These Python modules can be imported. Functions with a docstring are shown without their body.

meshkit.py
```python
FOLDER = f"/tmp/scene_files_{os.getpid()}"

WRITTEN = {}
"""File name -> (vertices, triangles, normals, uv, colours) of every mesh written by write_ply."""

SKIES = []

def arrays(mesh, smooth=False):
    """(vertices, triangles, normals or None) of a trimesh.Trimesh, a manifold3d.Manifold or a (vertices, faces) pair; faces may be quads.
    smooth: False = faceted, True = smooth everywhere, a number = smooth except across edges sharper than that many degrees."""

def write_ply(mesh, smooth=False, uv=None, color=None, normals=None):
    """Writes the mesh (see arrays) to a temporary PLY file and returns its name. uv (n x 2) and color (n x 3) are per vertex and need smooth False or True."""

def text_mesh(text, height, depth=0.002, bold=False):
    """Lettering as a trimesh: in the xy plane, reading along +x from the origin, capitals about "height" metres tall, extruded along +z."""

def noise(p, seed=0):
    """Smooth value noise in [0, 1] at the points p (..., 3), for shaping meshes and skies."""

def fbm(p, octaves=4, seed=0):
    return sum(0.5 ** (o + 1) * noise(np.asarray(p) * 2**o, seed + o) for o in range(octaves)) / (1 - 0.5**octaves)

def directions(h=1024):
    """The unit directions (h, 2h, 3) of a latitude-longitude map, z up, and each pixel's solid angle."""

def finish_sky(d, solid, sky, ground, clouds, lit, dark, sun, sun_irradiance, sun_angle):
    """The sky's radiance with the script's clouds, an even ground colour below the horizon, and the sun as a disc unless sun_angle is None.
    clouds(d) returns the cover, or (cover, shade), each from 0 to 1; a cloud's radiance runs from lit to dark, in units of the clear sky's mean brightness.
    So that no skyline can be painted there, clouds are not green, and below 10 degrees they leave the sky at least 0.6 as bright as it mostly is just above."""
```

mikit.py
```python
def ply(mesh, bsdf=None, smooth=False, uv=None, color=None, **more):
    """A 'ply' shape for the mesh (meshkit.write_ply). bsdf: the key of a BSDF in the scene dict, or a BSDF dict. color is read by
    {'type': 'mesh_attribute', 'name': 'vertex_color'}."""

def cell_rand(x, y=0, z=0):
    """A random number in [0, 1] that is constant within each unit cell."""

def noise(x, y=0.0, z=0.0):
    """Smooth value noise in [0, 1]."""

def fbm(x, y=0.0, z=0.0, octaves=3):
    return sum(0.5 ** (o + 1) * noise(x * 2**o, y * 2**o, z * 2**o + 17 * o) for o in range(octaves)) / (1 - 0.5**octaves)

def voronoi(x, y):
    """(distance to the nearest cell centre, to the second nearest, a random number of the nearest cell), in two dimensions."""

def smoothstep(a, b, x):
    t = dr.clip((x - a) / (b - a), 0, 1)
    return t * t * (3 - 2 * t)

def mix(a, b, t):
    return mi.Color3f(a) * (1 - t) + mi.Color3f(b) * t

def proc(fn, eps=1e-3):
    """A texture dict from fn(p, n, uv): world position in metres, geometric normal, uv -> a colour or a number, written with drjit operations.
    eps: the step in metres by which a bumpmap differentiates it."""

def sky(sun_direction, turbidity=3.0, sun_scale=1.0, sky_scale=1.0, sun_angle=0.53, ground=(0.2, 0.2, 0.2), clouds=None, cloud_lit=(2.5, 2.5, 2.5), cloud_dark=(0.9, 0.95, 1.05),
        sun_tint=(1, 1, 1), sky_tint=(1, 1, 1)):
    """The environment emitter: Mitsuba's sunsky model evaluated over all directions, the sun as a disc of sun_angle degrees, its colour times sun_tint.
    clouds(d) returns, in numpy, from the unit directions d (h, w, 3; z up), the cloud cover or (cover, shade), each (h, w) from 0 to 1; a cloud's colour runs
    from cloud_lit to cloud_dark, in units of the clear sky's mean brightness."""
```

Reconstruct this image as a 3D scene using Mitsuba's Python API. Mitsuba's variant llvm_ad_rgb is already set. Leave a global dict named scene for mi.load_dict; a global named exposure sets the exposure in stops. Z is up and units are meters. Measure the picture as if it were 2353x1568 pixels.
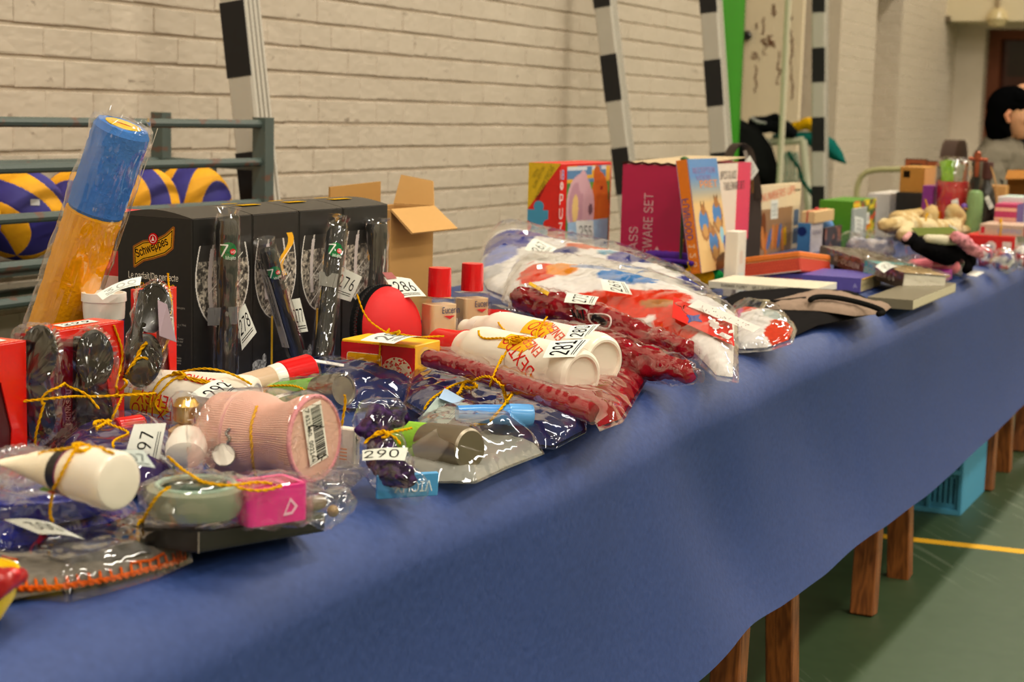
import math, random, numpy as np, trimesh, mitsuba as mi, mikit, meshkit
import drjit as dr
from shapely.geometry import Polygon, Point, LineString, box as sbox
from shapely import affinity, union_all
from mikit import proc, noise as tn, fbm as tf, smoothstep, mix
T = mi.ScalarTransform4f
A = np.array
# ---------------------------------------------------------------- camera
F, CX, CY, H = 3800.0, 1176.5, 784.0, 1.1877
CXW = A([[0.4403836, -0.11159041, 0.89084784], [-0.89740863, -0.08436762, 0.43305872], [0.02683351, -0.99016649, -0.13729632]])
EYE = A([0, 0, H])
fwd, dwn = CXW[:, 2], CXW[:, 1]
scene = {'type': 'scene', 'camera': {
    'type': 'thinlens', 'fov': math.degrees(2 * math.atan(CX / F)), 'fov_axis': 'x', 'near_clip': 0.05, 'far_clip': 80.0,
    'aperture_radius': 0.0036, 'focus_distance': 2.35,
    'to_world': T().look_at(origin=EYE.tolist(), target=(EYE + fwd).tolist(), up=(-dwn).tolist())}}
labels = {}
exposure = 1.54
LAMP = 10.5
LAMP_Z = 5.6
LAMPS = [(x, y) for x in (-3.0, 2.0, 7.0, 12.0) for y in (.6, -2.4, -5.4, -8.8)]
# ---------------------------------------------------------------- helpers
def lin(c):
    c = np.asarray(c, float) / 255
    return np.where(c <= .04045, c / 12.92, ((c + .055) / 1.055) ** 2.4)
def ray(u, v):
    return CXW @ (A([u - CX, v - CY, F]) / F)
def at(u, v, z=None, y=None, x=None):
    d = ray(u, v)
    t = (z - H) / d[2] if z is not None else (y / d[1] if y is not None else x / d[0])
    return EYE + t * d
ZT = .753
def base(u, y, z=ZT):
    """the point of the plane z at depth y that stands under picture column u"""
    a, b = 340.0, 3000.0
    for _ in range(50):
        m = (a + b) / 2
        if at(u, m, z=z)[1] > y: a = m
        else: b = m
    return at(u, a, z=z)
def basex(u, x, z=ZT):
    P = at(u, 500, x=x)
    for _ in range(20):
        d = EYE + 0; q = CXW.T @ (A([x, P[1], z]) - EYE); v = CY + F * q[1] / q[2]; P = at(u, v, x=x)
    return A([x, P[1], z])
def vt(u, v, P):
    """height z of the vertical line through P that reaches picture row v"""
    d = ray(u, v); k = np.hypot(P[0], P[1]) / np.hypot(d[0], d[1])
    return H + k * d[2]
vc = {'type': 'mesh_attribute', 'name': 'vertex_color'}
def two(b): return {'type': 'twosided', 'b': b}
def bsdf(name, d): scene['mat_' + name] = d
bsdf('matte', two({'type': 'diffuse', 'reflectance': vc}))
bsdf('card', two({'type': 'principled', 'base_color': vc, 'roughness': .42, 'specular': .45}))
bsdf('gloss', two({'type': 'principled', 'base_color': vc, 'roughness': .2, 'specular': .5}))
bsdf('satin', two({'type': 'principled', 'base_color': vc, 'roughness': .6, 'specular': .4}))
bsdf('metal', two({'type': 'principled', 'base_color': vc, 'roughness': .38, 'metallic': 1.0}))
bsdf('film', {'type': 'thindielectric', 'int_ior': 1.62})
bsdf('shell', {'type': 'thindielectric', 'int_ior': 1.5})
bsdf('frost', {'type': 'principledthin', 'base_color': vc, 'roughness': .35, 'spec_trans': .35, 'diff_trans': .9, 'eta': 1.4})
def fab_h(p, n, uv): return tn(p.x * 900, p.y * 900, p.z * 900) * .5 + tn(p.x * 260, p.y * 260, p.z * 260) * .5
bsdf('fabric', two({'type': 'bumpmap', 'b': {'type': 'diffuse', 'reflectance': vc}, 't': proc(fab_h, 4e-4), 'scale': .0012}))
def wood_c(p, n, uv):
    g = tf(p.x * 60, p.y * 60, p.z * 4, 3); r = dr.sin((p.x * 70 + p.y * 90 + g * 9 + p.z * 3) * 2.2) * .5 + .5
    return mix((.12, .028, .006), (.42, .135, .030), dr.clip(r * .55 + tf(p.x * 300, p.y * 300, p.z * 12, 2) * .5, 0, 1))
bsdf('wood', two({'type': 'roughplastic', 'diffuse_reflectance': proc(wood_c), 'alpha': .3}))
def floor_c(p, n, uv):
    a = tf(p.x * 1.3, p.y * 1.3, 0, 3); b = tf(p.x * 30, p.y * 30, 3, 2)
    s = smoothstep(.80, .84, tn(p.x * 5 + p.y * 3.1, p.x * 55 - p.y * 70)) * smoothstep(.5, .8, tn(p.x * 3.1, p.y * 2.3, 5))
    return mix(mix((.046, .084, .038), (.070, .114, .054), a * .7 + b * .3), (.18, .22, .15), s * .55)
bsdf('floor', two({'type': 'roughplastic', 'diffuse_reflectance': proc(floor_c), 'alpha': .32, 'int_ior': 1.45}))
def wall_c(p, n, uv):
    a = tf(p.x * 2.1, p.y * 2.1, p.z * 3.3, 3); b = tf(p.x * 45, p.y * 45, p.z * 60, 2)
    c = mix((.70, .585, .455), (.83, .715, .575), a * .6 + b * .4)
    d = smoothstep(.86, .93, tn(p.x * 13, p.y * 13, p.z * 21)) * smoothstep(.55, .8, tn(p.x * 60, p.y * 60, p.z * 90))
    return mix(c, (.27, .19, .13), d * .6)
def wall_h(p, n, uv): return tf(p.x * 40, p.y * 40, p.z * 60, 3)
bsdf('wall', two({'type': 'bumpmap', 'b': {'type': 'roughplastic', 'diffuse_reflectance': proc(wall_c), 'alpha': .45}, 't': proc(wall_h, 2.5e-3), 'scale': .0022}))
def paper_c(p, n, uv):
    return mix((.024, .054, .205), (.040, .080, .275), tf(p.x * 130, p.y * 130, p.z * 130, 3))
def paper_h(p, n, uv): return tf(p.x * 420, p.y * 90, p.z * 90, 2) + .8 * tf(p.x * 6, p.y * 4, p.z * 4, 2)
bsdf('blue_paper', two({'type': 'bumpmap', 'b': {'type': 'roughplastic', 'diffuse_reflectance': proc(paper_c), 'alpha': .42, 'int_ior': 1.4}, 't': proc(paper_h, 8e-4), 'scale': .0008}))
def steel_c(p, n, uv):
    r = smoothstep(.60, .72, tf(p.x * 26, p.y * 26, p.z * 34, 3))
    return mix((.085, .115, .105), (.16, .07, .045), r * .8)
bsdf('painted_steel', two({'type': 'roughplastic', 'diffuse_reflectance': proc(steel_c), 'alpha': .25}))

def split(mesh, angle):
    if angle is False or angle is True: return mesh
    return trimesh.graph.smooth_shade(mesh, angle=np.radians(angle), facet_minarea=None)
MESH = {}
def tm(m):
    if isinstance(m, trimesh.Trimesh): return m
    return trimesh.Trimesh(np.asarray(m[0], float), meshkit.arrays((m[0], m[1]))[1], process=False)
def cat(*ms): return trimesh.util.concatenate([tm(m) for m in ms])
def fresh(key):
    if key not in scene and key not in labels and key not in USED: USED.add(key); return key
    i = 1
    while f'{key}_{i:03d}' in USED: i += 1
    USED.add(f'{key}_{i:03d}'); return f'{key}_{i:03d}'
USED = set()
def tag(key, label=None, cat=None, group=None, kind=None):
    e = labels.setdefault(key, {})
    for k, x in (('label', label), ('category', cat), ('group', group), ('kind', kind)):
        if x: e[k] = x
    return key
def thing(name, label, cat, group=None): return tag(fresh(name), label, cat, group)
NOCOL = ('film', 'shell', 'wood', 'floor', 'wall', 'blue_paper', 'painted_steel')
def put(key, mesh, fin, col=(128, 128, 128), smooth=35, M=None):
    """one shape entry; col is an sRGB triple or a function of the mesh's own vertices"""
    mesh = split(tm(mesh), smooth)
    v = np.asarray(mesh.vertices, float); c = None
    if fin not in NOCOL:
        c = lin(col(v) if callable(col) else np.tile(np.asarray(col, float), (len(v), 1)))
    if M is not None: v = v @ M[:3, :3].T + M[:3, 3]
    f = np.asarray(mesh.faces)
    if M is not None and np.linalg.det(M[:3, :3]) < 0: f = f[:, ::-1]
    scene[key] = mikit.ply((v, f), 'mat_' + fin, smooth=False if smooth is False else True, color=c)
    MESH[key] = (v, f)
    return key
def part(parent, name, mesh, fin, col=(128, 128, 128), smooth=35, M=None, label=None):
    k = put(fresh(parent + '__' + name), mesh, fin, col, smooth, M)
    if label: tag(k, label)
    return k
def one(name, label, cat, mesh, fin, col=(128, 128, 128), smooth=35, M=None, group=None):
    return tag(put(fresh(name), mesh, fin, col, smooth, M), label, cat, group)
def struct(name, mesh, fin, col=(128, 128, 128), smooth=False, M=None, parent=None):
    k = put(fresh(parent + '__' + name if parent else name), mesh, fin, col, smooth, M)
    if not parent: tag(k, kind='structure')
    return k
def on(keys, u, v, off=.002, z=ZT):
    """where the line of sight through (u, v) first meets one of the named things, a little above it; else the table plane"""
    d = ray(u, v); best = 99.; near = (9., None)
    for k in MESH:
        if not any(k == q or k.startswith(q + '__') for q in keys): continue
        V, Fc = MESH[k]
        w = V - EYE; t = w @ d / (d @ d); g = np.linalg.norm(w - t[:, None] * d, axis=1); i = g.argmin(); near = min(near, (g[i], t[i]))
        a, e1, e2 = V[Fc[:, 0]], V[Fc[:, 1]] - V[Fc[:, 0]], V[Fc[:, 2]] - V[Fc[:, 0]]
        p = np.cross(d, e2); det = (e1 * p).sum(1); det = np.where(np.abs(det) < 1e-14, 1e-14, det)
        s = EYE - a; uu = (s * p).sum(1) / det; q = np.cross(s, e1); vv = (q @ d) / det; t = (e2 * q).sum(1) / det
        ok = (uu >= 0) & (vv >= 0) & (uu + vv <= 1) & (t > .05)
        if ok.any(): best = min(best, t[ok].min())
    tab = (z - H) / d[2] if d[2] < 0 else 99.
    if best > 90: best = near[1] if near[1] else tab
    best = min(best, tab)
    return EYE + d * (best - off / np.linalg.norm(d))
# frames -------------------------------------------------------------
def unit(a): a = np.asarray(a, float); return a / np.linalg.norm(a)
def fr(O, ex, ey, ez=None):
    M = np.eye(4); M[:3, 0], M[:3, 1] = ex, ey; M[:3, 2] = unit(np.cross(ex, ey)) if ez is None else ez; M[:3, 3] = O
    return M
def rotz(a, O=(0, 0, 0)):
    c, s = math.cos(a), math.sin(a); return fr(O, (c, s, 0), (-s, c, 0))
def axisM(O, z, up=(0, 0, 1)):
    """frame at O whose z axis runs along z; x as level as it can be"""
    z = unit(z); x = np.cross(up, z); x = unit(x) if np.linalg.norm(x) > 1e-6 else A([1., 0, 0])
    return fr(O, x, np.cross(z, x), z)
def mv(m, M): m = tm(m).copy(); m.apply_transform(M); return m
def sh(m, *d): m = tm(m).copy(); m.apply_translation(d); return m
def sc(m, *s): m = tm(m).copy(); m.vertices = m.vertices * A(s); return m
# meshes --------------------------------------------------------------
def rbox(w, d, h, r=.0015):
    p = []
    for sx in (0, 1):
        for sy in (0, 1):
            for sz in (0, 1):
                x, y, z = sx * w, sy * d, sz * h; a, b, c = (r if not s else -r for s in (sx, sy, sz))
                p += [(x, y + b, z + c), (x + a, y, z + c), (x + a, y + b, z)]
    return trimesh.convex.convex_hull(A(p))
def cbox(cx, cy, cz, w, d, h, r=.0015): return sh(rbox(w, d, h, r), cx - w / 2, cy - d / 2, cz - h / 2)
def lathe(prof, n=40):
    """closed solid of revolution about z from (radius, z) pairs, bottom to top"""
    pr = A(prof, float); a = np.arange(n) * 2 * np.pi / n; k = len(pr)
    v = np.stack([pr[:, None, 0] * np.cos(a), pr[:, None, 0] * np.sin(a), np.repeat(pr[:, 1:2], n, 1)], -1).reshape(-1, 3)
    f = []
    for i in range(k - 1):
        for j in range(n):
            q = (i * n + j, i * n + (j + 1) % n, (i + 1) * n + (j + 1) % n, (i + 1) * n + j); f += [q[:3], (q[0], q[2], q[3])]
    v = np.vstack([v, [[0, 0, pr[0, 1]], [0, 0, pr[-1, 1]]]]); b, t = len(v) - 2, len(v) - 1
    for j in range(n): f += [(b, (j + 1) % n, j), (t, (k - 1) * n + j, (k - 1) * n + (j + 1) % n)]
    m = trimesh.Trimesh(v, f, process=False); m.merge_vertices(); m.update_faces(m.nondegenerate_faces()); return m
def spline(pts, n):
    from scipy.interpolate import CubicSpline
    p = A(pts, float); s = np.r_[0, np.cumsum(np.linalg.norm(np.diff(p, axis=0), axis=1) + 1e-9)]
    return CubicSpline(s, p)(np.linspace(0, s[-1], n))
def tube(pts, r, sides=8, n=None, flat=1.0):
    p = A(pts, float)
    if n: p = spline(p, n)
    t = np.gradient(p, axis=0); t /= np.linalg.norm(t, axis=1, keepdims=True) + 1e-12
    a = np.zeros_like(p); ref = A([0, 0, 1.]) if abs(t[0, 2]) < .9 else A([1., 0, 0]); a[0] = unit(np.cross(t[0], ref))
    for i in range(1, len(p)): a[i] = unit(a[i - 1] - t[i] * (a[i - 1] @ t[i]))
    b = np.cross(t, a); R = np.broadcast_to(r, (len(p),))[:, None, None]; g = np.arange(sides) * 2 * np.pi / sides
    v = (p[:, None] + R * (np.cos(g)[None, :, None] * a[:, None] + flat * np.sin(g)[None, :, None] * b[:, None])).reshape(-1, 3)
    i, j = np.meshgrid(np.arange(len(p) - 1), np.arange(sides), indexing='ij'); j2 = (j + 1) % sides
    q = np.stack([i * sides + j, i * sides + j2, (i + 1) * sides + j2, (i + 1) * sides + j], -1).reshape(-1, 4)
    f = np.vstack([q[:, [0, 1, 2]], q[:, [0, 2, 3]]]); v = np.vstack([v, p[:1], p[-1:]]); k = np.arange(sides); e = (len(p) - 1) * sides
    f = np.vstack([f, np.stack([k * 0 + len(v) - 2, (k + 1) % sides, k], 1), np.stack([k * 0 + len(v) - 1, e + k, e + (k + 1) % sides], 1)])
    return trimesh.Trimesh(v, f, process=False)
def rope(pts, r=.0014, n=None, turns=None, seed=0):
    """two-strand twine along a smooth path, with a few loose fibres"""
    p = A(pts, float); L = np.linalg.norm(np.diff(p, axis=0), axis=1).sum(); n = n or max(12, int(L / .0028)); p = spline(p, n)
    t = np.gradient(p, axis=0); t /= np.linalg.norm(t, axis=1, keepdims=True) + 1e-12
    a = np.cross(t, [.3, .2, .93]); a /= np.linalg.norm(a, axis=1, keepdims=True) + 1e-9; b = np.cross(t, a)
    g = np.linspace(0, (turns or L / .016) * 2 * np.pi, n)[:, None]; o = (np.cos(g) * a + np.sin(g) * b) * r * .62
    ms = [tube(p + o, r * .72, 5), tube(p - o, r * .72, 5)]; R = np.random.default_rng(seed + n)
    for _ in range(int(L / .03)):
        i = R.integers(1, n - 1); d = R.normal(size=3) * .5 + t[i] * R.choice([-1, 1]) * .8
        q = p[i] + np.linspace(0, 1, 4)[:, None] * unit(d) * R.uniform(.003, .007); ms.append(tube(q, A([.25, .22, .18, .08]) * 1e-3, 3))
    return cat(*ms)
def slab(poly, h=.0004): return cat(*[trimesh.creation.extrude_polygon(g, h, engine='earcut') for g in getattr(poly, 'geoms', [poly]) if g.area > 1e-12])
_TX = {}
def text(s, h, w=None, bold=False, depth=.0004, centre=False):
    """flat lettering, capitals h tall, squeezed or stretched to the width w"""
    k = (s, bold)
    if k not in _TX: _TX[k] = meshkit.text_mesh(s, 1.0, 1.0, bold)
    m = _TX[k].copy(); b = m.bounds; m.vertices = (m.vertices - [b[0][0], 0, 0]) * [((w / (b[1][0] - b[0][0])) if w else h), h, depth]
    if centre: m.vertices = m.vertices - [(m.bounds[1][0]) / 2, h / 2, 0]
    return m
def fine(m, e):
    v, f = trimesh.remesh.subdivide_to_size(m.vertices, m.faces, e, max_iter=12); return trimesh.Trimesh(v, f, process=False)
def warp(m, fn, e=None):
    m = fine(m, e) if e else m.copy(); m.vertices = fn(np.asarray(m.vertices, float)); return m
def roundwrap(R, a0=0.0):
    """(x, y, z) of a flat print -> onto a cylinder of radius R about z; x runs round it, y along it"""
    return lambda v: np.stack([(R + v[:, 2]) * np.cos(a0 + v[:, 0] / R), (R + v[:, 2]) * np.sin(a0 + v[:, 0] / R), v[:, 1]], 1)
def ridge(p, k, seed=0):
    n = meshkit.noise(np.asarray(p) * k, seed); m = meshkit.noise(np.asarray(p) * k * 2.3 + 7, seed + 3)
    return 1 - np.abs(2 * n - 1) * 1.4 - np.abs(2 * m - 1) * .6
def crumple(m, amp, k=28., seed=0, e=None, wrinkle=None):
    m = fine(tm(m), e) if e else tm(m).copy(); m.merge_vertices(); n = m.vertex_normals; p = m.vertices
    if wrinkle is not None: p = p * A(wrinkle)
    m.vertices = m.vertices + n * (amp * ridge(p, k, seed))[:, None]; return m
def wrapfilm(ms, grow=.002, amp=.003, k=30., seed=0, e=.008, wrinkle=None):
    """a film drawn round the given meshes: their hull, grown and creased"""
    h = trimesh.convex.convex_hull(np.vstack([np.asarray(tm(m).vertices) for m in ms])); h = fine(h, e); h.merge_vertices(); h.vertices = h.vertices + h.vertex_normals * grow
    return crumple(h, amp, k, seed, None, wrinkle)
def pillow(poly, hgt, n=26, edge=.03, amp=.0, k=30., seed=0, under=.1, power=.5, flat=0.0):
    """a soft flat thing over the outline poly (in metres): it swells to hgt within the distance edge from its outline"""
    P = Polygon(poly) if not isinstance(poly, Polygon) else poly
    x0, y0, x1, y1 = P.bounds; s = max(x1 - x0, y1 - y0) / n
    from scipy.spatial import Delaunay
    L = P.exterior.length; ring = [P.exterior.interpolate(i / int(L / s * 1.3) * L).coords[0] for i in range(int(L / s * 1.3))]
    g = [(x, y) for i, x in enumerate(np.arange(x0, x1, s)) for y in np.arange(y0 + (i % 2) * s / 2, y1, s) if P.contains(Point(x, y)) and P.exterior.distance(Point(x, y)) > s * .45]
    q = A(ring + g); t = Delaunay(q).simplices; c = q[t].mean(1); t = t[[P.contains(Point(*p)) for p in c]]
    a, b = q[t[:, 1]] - q[t[:, 0]], q[t[:, 2]] - q[t[:, 0]]; fl = a[:, 0] * b[:, 1] - a[:, 1] * b[:, 0] < 0; t[fl] = t[fl][:, ::-1]
    d = A([P.exterior.distance(Point(*p)) for p in q]); d[:len(ring)] = 0; w = np.clip(d / edge, 0, 1) ** power
    z = hgt * w; q3 = np.c_[q, np.zeros(len(q))]
    if amp: z = z + amp * ridge(q3, k, seed) * (.35 + .65 * w)
    top = np.c_[q, z * (1 - under) + .0006]; bot = np.c_[q, -z * under * .3 * (d > 0)]
    m = trimesh.Trimesh(np.vstack([top, bot]), np.vstack([t, t[:, ::-1] + len(q)]), process=False)
    nr = len(ring); f = []
    for i in range(nr):
        j = (i + 1) % nr; f += [(i, i + len(q), j), (j, i + len(q), j + len(q))]
    rg = Polygon(ring).exterior.is_ccw
    m.faces = np.vstack([m.faces, A(f) if rg else A(f)[:, ::-1]]); return m
def blobm(*spheres, e=.006, it=8):
    """one smooth body from chained balls: [(x, y, z, r), ...] chains"""
    import manifold3d as m3
    out = None
    for ch in spheres:
        for a, b in zip(ch[:-1], ch[1:]) if len(ch) > 1 else [(ch[0], ch[0])]:
            sp = [m3.Manifold.sphere(q[3], 20).translate([float(t) for t in q[:3]]) for q in (a, b)]
            h = m3.Manifold.batch_hull(sp); out = h if out is None else out + h
    out = out.refine_to_length(e); g = out.to_mesh(); m = trimesh.Trimesh(g.vert_properties[:, :3], g.tri_verts, process=True)
    if it: trimesh.smoothing.filter_taubin(m, .5, .52, it)
    return m
def facing(O, u, v):
    """frame at O looking at the picture: x right, y up"""
    d = unit(EYE - O); x = unit(np.cross([0, 0, 1.], d)); return fr(O, x, np.cross(d, x), d)
class Box:
    """an upright box: near corner C, right face to column u2, left face to column u0, turned by yaw"""
    def __init__(s, C, u0, u2, vtop=None, u1=None, h=None, yaw=0., w=None, d=None):
        s.C = np.asarray(C, float); c, n = math.cos(yaw), math.sin(yaw); s.ex, s.ey = A([c, n, 0.]), A([-n, c, 0.])
        def length(dirn, u):
            r = ray(u, 600.)[:2]; m = np.stack([dirn[:2], -r], 1); return np.linalg.solve(m, -s.C[:2])[0]
        s.w = w or length(s.ex, u2); s.d = d or length(s.ey, u0); s.h = h or vt(u1, vtop, s.C) - s.C[2]; s.M = fr(s.C, s.ex, s.ey)
    def R(s, a=0., b=0., e=.0003): return fr(s.C + s.ex * a + A([0, 0, b]) - s.ey * e, s.ex, (0, 0, 1.))
    def L(s, a=0., b=0., e=.0003): return fr(s.C + s.ey * (s.d - a) + A([0, 0, b]) - s.ex * e, -s.ey, (0, 0, 1.))
    def U(s, a=0., b=0., e=.0003): return fr(s.C + s.ex * a + s.ey * b + A([0, 0, s.h + e]), s.ex, s.ey)
def quad(c4, s, t):
    p = A(c4, float); return (1 - s)[:, None] * ((1 - t)[:, None] * p[3] + t[:, None] * p[0]) + s[:, None] * ((1 - t)[:, None] * p[2] + t[:, None] * p[1])
WHITE = (226, 228, 220)
def numtag(parent, number, c4, keys=None, off=.003, bend=.06, tilt=None, box=(.12, .30, .76, .46), rule=True, col=WHITE, ink=(22, 22, 24), pts=None, dist=None):
    """a paper number ticket: corners c4 in reading order (top left, top right, bottom right, bottom left), pinned where it meets the thing"""
    if pts is None:
        m = np.mean(c4, 0); O = on(keys or [], *m, off=off) if dist is None else dist
        nrm = unit(EYE - O) if tilt is None else unit(tilt)
        pts = []
        for u, v in c4:
            d = ray(u, v); pts.append(EYE + d * ((O - EYE) @ nrm) / (d @ nrm))
    pts = A(pts); n = unit(np.cross(pts[1] - pts[0], pts[3] - pts[0])); n = n if n @ (EYE - pts[0]) > 0 else -n; L = np.linalg.norm(pts[1] - pts[0])
    g = np.linspace(0, 1, 7); S, Tt = np.meshgrid(g, g); S, Tt = S.ravel(), Tt.ravel()
    bow = lambda s, t: (np.sin(np.pi * s)[:, None] * bend * L - .5 * bend * L) * n
    v0 = quad(pts, S, Tt) + bow(S, Tt); v = np.vstack([v0 + n * .00012, v0 - n * .00012]); k = 49; f = []
    for i in range(6):
        for j in range(6):
            a = i * 7 + j; q = (a, a + 1, a + 8, a + 7); f += [(q[0], q[1], q[2]), (q[0], q[2], q[3]), (q[0] + k, q[2] + k, q[1] + k), (q[0] + k, q[3] + k, q[2] + k)]
    t = part(parent, 'number_tag', (v, f), 'matte', col, smooth=True)
    x, y, w, h = box; ms = [sh(text(number, h, w), x, y, 0)]
    if rule: ms += [sh(rbox(w, .025, .0004, 1e-5), x, y - .13, 0), sh(rbox(w, .025, .0004, 1e-5), x, y - .20, 0)]
    m = fine(cat(*ms), .16)
    p = m.vertices; m.vertices = quad(pts, p[:, 0], p[:, 1]) + bow(p[:, 0], p[:, 1]) + n * .0004
    part(t, 'number', m, 'matte', ink, smooth=False); return t
YEL = (222, 166, 18)
def twine(parent, pts, keys=(), r=.0014, col=YEL, name='twine', off=.002):
    """yellow twine through picture points (u, v[, extra lift]) laid on the named things"""
    p = [on(keys, q[0], q[1], off + (q[2] if len(q) > 2 else 0)) for q in pts]
    return part(parent, name, rope(p, r), 'matte', col, smooth=True)
# ================================================================ the hall
XN, XF, YW, YR, ZC = -6.0, 14.95, 3.0, -12.0, 6.0
struct('floor', cbox(4.5, -4, -.05, 24, 18, .1), 'floor')
yl = [at(2040, 1229.5, z=0), at(2400, 1269, z=0), at(2400, 1280, z=0), at(2040, 1239.5, z=0)]
d_ = unit(yl[1] - yl[0]); w_ = A([d_[1], -d_[0], 0]) * .05; p0, p1 = yl[0] - d_ * 1.2, yl[1] + d_ * 2.5
struct('yellow_line', cat(slab(Polygon([p0[:2], p1[:2], (p1 + w_)[:2], (p0 + w_)[:2]]), .0008)), 'satin', (214, 160, 20), parent='floor')
struct('ceiling', cbox(4.5, -4, ZC + .1, 24, 18, .1), 'satin', (196, 186, 166))
struct('wall_right', cbox(4.5, YR - .1, 3, 24, .2, 6), 'satin', (196, 184, 158))
struct('wall_front', cbox(XN - .1, -4, 3, .2, 18, 6), 'satin', (196, 184, 158))
X1, X2 = 8.6, 11.08      # the recess in the brick wall
JD = .0085
def wall_box(x0, x1, z0=0, z1=6, y=YW + JD, d=.25): return rbox_raw(x0, y, z0, x1, y + d, z1)
def rbox_raw(x0, y0, z0, x1, y1, z1): return sh(trimesh.creation.box((x1 - x0, y1 - y0, z1 - z0)), (x0 + x1) / 2, (y0 + y1) / 2, (z0 + z1) / 2)
# brickwork: every brick a little different, joints recessed
BR = random.Random(5)
def brick_mesh(L, h, dep, R):
    j = lambda a: R.uniform(-a, a)
    c = .0018
    f = [(0, 0), (L, 0), (L, h), (0, h)]
    back = [(x, dep, z) for x, z in f]; rim = [(x + j(.0006), .0014, z + j(.0015)) for x, z in f]
    ins = [(c + j(.001), c + .003), (L / 2, c + .001 + j(.001)), (L - c + j(.001), c + .003), (L - c, h - c + j(.001)), (L / 2, h - c + j(.0015)), (c, h - c + j(.001))]
    fr_ = [(x, j(.0012), z) for x, z in ins]
    v = back + rim + fr_
    q = []
    for i in range(4):
        k = (i + 1) % 4; q += [(i, k, 4 + k), (i, 4 + k, 4 + i)]
    q += [(4, 5, 9), (4, 9, 8), (5, 10, 9), (5, 6, 10), (6, 11, 10), (6, 7, 11), (7, 12, 11), (7, 13, 12), (7, 4, 13), (4, 8, 13)]
    q += [(5, 10, 9)]
    q = q[:-1] + [(8, 9, 13), (9, 12, 13), (9, 10, 12), (10, 11, 12)]
    return trimesh.Trimesh(A(v), A(q)[:, ::-1], process=False)
def brick_row(x0, x1, z, bl, odd, off=0.0):
    out = []; x = x0 - (bl / 2 if odd else 0) + off
    while x < x1:
        a, b = max(x + .0014, x0), min(x + bl - .0, x1)
        if b - a > .02: out.append((a, b))
        x += bl
    return out
CH, BL = .0812, .186
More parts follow.
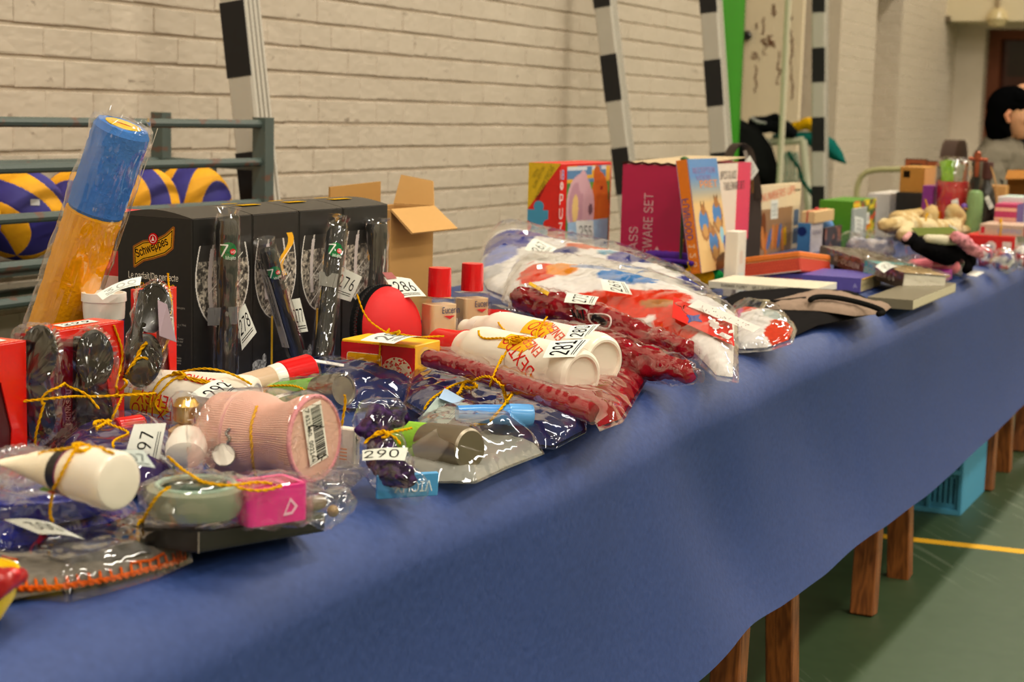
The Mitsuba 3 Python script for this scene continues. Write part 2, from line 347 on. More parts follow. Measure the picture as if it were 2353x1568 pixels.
def brickwork(parent, x0, x1, z0, z1, near, seed, y=YW, limit=300):
    R = random.Random(seed); bs = []
    k0 = int(z0 / CH)
    for k in range(k0, int(z1 / CH) + 1):
        for a, b in brick_row(x0, x1, k * CH, BL, k % 2, R.uniform(-.02, .02)): bs.append((a, b, k * CH))
    def score(t):
        a, b, z = t; c = A([(a + b) / 2, y, z + CH / 2]); q = CXW.T @ (c - EYE); u, v = CX + F * q[0] / q[2], CY + F * q[1] / q[2]
        vis = -30 < u < 2380 and -30 < v < 700
        return (0 if vis else 1, c[0])
    bs.sort(key=score); rest = []
    for i, (a, b, z) in enumerate(bs):
        m = sh(brick_mesh(b - a, CH - .0105, JD + .004, R), a, y + R.uniform(-.0012, .0012), z)
        if i < limit and score((a, b, z))[0] == 0: struct('brick', m, 'wall', parent=parent, smooth=False)
        else: rest.append(m)
    if rest: tag(struct('brick_courses', cat(*rest), 'wall', parent=parent), kind='stuff')
wl = struct('wall_left', cat(wall_box(XN, X1), rbox_raw(X1 - .03, YW, 0, X1, YW + .25, 6)), 'wall')
brickwork(wl, 2.6, X1, .35, 2.35, 0, 3)
# recess with a green panel and a scratched white door
wr = struct('wall_recess', cat(rbox_raw(X1 - .3, 3.86, 0, X2 + .6, 4.1, 6), rbox_raw(X1 - .3, YW + .2, 0, X1, 4.1, 6), rbox_raw(X2, YW + .25, 0, X2 + .3, 4.1, 6)), 'wall')
NX0, NX1 = 12.07, 12.88
wn = struct('wall_niche', cat(wall_box(X2, NX0), wall_box(NX1, XF), rbox_raw(NX0 - .1, YW + .42, 0, NX1 + .1, YW + .6, 6), rbox_raw(NX0 - .001, YW + .2, 0, NX0 + .02, YW + .5, 6), rbox_raw(NX1 + .0, YW + .2, 0, NX1 + .12, YW + .5, 6),
     rbox_raw(NX0, YW + .01, 2.22, NX1, YW + .5, 6), rbox_raw(X2 - .003, YW, 0, X2 + .02, YW + .3, 6)), 'wall')
brickwork(wn, X2, NX0, .7, 2.7, 0, 7, y=YW + .0065, limit=90); brickwork(wn, NX1, XF - .02, .7, 2.7, 0, 8, y=YW + .0065, limit=110)
# far jamb of the niche faces the camera: its courses run across
def end_bricks(parent, x, y0, y1, z0, z1, seed):
    R = random.Random(seed); bl = .17
    for k in range(int(z0 / CH), int(z1 / CH) + 1):
        yy = y0 - (bl / 2 if k % 2 else 0)
        while yy < y1:
            a, b = max(yy + .004, y0), min(yy + bl, y1)
            if b - a > .02:
                m = brick_mesh(b - a, CH - .0105, JD + .004, R); M = fr((x - JD + .0065, b, k * CH), (0, -1., 0), (1., 0, 0), (0, 0, 1.))
                struct('brick', m, 'wall', parent=parent, M=M)
            yy += bl
end_bricks(wn, NX1, YW + .015, YW + .42, .95, 2.2, 9)
# the far end wall with its doorway, lintel box and lamp bracket
dl = at(2257, 200, x=XF)[1]; dt = at(2300, 66, x=XF)[2]
struct('wall_back', cat(rbox_raw(XF, dl, 0, XF + .35, YW + .3, 6), rbox_raw(XF, YR, dt, XF + .35, dl, 6), rbox_raw(XF, YR, 0, XF + .35, dl - 1.9, dt)), 'wall')
d1 = struct('door_1', rbox_raw(XF + .3, dl - 1.9, 0, XF + .36, dl, dt), 'gloss', (62, 20, 8))
struct('door_frame', cat(rbox_raw(XF + .18, dl - .10, 0, XF + .31, dl - .0, dt), rbox_raw(XF + .18, dl - 1.9, dt - .08, XF + .31, dl, dt)), 'satin', (104, 50, 18), parent=d1)
struct('door_panel', rbox_raw(XF + .28, dl - 1.7, 1.62, XF + .31, dl - .16, dt - .1), 'gloss', (34, 17, 8), parent=d1)
struct('trim_1', cat(rbox_raw(XF - .5, YR, at(2200, 56, x=XF)[2], XF, at(2197, 30, x=XF)[1], 3.2)), 'satin', (205, 190, 158))
struct('trim_2', cat(rbox_raw(XF - .53, at(2197, 30, x=XF)[1] - .005, at(2200, 56, x=XF)[2], XF - .48, at(2197, 30, x=XF)[1] + .03, 3.2), rbox_raw(XF - .54, at(2213, 30, x=XF)[1], at(2200, 58, x=XF)[2], XF - .48, at(2193, 30, x=XF)[1], at(2200, 46, x=XF)[2])), 'satin', (96, 82, 62))
lb = at(2292, 30, x=XF - .52)
k = thing('wall_lamp', 'small pale lamp bracket under the lintel above the dark red doorway', 'lamp')
part(k, 'stem', tube([lb + [0, 0, .25], lb + [0, 0, .02]], .018, 8), 'satin', (150, 130, 100)); part(k, 'globe', sh(lathe([(.0, -.12), (.06, -.11), (.09, -.05), (.07, .01), (.03, .04)]), *lb), 'gloss', (190, 172, 128))
# green panel, scratched door in the recess
gp = [at(1652, 150, y=3.2), at(1706, 150, y=3.2)]
struct('green_panel', rbox_raw(gp[0][0] - .3, 3.2, .0, gp[1][0], 3.24, 3.4), 'satin', (50, 136, 22), parent=wr)
xd = X2 - .12; da, db = at(1707, 130, x=xd)[1], at(1841, 130, x=xd)[1]
k = thing('scratched_door', 'white door leaf with brown scratches and a black knob in the recess', 'door')
part(k, 'leaf', rbox_raw(xd, db, 0, xd + .045, da, 3.0), 'satin', (226, 210, 182)); part(k, 'edge', rbox_raw(xd - .015, da - .004, 0, xd + .045, da + .03, 3.0), 'metal', (120, 112, 98))
kb = at(1717, 82, x=xd - .04); part(k, 'knob', mv(lathe([(.012, -.06), (.012, -.02), (.03, -.01), (.034, .01), (.02, .03), (0, .034)]), axisM(kb, (-1, 0, 0))), 'gloss', (22, 22, 24))
R_ = np.random.default_rng(4); ms = []
for (u, v, w, h) in [(1752, 60, 8, 40), (1772, 95, 20, 30), (1740, 130, 30, 14), (1735, 180, 10, 60), (1815, 65, 12, 60), (1818, 120, 6, 60), (1820, 190, 5, 80), (1760, 100, 40, 10), (1776, 25, 8, 26), (1781, 22, 6, 30), (1790, 150, 7, 70), (1738, 60, 5, 12), (1757, 110, 10, 36)]:
    q = [(u + (R_.random() - .5) * w, v + (i / 7 - .5) * h + (R_.random() - .5) * h * .2) for i in range(8)]
    ms.append(tube([at(a, b, x=xd - .001) for a, b in q], R_.uniform(.002, .007, 24), 5, n=24))
part(k, 'scratches', cat(*ms), 'matte', (104, 62, 36), smooth=True)
# goal posts: square tube, black and pale bands, leaning to the wall
def goal_post(u, v, y, lean, label, first, s=.08, band=.2):
    O = at(u, v, y=y); L = 2.9; dz = unit(A([0, lean, 1.0])); b0 = O - dz * (O[2] / dz[2])
    M = fr(b0, (1., 0, 0), np.cross(dz, (1., 0, 0)), dz); k = thing('goal_post', label, 'goal post', 'striped goal posts leaning on the wall')
    L = min(L, (YW - .05 - b0[1]) / dz[1]); h2 = s / 2
    part(k, 'post', cbox(0, 0, L / 2, s, s, L, .006), 'satin', (186, 180, 168), M=M)
    for o in (-.02, .0, .02): part(k, 'groove', cbox(o, -h2, L / 2, .006, .003, L - .02, .0006), 'metal', (150, 146, 138), M=M)
    z0 = (O[2] - 0) / dz[2] + first; i = 0
    while z0 > .02: z0 -= 2 * band
    while z0 < L:
        a, b = max(z0, .0), min(z0 + band, L)
        if b - a > .02: part(k, 'black_band', cat(cbox(-h2 - .0005, 0, (a + b) / 2, .002, s * .98, b - a, .0004)), 'satin', (20, 19, 20), M=M)
        z0 += 2 * band
goal_post(570, 178, 2.62, .135, 'nearest striped goal post, behind the ball rack', 0.0)
goal_post(1418, 233, 2.76, .17, 'striped goal post rising behind the red puzzle box', 0.0)
goal_post(1643, 138, 2.42, .12, 'striped goal post in front of the green panel', -.2)
goal_post(1885, 110, 2.70, .05, 'striped goal post in front of the brick pier by the scratched door', -.2)
# ================================================================ ceiling lamps
for i, (x, y) in enumerate(LAMPS):
    k = thing('ceiling_lamp', 'long fluorescent ceiling lamp of the hall, above the picture', 'lamp', 'ceiling lamps')
    part(k, 'housing', cbox(x, y, LAMP_Z + .06, 2.7, .7, .1, .01), 'satin', (220, 220, 215))
    key = part(k, 'tube', sh(trimesh.Trimesh([[-1.25, -.25, 0], [1.25, -.25, 0], [1.25, .25, 0], [-1.25, .25, 0]], [[0, 2, 1], [0, 3, 2]], process=False), x, y, LAMP_Z), 'matte', (240, 240, 240), smooth=False)
    scene[key]['emitter'] = {'type': 'area', 'radiance': {'type': 'rgb', 'value': [LAMP * c for c in (1.0, .915, .765)]}}
# ================================================================ table, cloth, trestles
XT = 6.62
hem = [(-400, 3100), (900, 2180), (1585, 1568), (1692, 1462), (1743, 1437), (1807, 1396), (1900, 1325), (1986, 1254), (2056, 1198), (2130, 1140), (2208, 1068), (2290, 990), (2353, 928), (2500, 800)]
hp = A([at(u, v, y=.80) for u, v in hem]); hx, hz = hp[:, 0], np.clip(hp[:, 2], .16, .34)
def cloth(x0, x1, lift=0.0, back=1.93):
    nx = int((x1 - x0) / .02); xs = np.linspace(x0, x1, nx); ns = 64; V = np.zeros((nx, ns, 3))
    r = .085; ys, zs = [], []
    for s in np.linspace(0, 1, 22): ys.append(back + (.955 - back) * s); zs.append(0.)
    for a in np.linspace(0, 80, 15)[1:]: ys.append(.955 - r * 1.1 * math.sin(math.radians(a))); zs.append(-r * (1 - math.cos(math.radians(a))))
    k = ns - len(ys); top = len(ys)
    for i, x in enumerate(xs):
        zh = np.interp(x, hx, hz) - .7525
        yy = ys + [ys[-1] - .014 * math.sin(math.pi * .5 * s) - .049 * s ** 2.6 for s in np.linspace(0, 1, k + 1)[1:]]; zz = zs + [zs[-1] + (zh - zs[-1]) * s for s in np.linspace(0, 1, k + 1)[1:]]
        V[i, :, 0] = x; V[i, :, 1] = yy; V[i, :, 2] = zz
    dn = np.clip(-V[..., 2] / .5, 0, 1); P = V.copy(); P[..., 2] *= .35
    fold = (meshkit.fbm(np.stack([P[..., 0] * 2.1, P[..., 2] * 1.5, P[..., 1] * 0], -1), 3, 4) - .5) * .075 + (meshkit.noise(np.stack([P[..., 0] * 7 - V[..., 2] * 1.5, P[..., 2], P[..., 1] * 0], -1), 9) - .5) * .008
    xd_ = V[..., 0] + .55 * V[..., 2]; V[..., 1] += .030 * (np.exp(-((xd_ - 2.42) / .17) ** 2) + .6 * np.exp(-((xd_ - 3.05) / .25) ** 2) - .5 * np.exp(-((xd_ - 1.95) / .25) ** 2)) * np.sin(np.pi * np.clip(dn, 0, 1) ** .8)
    V[..., 1] += fold * dn ** .7 * np.clip(1.25 - dn, .35, 1); V[..., 0] += .01 * dn * np.sin(V[..., 0] * 3)
    V[..., 2] += .7525 + lift + .0015 * (meshkit.noise(V * 5, 2) - .5) * (dn < .05)
    q = []
    i, j = np.meshgrid(np.arange(nx - 1), np.arange(ns - 1), indexing='ij'); a = i * ns + j
    f = np.stack([a, a + 1, a + ns + 1, a + ns], -1).reshape(-1, 4); return trimesh.Trimesh(V.reshape(-1, 3), np.vstack([f[:, [0, 1, 2]], f[:, [0, 2, 3]]]), process=False)
one('paper_tablecloth', 'blue paper covering the long row of tables and hanging down in front', 'tablecloth', cloth(-.8, XT), 'blue_paper', smooth=True)
one('paper_tablecloth', 'second blue paper strip lying over the first near the picture centre', 'tablecloth', cloth(-.8, 3.02, .0012), 'blue_paper', smooth=True) if False else None
for i, (a, b) in enumerate(((-.85, 2.28), (2.3, 4.62), (4.64, XT - .02))):
    k = thing('trestle_table', ['trestle table under the near end of the blue paper', 'trestle table under the middle of the blue paper', 'trestle table under the far end of the blue paper'][i], 'table')
    part(k, 'tabletop', rbox_raw(a, .93, .727, b, 1.92, .748), 'wood')
    for tr in ([0.5, 1.75], [3.03, 4.08], [5.64, 6.4])[i]:
        for y in (.90, 1.78):
            for s in (-1, 1):
                bx, tx = tr + s * (.19 if tr != 5.64 else .17), tr + s * .10
                lo, hi = A([bx, y + .02, 0]), A([tx, y + .03, .725]); M = axisM(lo, hi - lo, up=(0, 1, 0)); Lg = np.linalg.norm(hi - lo)
                part(k, 'leg', cbox(0, 0, Lg / 2, .05, .058, Lg, .003), 'wood', M=M)
        part(k, 'crossbar', cbox(tr, 1.36, .30, .025, .86, .07, .003), 'wood'); part(k, 'beam', cbox(tr, 1.36, .695, .22, .92, .06, .003), 'wood')
        part(k, 'spreader', cbox(tr, .935, .30, .30, .022, .06, .003), 'wood')
# blue crate on the floor under the table
k = thing('plastic_crate', 'light blue plastic crate standing on the floor under the table', 'crate')
cr = at(2219, 1186, z=0); cx0, cy0 = cr[0], cr[1] + .02; W_, D_, H_ = .38, .56, .27
ms = [rbox_raw(-W_ / 2, -D_ / 2, 0, W_ / 2, D_ / 2, .012)]
for sgn in (-1, 1):
    ms += [rbox_raw(sgn * W_ / 2 - .006, -D_ / 2, .0, sgn * W_ / 2 + .006, D_ / 2, H_)] if sgn > 0 else []
    ms += [rbox_raw(-W_ / 2, sgn * D_ / 2 - .006, 0, W_ / 2, sgn * D_ / 2 + .006, H_)]
Mc = fr((cx0 + W_ / 2, cy0 + D_ / 2, .001), (1., 0, 0), (0, 1., 0))
part(k, 'body', cat(*ms), 'satin', (64, 138, 172), M=Mc)
x_ = -W_ / 2
for i in range(7): part(k, 'rib', rbox_raw(x_ - .012, -D_ / 2 + i * (D_ / 6) - .005, 0, x_ + .006, -D_ / 2 + i * (D_ / 6) + .005, H_), 'satin', (60, 134, 168), M=Mc)
for z in (.0, .125, H_ - .014): part(k, 'rail', rbox_raw(x_ - .014, -D_ / 2, z, x_ + .006, D_ / 2, z + .014), 'satin', (70, 144, 178), M=Mc)
pp = sbox(-D_ / 2, 0, D_ / 2, H_)
for i in range(6):
    for j in range(5):
        y = -D_ / 2 + i * (D_ / 6) + .018 + j * .016; pp = pp.difference(sbox(y, .03, y + .006, .11)).difference(sbox(y, .15, y + .006, .24))
part(k, 'slotted_side', sc(slab(pp, .006), 1, 1, 1), 'satin', (58, 130, 164), smooth=False, M=Mc @ fr((x_, 0, 0), (0, 1., 0), (0, 0, 1.)))
# ================================================================ rack with volleyballs
k = thing('ball_rack', 'rusty grey-green steel rack of rails holding the volleyballs by the wall', 'rack')
yF, yB = 2.5, 2.93
xr, xb = at(604, 300, y=yF)[0], at(370, 300, y=yB)[0]; xl = 1.9
zf = [at(0, v, y=yF)[2] for v in (280, 388, 505, 615, 700)]; zb = [at(0, v, y=yB)[2] for v in (377, 600, 676)]
S_ = lambda *a: part(k, *a)
part(k, 'post', rbox_raw(xr - .018, yF - .02, 0, xr + .022, yF + .02, at(604, 270, y=yF)[2]), 'painted_steel')
part(k, 'post', rbox_raw(xb - .02, yB - .02, 0, xb + .02, yB + .02, at(370, 258, y=yB)[2]), 'painted_steel')
part(k, 'post', rbox_raw(xl - .02, yF - .02, 0, xl + .02, yF + .02, 1.15), 'painted_steel'); part(k, 'post', rbox_raw(xl - .02, yB - .02, 0, xl + .02, yB + .02, 1.15), 'painted_steel')
for z in zf: part(k, 'rail', tube([(xl, yF, z), (xr, yF, z)], .0115, 10), 'painted_steel')
for z in zb: part(k, 'rail', tube([(xl, yB, z), (xb, yB, z)], .010, 10), 'painted_steel')
for z in (zb[0], zf[3]): part(k, 'end_rail', tube([(xr, yF, z), (xb, yB, z)], .011, 10), 'painted_steel')
for s in (.3,): part(k, 'end_bar', tube([(xr + .25 * (xb - xr), yF + (yB - yF) * .42, zf[4]), (xr + .25 * (xb - xr), yF + (yB - yF) * .42, zb[0])], .009, 8), 'painted_steel')
zs_ = zf[3] - .012; part(k, 'shelf', cat(rbox_raw(xl, yF + .01, zs_ - .012, xr + .05, yB - .01, zs_)), 'painted_steel')
rb = .105
def ball_col(R):
    def f(v):
        q = unit(A([1., 0, 0])); p = (v / rb) @ R; th = np.arctan2(p[:, 1], p[:, 0]); s = np.sin(3 * th + 3.2 * p[:, 2] + 1.5 * np.sin(2.2 * p[:, 2]))
        return np.where((s > .12)[:, None], A([236, 168, 12]), A([50, 44, 128]))
    return f
RB = random.Random(8); bx0 = at(440, 480, y=2.66)[0]; zc = zs_ + rb + .001
spots = [(bx0 - .2125 * i, 2.66, zc, ['rightmost volleyball on the rack shelf', 'volleyball second from the right on the rack', 'volleyball just right of the wrapped foam tube', 'volleyball half hidden by the wrapped foam tube', 'leftmost volleyball, low at the picture edge behind the rails'][i]) for i in range(5)]
spots += [(bx0 - .2125 * 3.5, 2.80, zc + .105, 'volleyball on top of the others at the upper left')]
for i, (x, y, z, lb) in enumerate(spots):
    k = thing('volleyball', 'blue and yellow swirled ' + lb, 'ball', 'volleyballs in the rack')
    s = trimesh.creation.icosphere(6, rb); a = trimesh.transformations.euler_matrix(RB.random() * 6, RB.random() * 6, RB.random() * 6)[:3, :3]
    th = None; v = s.vertices; p = (v / rb) @ a; sv = np.sin(3 * np.arctan2(p[:, 1], p[:, 0]) + 3.2 * p[:, 2] + 1.5 * np.sin(2.2 * p[:, 2])); s.vertices = v * (1 - .008 * np.exp(-(sv - .12) ** 2 / .015))[:, None]
    part(k, 'skin', s, 'satin', ball_col(a), smooth=True, M=fr((x, y, z), (1., 0, 0), (0, 1., 0)))
    d = unit(EYE - A([x, y, z])); xx = unit(np.cross([0, 0, 1.], d)); yy = np.cross(d, xx)
    if i in (3, 4): part(k, 'label', sc(rbox(1, 1, 1, .01), .02, .014, .0015), 'matte', (206, 206, 210), M=fr(A([x, y, z]) + (d * .955 + yy * .19 + xx * .22) * rb, unit(xx - d * .2), unit(yy - d * .2)))
    if i == 5: part(k, 'lettering', warp(text('MIKASA', .018, centre=True), lambda q: q, None), 'matte', (220, 220, 225), smooth=False, M=fr(A([x, y, z]) + (d * .5 + yy * .88) * rb, xx, unit(yy * .5 - d * .88)))
# ================================================================ open cardboard carton at the back of the table
C = base(893, 1.66); k = thing('carton', 'open brown cardboard carton with raised flaps behind the black boxes', 'box'); bx = Box(C, 800, 995, 482, 893)
CB = (186, 142, 88); w, d, h = bx.w, min(bx.d, .24), bx.h; M = bx.M
part(k, 'wall', cat(cbox(w / 2, .002, h / 2, w, .004, h), cbox(.002, d / 2, h / 2, .004, d, h), cbox(w - .002, d / 2, h / 2, .004, d, h), cbox(w / 2, d - .002, h / 2, w, .004, h), cbox(w / 2, d / 2, .003, w, d, .004)), 'matte', CB, M=M)
def flapq(c4, th=.004): v = A(c4, float); n = unit(np.cross(v[1] - v[0], v[3] - v[0])) * th / 2; return trimesh.convex.convex_hull(np.vstack([v + n, v - n]))
part(k, 'flap', flapq([(0, 0, h), (w, 0, h), (w + .01, -.05, h - .045), (.0, -.05, h - .045)]), 'matte', (200, 156, 100), M=M)
part(k, 'flap', flapq([(w, 0, h), (w, d, h), (w + .03, d, h + .06), (w + .03, 0.02, h + .05)]), 'matte', (196, 152, 96), M=M)
fa = [at(u, v, y=C[1] + d) for u, v in ((757, 478), (873, 470), (873, 417), (757, 430))]
part(k, 'flap', flapq([fa[0] - [0, 0, .05], fa[1] - [0, 0, .05], fa[2], fa[3]]), 'matte', (182, 138, 82))
# ================================================================ stand with bags and clothes in the recess
k = thing('tube_stand', 'white tubular stand draped with bags and clothes in front of the scratched door', 'stand'); xs = 9.92
PW = (206, 204, 180)
top = [at(u, v, x=xs) for u, v in ((1617, 334), (1848, 322))]; l1 = [at(1846, 322, x=xs), A([xs - .1, at(1872, 480, x=xs)[1] - .08, 0])]; l2 = [top[0], A([xs, top[0][1] + .05, 0])]
part(k, 'top_bar', tube(top, .022, 10), 'satin', PW); part(k, 'leg', tube(l1, .024, 10), 'satin', PW); part(k, 'leg', tube(l2, .024, 10), 'satin', PW)
l3 = [A([xs + .4, p[1], p[2]]) for p in top]; part(k, 'top_bar', tube(l3, .022, 10), 'satin', PW)
for p in l3: part(k, 'leg', tube([p, A([xs + .45, p[1], 0])], .024, 10), 'satin', PW); part(k, 'cross_bar', tube([p, p - [.4, 0, 0]], .02, 10), 'satin', PW)
pl_ = at(1797, 300, x=xs - .15); one('white_pole', 'thin white upright pole in front of the scratched door', 'pole', tube([(pl_[0], pl_[1], 0), (pl_[0], pl_[1], 3.0)], .019, 12), 'satin', (218, 210, 184))
def X_(u, v, r, x=xs): p = at(u, v, x=x); return (*p, r)
def cl(x, *q): return [X_(u, v, r * x / F, x) for u, v, r in q]
def hang(px, x, h, edge, amp, k_, seed): # cloth hanging in an upright plane that faces down the hall
    M = fr((x, 0, 0), (0, -1., 0), (0, 0, 1.), (-1., 0, 0)); q = [(-at(u, v, x=x)[1], at(u, v, x=x)[2]) for u, v in px]; return mv(pillow(q, h, 40, edge, amp, k_, seed, under=.5), M)
one('black_bag', 'black bag hanging over the left end of the white stand', 'bag', hang([(1593, 352), (1598, 312), (1640, 282), (1700, 273), (1745, 296), (1775, 340), (1790, 390), (1782, 428), (1700, 432), (1690, 384), (1655, 366), (1610, 368)], 9.86, .30, .16, .03, 9, 1), 'fabric', (24, 25, 24), smooth=True)
one('teal_jacket', 'teal cloth hanging off the right end of the white stand', 'clothing', hang([(1775, 309), (1840, 303), (1888, 304), (1918, 322), (1936, 350), (1946, 378), (1914, 368), (1880, 350), (1850, 328), (1775, 324)], 9.95, .10, .06, .025, 12, 2), 'fabric', (24, 100, 92), smooth=True)
one('yellow_cloth', 'crumpled yellow cloth on the white stand beside the black shoes', 'clothing', crumple(blobm(cl(9.95, (1828, 290, 9), (1850, 286, 10), (1872, 288, 11)), e=.025), .02, 16, 3), 'fabric', (222, 170, 20), smooth=True)
k = thing('black_shoes', 'black shoes lying on top of the white stand', 'shoes')
part(k, 'body', crumple(blobm(cl(9.9, (1735, 294, 12), (1770, 288, 13), (1805, 296, 15), (1820, 302, 12)), cl(9.9, (1732, 278, 10), (1765, 276, 9), (1782, 270, 8)), e=.03), .012, 14, 5), 'fabric', (24, 25, 28), smooth=True)
part(k, 'trim', blobm(cl(9.8, (1728, 272, 4), (1742, 281, 4), (1758, 283, 3)), e=.03), 'satin', (150, 150, 146), smooth=True)
cd = [at(u, v, x=xs - .1) for u, v in ((1812, 350), (1826, 372), (1838, 392), (1842, 412), (1856, 432), (1868, 452), (1872, 470))]
part('tube_stand', 'cord', rope(cd, .012, 40), 'matte', (20, 86, 70), smooth=True, label='dark green cord')
net = [tube([at(1795 + i * 5, 350, x=xs - .05), at(1790 + i * 6 + (i % 3) * 4, 400, x=xs - .05), at(1788 + i * 5, 432, x=xs - .05)], .008, 4) for i in range(8)]
tag(one('white_net', 'pale net strands hanging under the white stand behind the pole', 'net', cat(*net), 'matte', (176, 190, 172), smooth=True), kind='stuff')
# chair with a pale green tube back beyond the table
k = thing('tube_chair', 'chair with a pale green tubular back beyond the white carton', 'chair'); cxx = 8.4
pa = [at(u, v, x=cxx) for u, v in ((1969, 465), (1971, 425), (1984, 400), (2010, 391), (2070, 389))]; pe = pa[-1] - A([0, .14, 0]); 
part(k, 'frame', cat(tube([A([cxx, pa[0][1], 0]), *pa, pe, pe - A([0, .05, .06]), A([cxx, pe[1] - .05, 0])], .014, 8, n=60)), 'satin', (168, 164, 118), smooth=True)
part(k, 'seat', rbox_raw(cxx, pe[1] - .02, .44, cxx + .4, pa[0][1], .46), 'satin', (150, 110, 60)); part(k, 'leg', cat(tube([(cxx + .38, pa[0][1], 0), (cxx + .38, pa[0][1], .45)], .014, 8)), 'satin', (168, 164, 118)); part(k, 'leg', cat(tube([(cxx + .38, pe[1], 0), (cxx + .38, pe[1], .45)], .014, 8)), 'satin', (168, 164, 118))
# ================================================================ people at the far end
SK = (206, 150, 112)
def person(O, face, label, hair, cloth, bald=False, group=None, scale=1.0):
    """seated figure: O = middle of the head; face = direction it looks; local x forward, y to its left, z up"""
    f = unit(face); l = np.cross([0, 0, 1.], f); M = fr(O, f * scale, l * scale, A([0, 0, 1.]) * scale); k = thing('person', label, 'person')
    S = lambda *q: [tuple(t) for t in q]
    zs = O[2] / scale; seat = .46 / scale - zs; fl = -zs
    body = blobm(S((-.015, 0, .03, .098), (.0, 0, .035, .094)), S((.02, 0, .0, .082), (.035, 0, -.055, .058), (.045, 0, -.085, .034)), S((.085, 0, .03, .02), (.118, 0, -.025, .0135)), S((.075, -.03, -.02, .03), (.075, .03, -.02, .03)), S((.082, 0, -.07, .022), (.07, 0, -.09, .025)),
                 S((-.025, 0, -.06, .056), (-.04, 0, -.17, .060)), S((-.04, 0, -.2, .1), (-.05, 0, -.42, .12), (-.04, 0, seat + .12, .125)), S((-.04, -.15, -.22, .06), (-.04, .15, -.22, .06)),
                 S((-.04, -.08, seat + .1, .09), (.38, -.10, seat + .09, .068), (.40, -.10, fl + .08, .04), (.5, -.10, fl + .04, .035)), S((-.04, .08, seat + .1, .09), (.38, .10, seat + .09, .068), (.40, .10, fl + .08, .04), (.5, .10, fl + .04, .035)),
                 S((-.04, -.18, -.24, .055), (.02, -.23, -.47, .044), (.24, -.17, -.50, .032), (.30, -.15, -.49, .035)), S((-.04, .18, -.24, .055), (.02, .23, -.47, .044), (.24, .17, -.50, .032), (.30, .15, -.49, .035)), e=.014, it=10)
    part(k, 'body', body, 'satin', SK, smooth=True, M=M)
    coat = blobm(S((-.045, 0, -.155, .084), (-.05, 0, -.20, .108)), S((-.04, 0, -.23, .132), (-.05, 0, -.42, .145), (-.04, 0, seat + .08, .15)), S((-.042, -.155, -.228, .080), (-.042, .155, -.228, .080)), S((-.045, -.185, -.245, .07), (.02, -.24, -.47, .06), (.21, -.18, -.5, .048)), S((-.045, .185, -.245, .07), (.02, .24, -.47, .06), (.21, .18, -.5, .048)), e=.016, it=4)
    part(k, 'jacket', crumple(coat, .011, 13, 3), 'fabric', cloth, smooth=True, M=M)
    part(k, 'pocket_flap', flapq([(-.02, -.262, -.30), (.05, -.245, -.32), (.052, -.25, -.345), (-.018, -.268, -.325)], .006), 'fabric', tuple(.45 * c for c in cloth), M=M); part(k, 'front_seam', tube([(.10, -.02, -.20), (.13, -.02, -.32), (.125, -.02, -.5)], .008, 8, n=20), 'fabric', tuple(.5 * c for c in cloth), smooth=True, M=M)
    part(k, 'collar', mv(tube([(.055 * math.cos(a) + .012, .062 * math.sin(a), 0) for a in np.linspace(.5, 5.8, 20)], .020, 8), fr((-.038, 0, -.135), unit((1, 0, -.35)), (0, 1., 0))), 'fabric', tuple(.6 * c for c in cloth), smooth=True, M=M)
    if not bald:
        hr = blobm(S((-.022, 0, .045, .106), (.0, 0, .055, .098)), *[S((-.03, s * .03, .04, .082), (-.05, s * .038, -.04, .072), (-.05, s * .036, -.095, .058)) for s in (-1, 1)], *[S((.04, s * .05, .085, .04), (.075, s * .02, .095, .034)) for s in (-1, 1)], *[S((.02, s * .07, .055, .026), (.045, s * .07, .05, .016)) for s in (-1, 1)], *[S((-.02, s * .07, -.06, .034), (.018, s * .075, -.098, .012)) for s in (-1, 1)], e=.010, it=3)
        part(k, 'hair', hr, 'matte', hair, smooth=True, M=M)
    for s in (-1, 1):
        part(k, 'ear', blobm(S((.016, s * .100, .018, .011), (.004, s * .104, .0, .012), (.014, s * .098, -.028, .010)), e=.006, it=2), 'satin', (210, 140, 104), smooth=True, M=M)
        part(k, 'eye', sc(trimesh.creation.icosphere(2, .011), 1, 1, .7), 'gloss', (34, 24, 22), M=M @ fr((.093, s * .032, .012), (1., 0, 0), (0, 1., 0)))
        if not bald:
            part(k, 'glasses', cat(tube([(.118 + .0 * a, s * .034 + .024 * math.cos(a), .010 + .019 * math.sin(a)) for a in np.linspace(0, 6.2832, 20)], .0016, 5), tube([(.118, s * .058, .014), (.08, s * .088, .018), (.01, s * .1, .02)], .0016, 5)), 'metal', (190, 150, 96), smooth=True, M=M)
    part(k, 'mouth', sc(trimesh.creation.icosphere(2, .02), .7, 1, .62), 'satin', (150, 44, 52), M=M @ fr((.090, 0, -.062), (1., 0, 0), (0, 1., 0)))
    return k, M
xw = 8.3
hd = at(2324, 266, x=xw); person(hd, (-.10, -1, 0), 'woman with black bobbed hair and glasses in a grey jacket at the far table end', (7, 7, 8), (120, 112, 98), scale=.95)
h2 = at(2362, 246, x=9.5); person(h2, (-.3, -1, -.0), 'bald person in black behind the woman in the grey jacket', None, (24, 23, 25), bald=True, scale=1.0)
k = thing('leather_chair', 'dark brown padded chair behind the woman in grey', 'chair'); cw = at(2222, 360, x=xw)
part(k, 'backrest', mv(slab(sbox(.10, .12, .20, cw[2] - .54).buffer(.12, 10), .07), fr((xw - .24, cw[1] + .08, .5), (1., 0, 0), (0, 0, 1.))), 'satin', (58, 36, 22), smooth=35)
part(k, 'seat', rbox_raw(xw - .2, cw[1] - .46, .38, xw + .23, cw[1] + .05, .445), 'satin', (52, 32, 20))
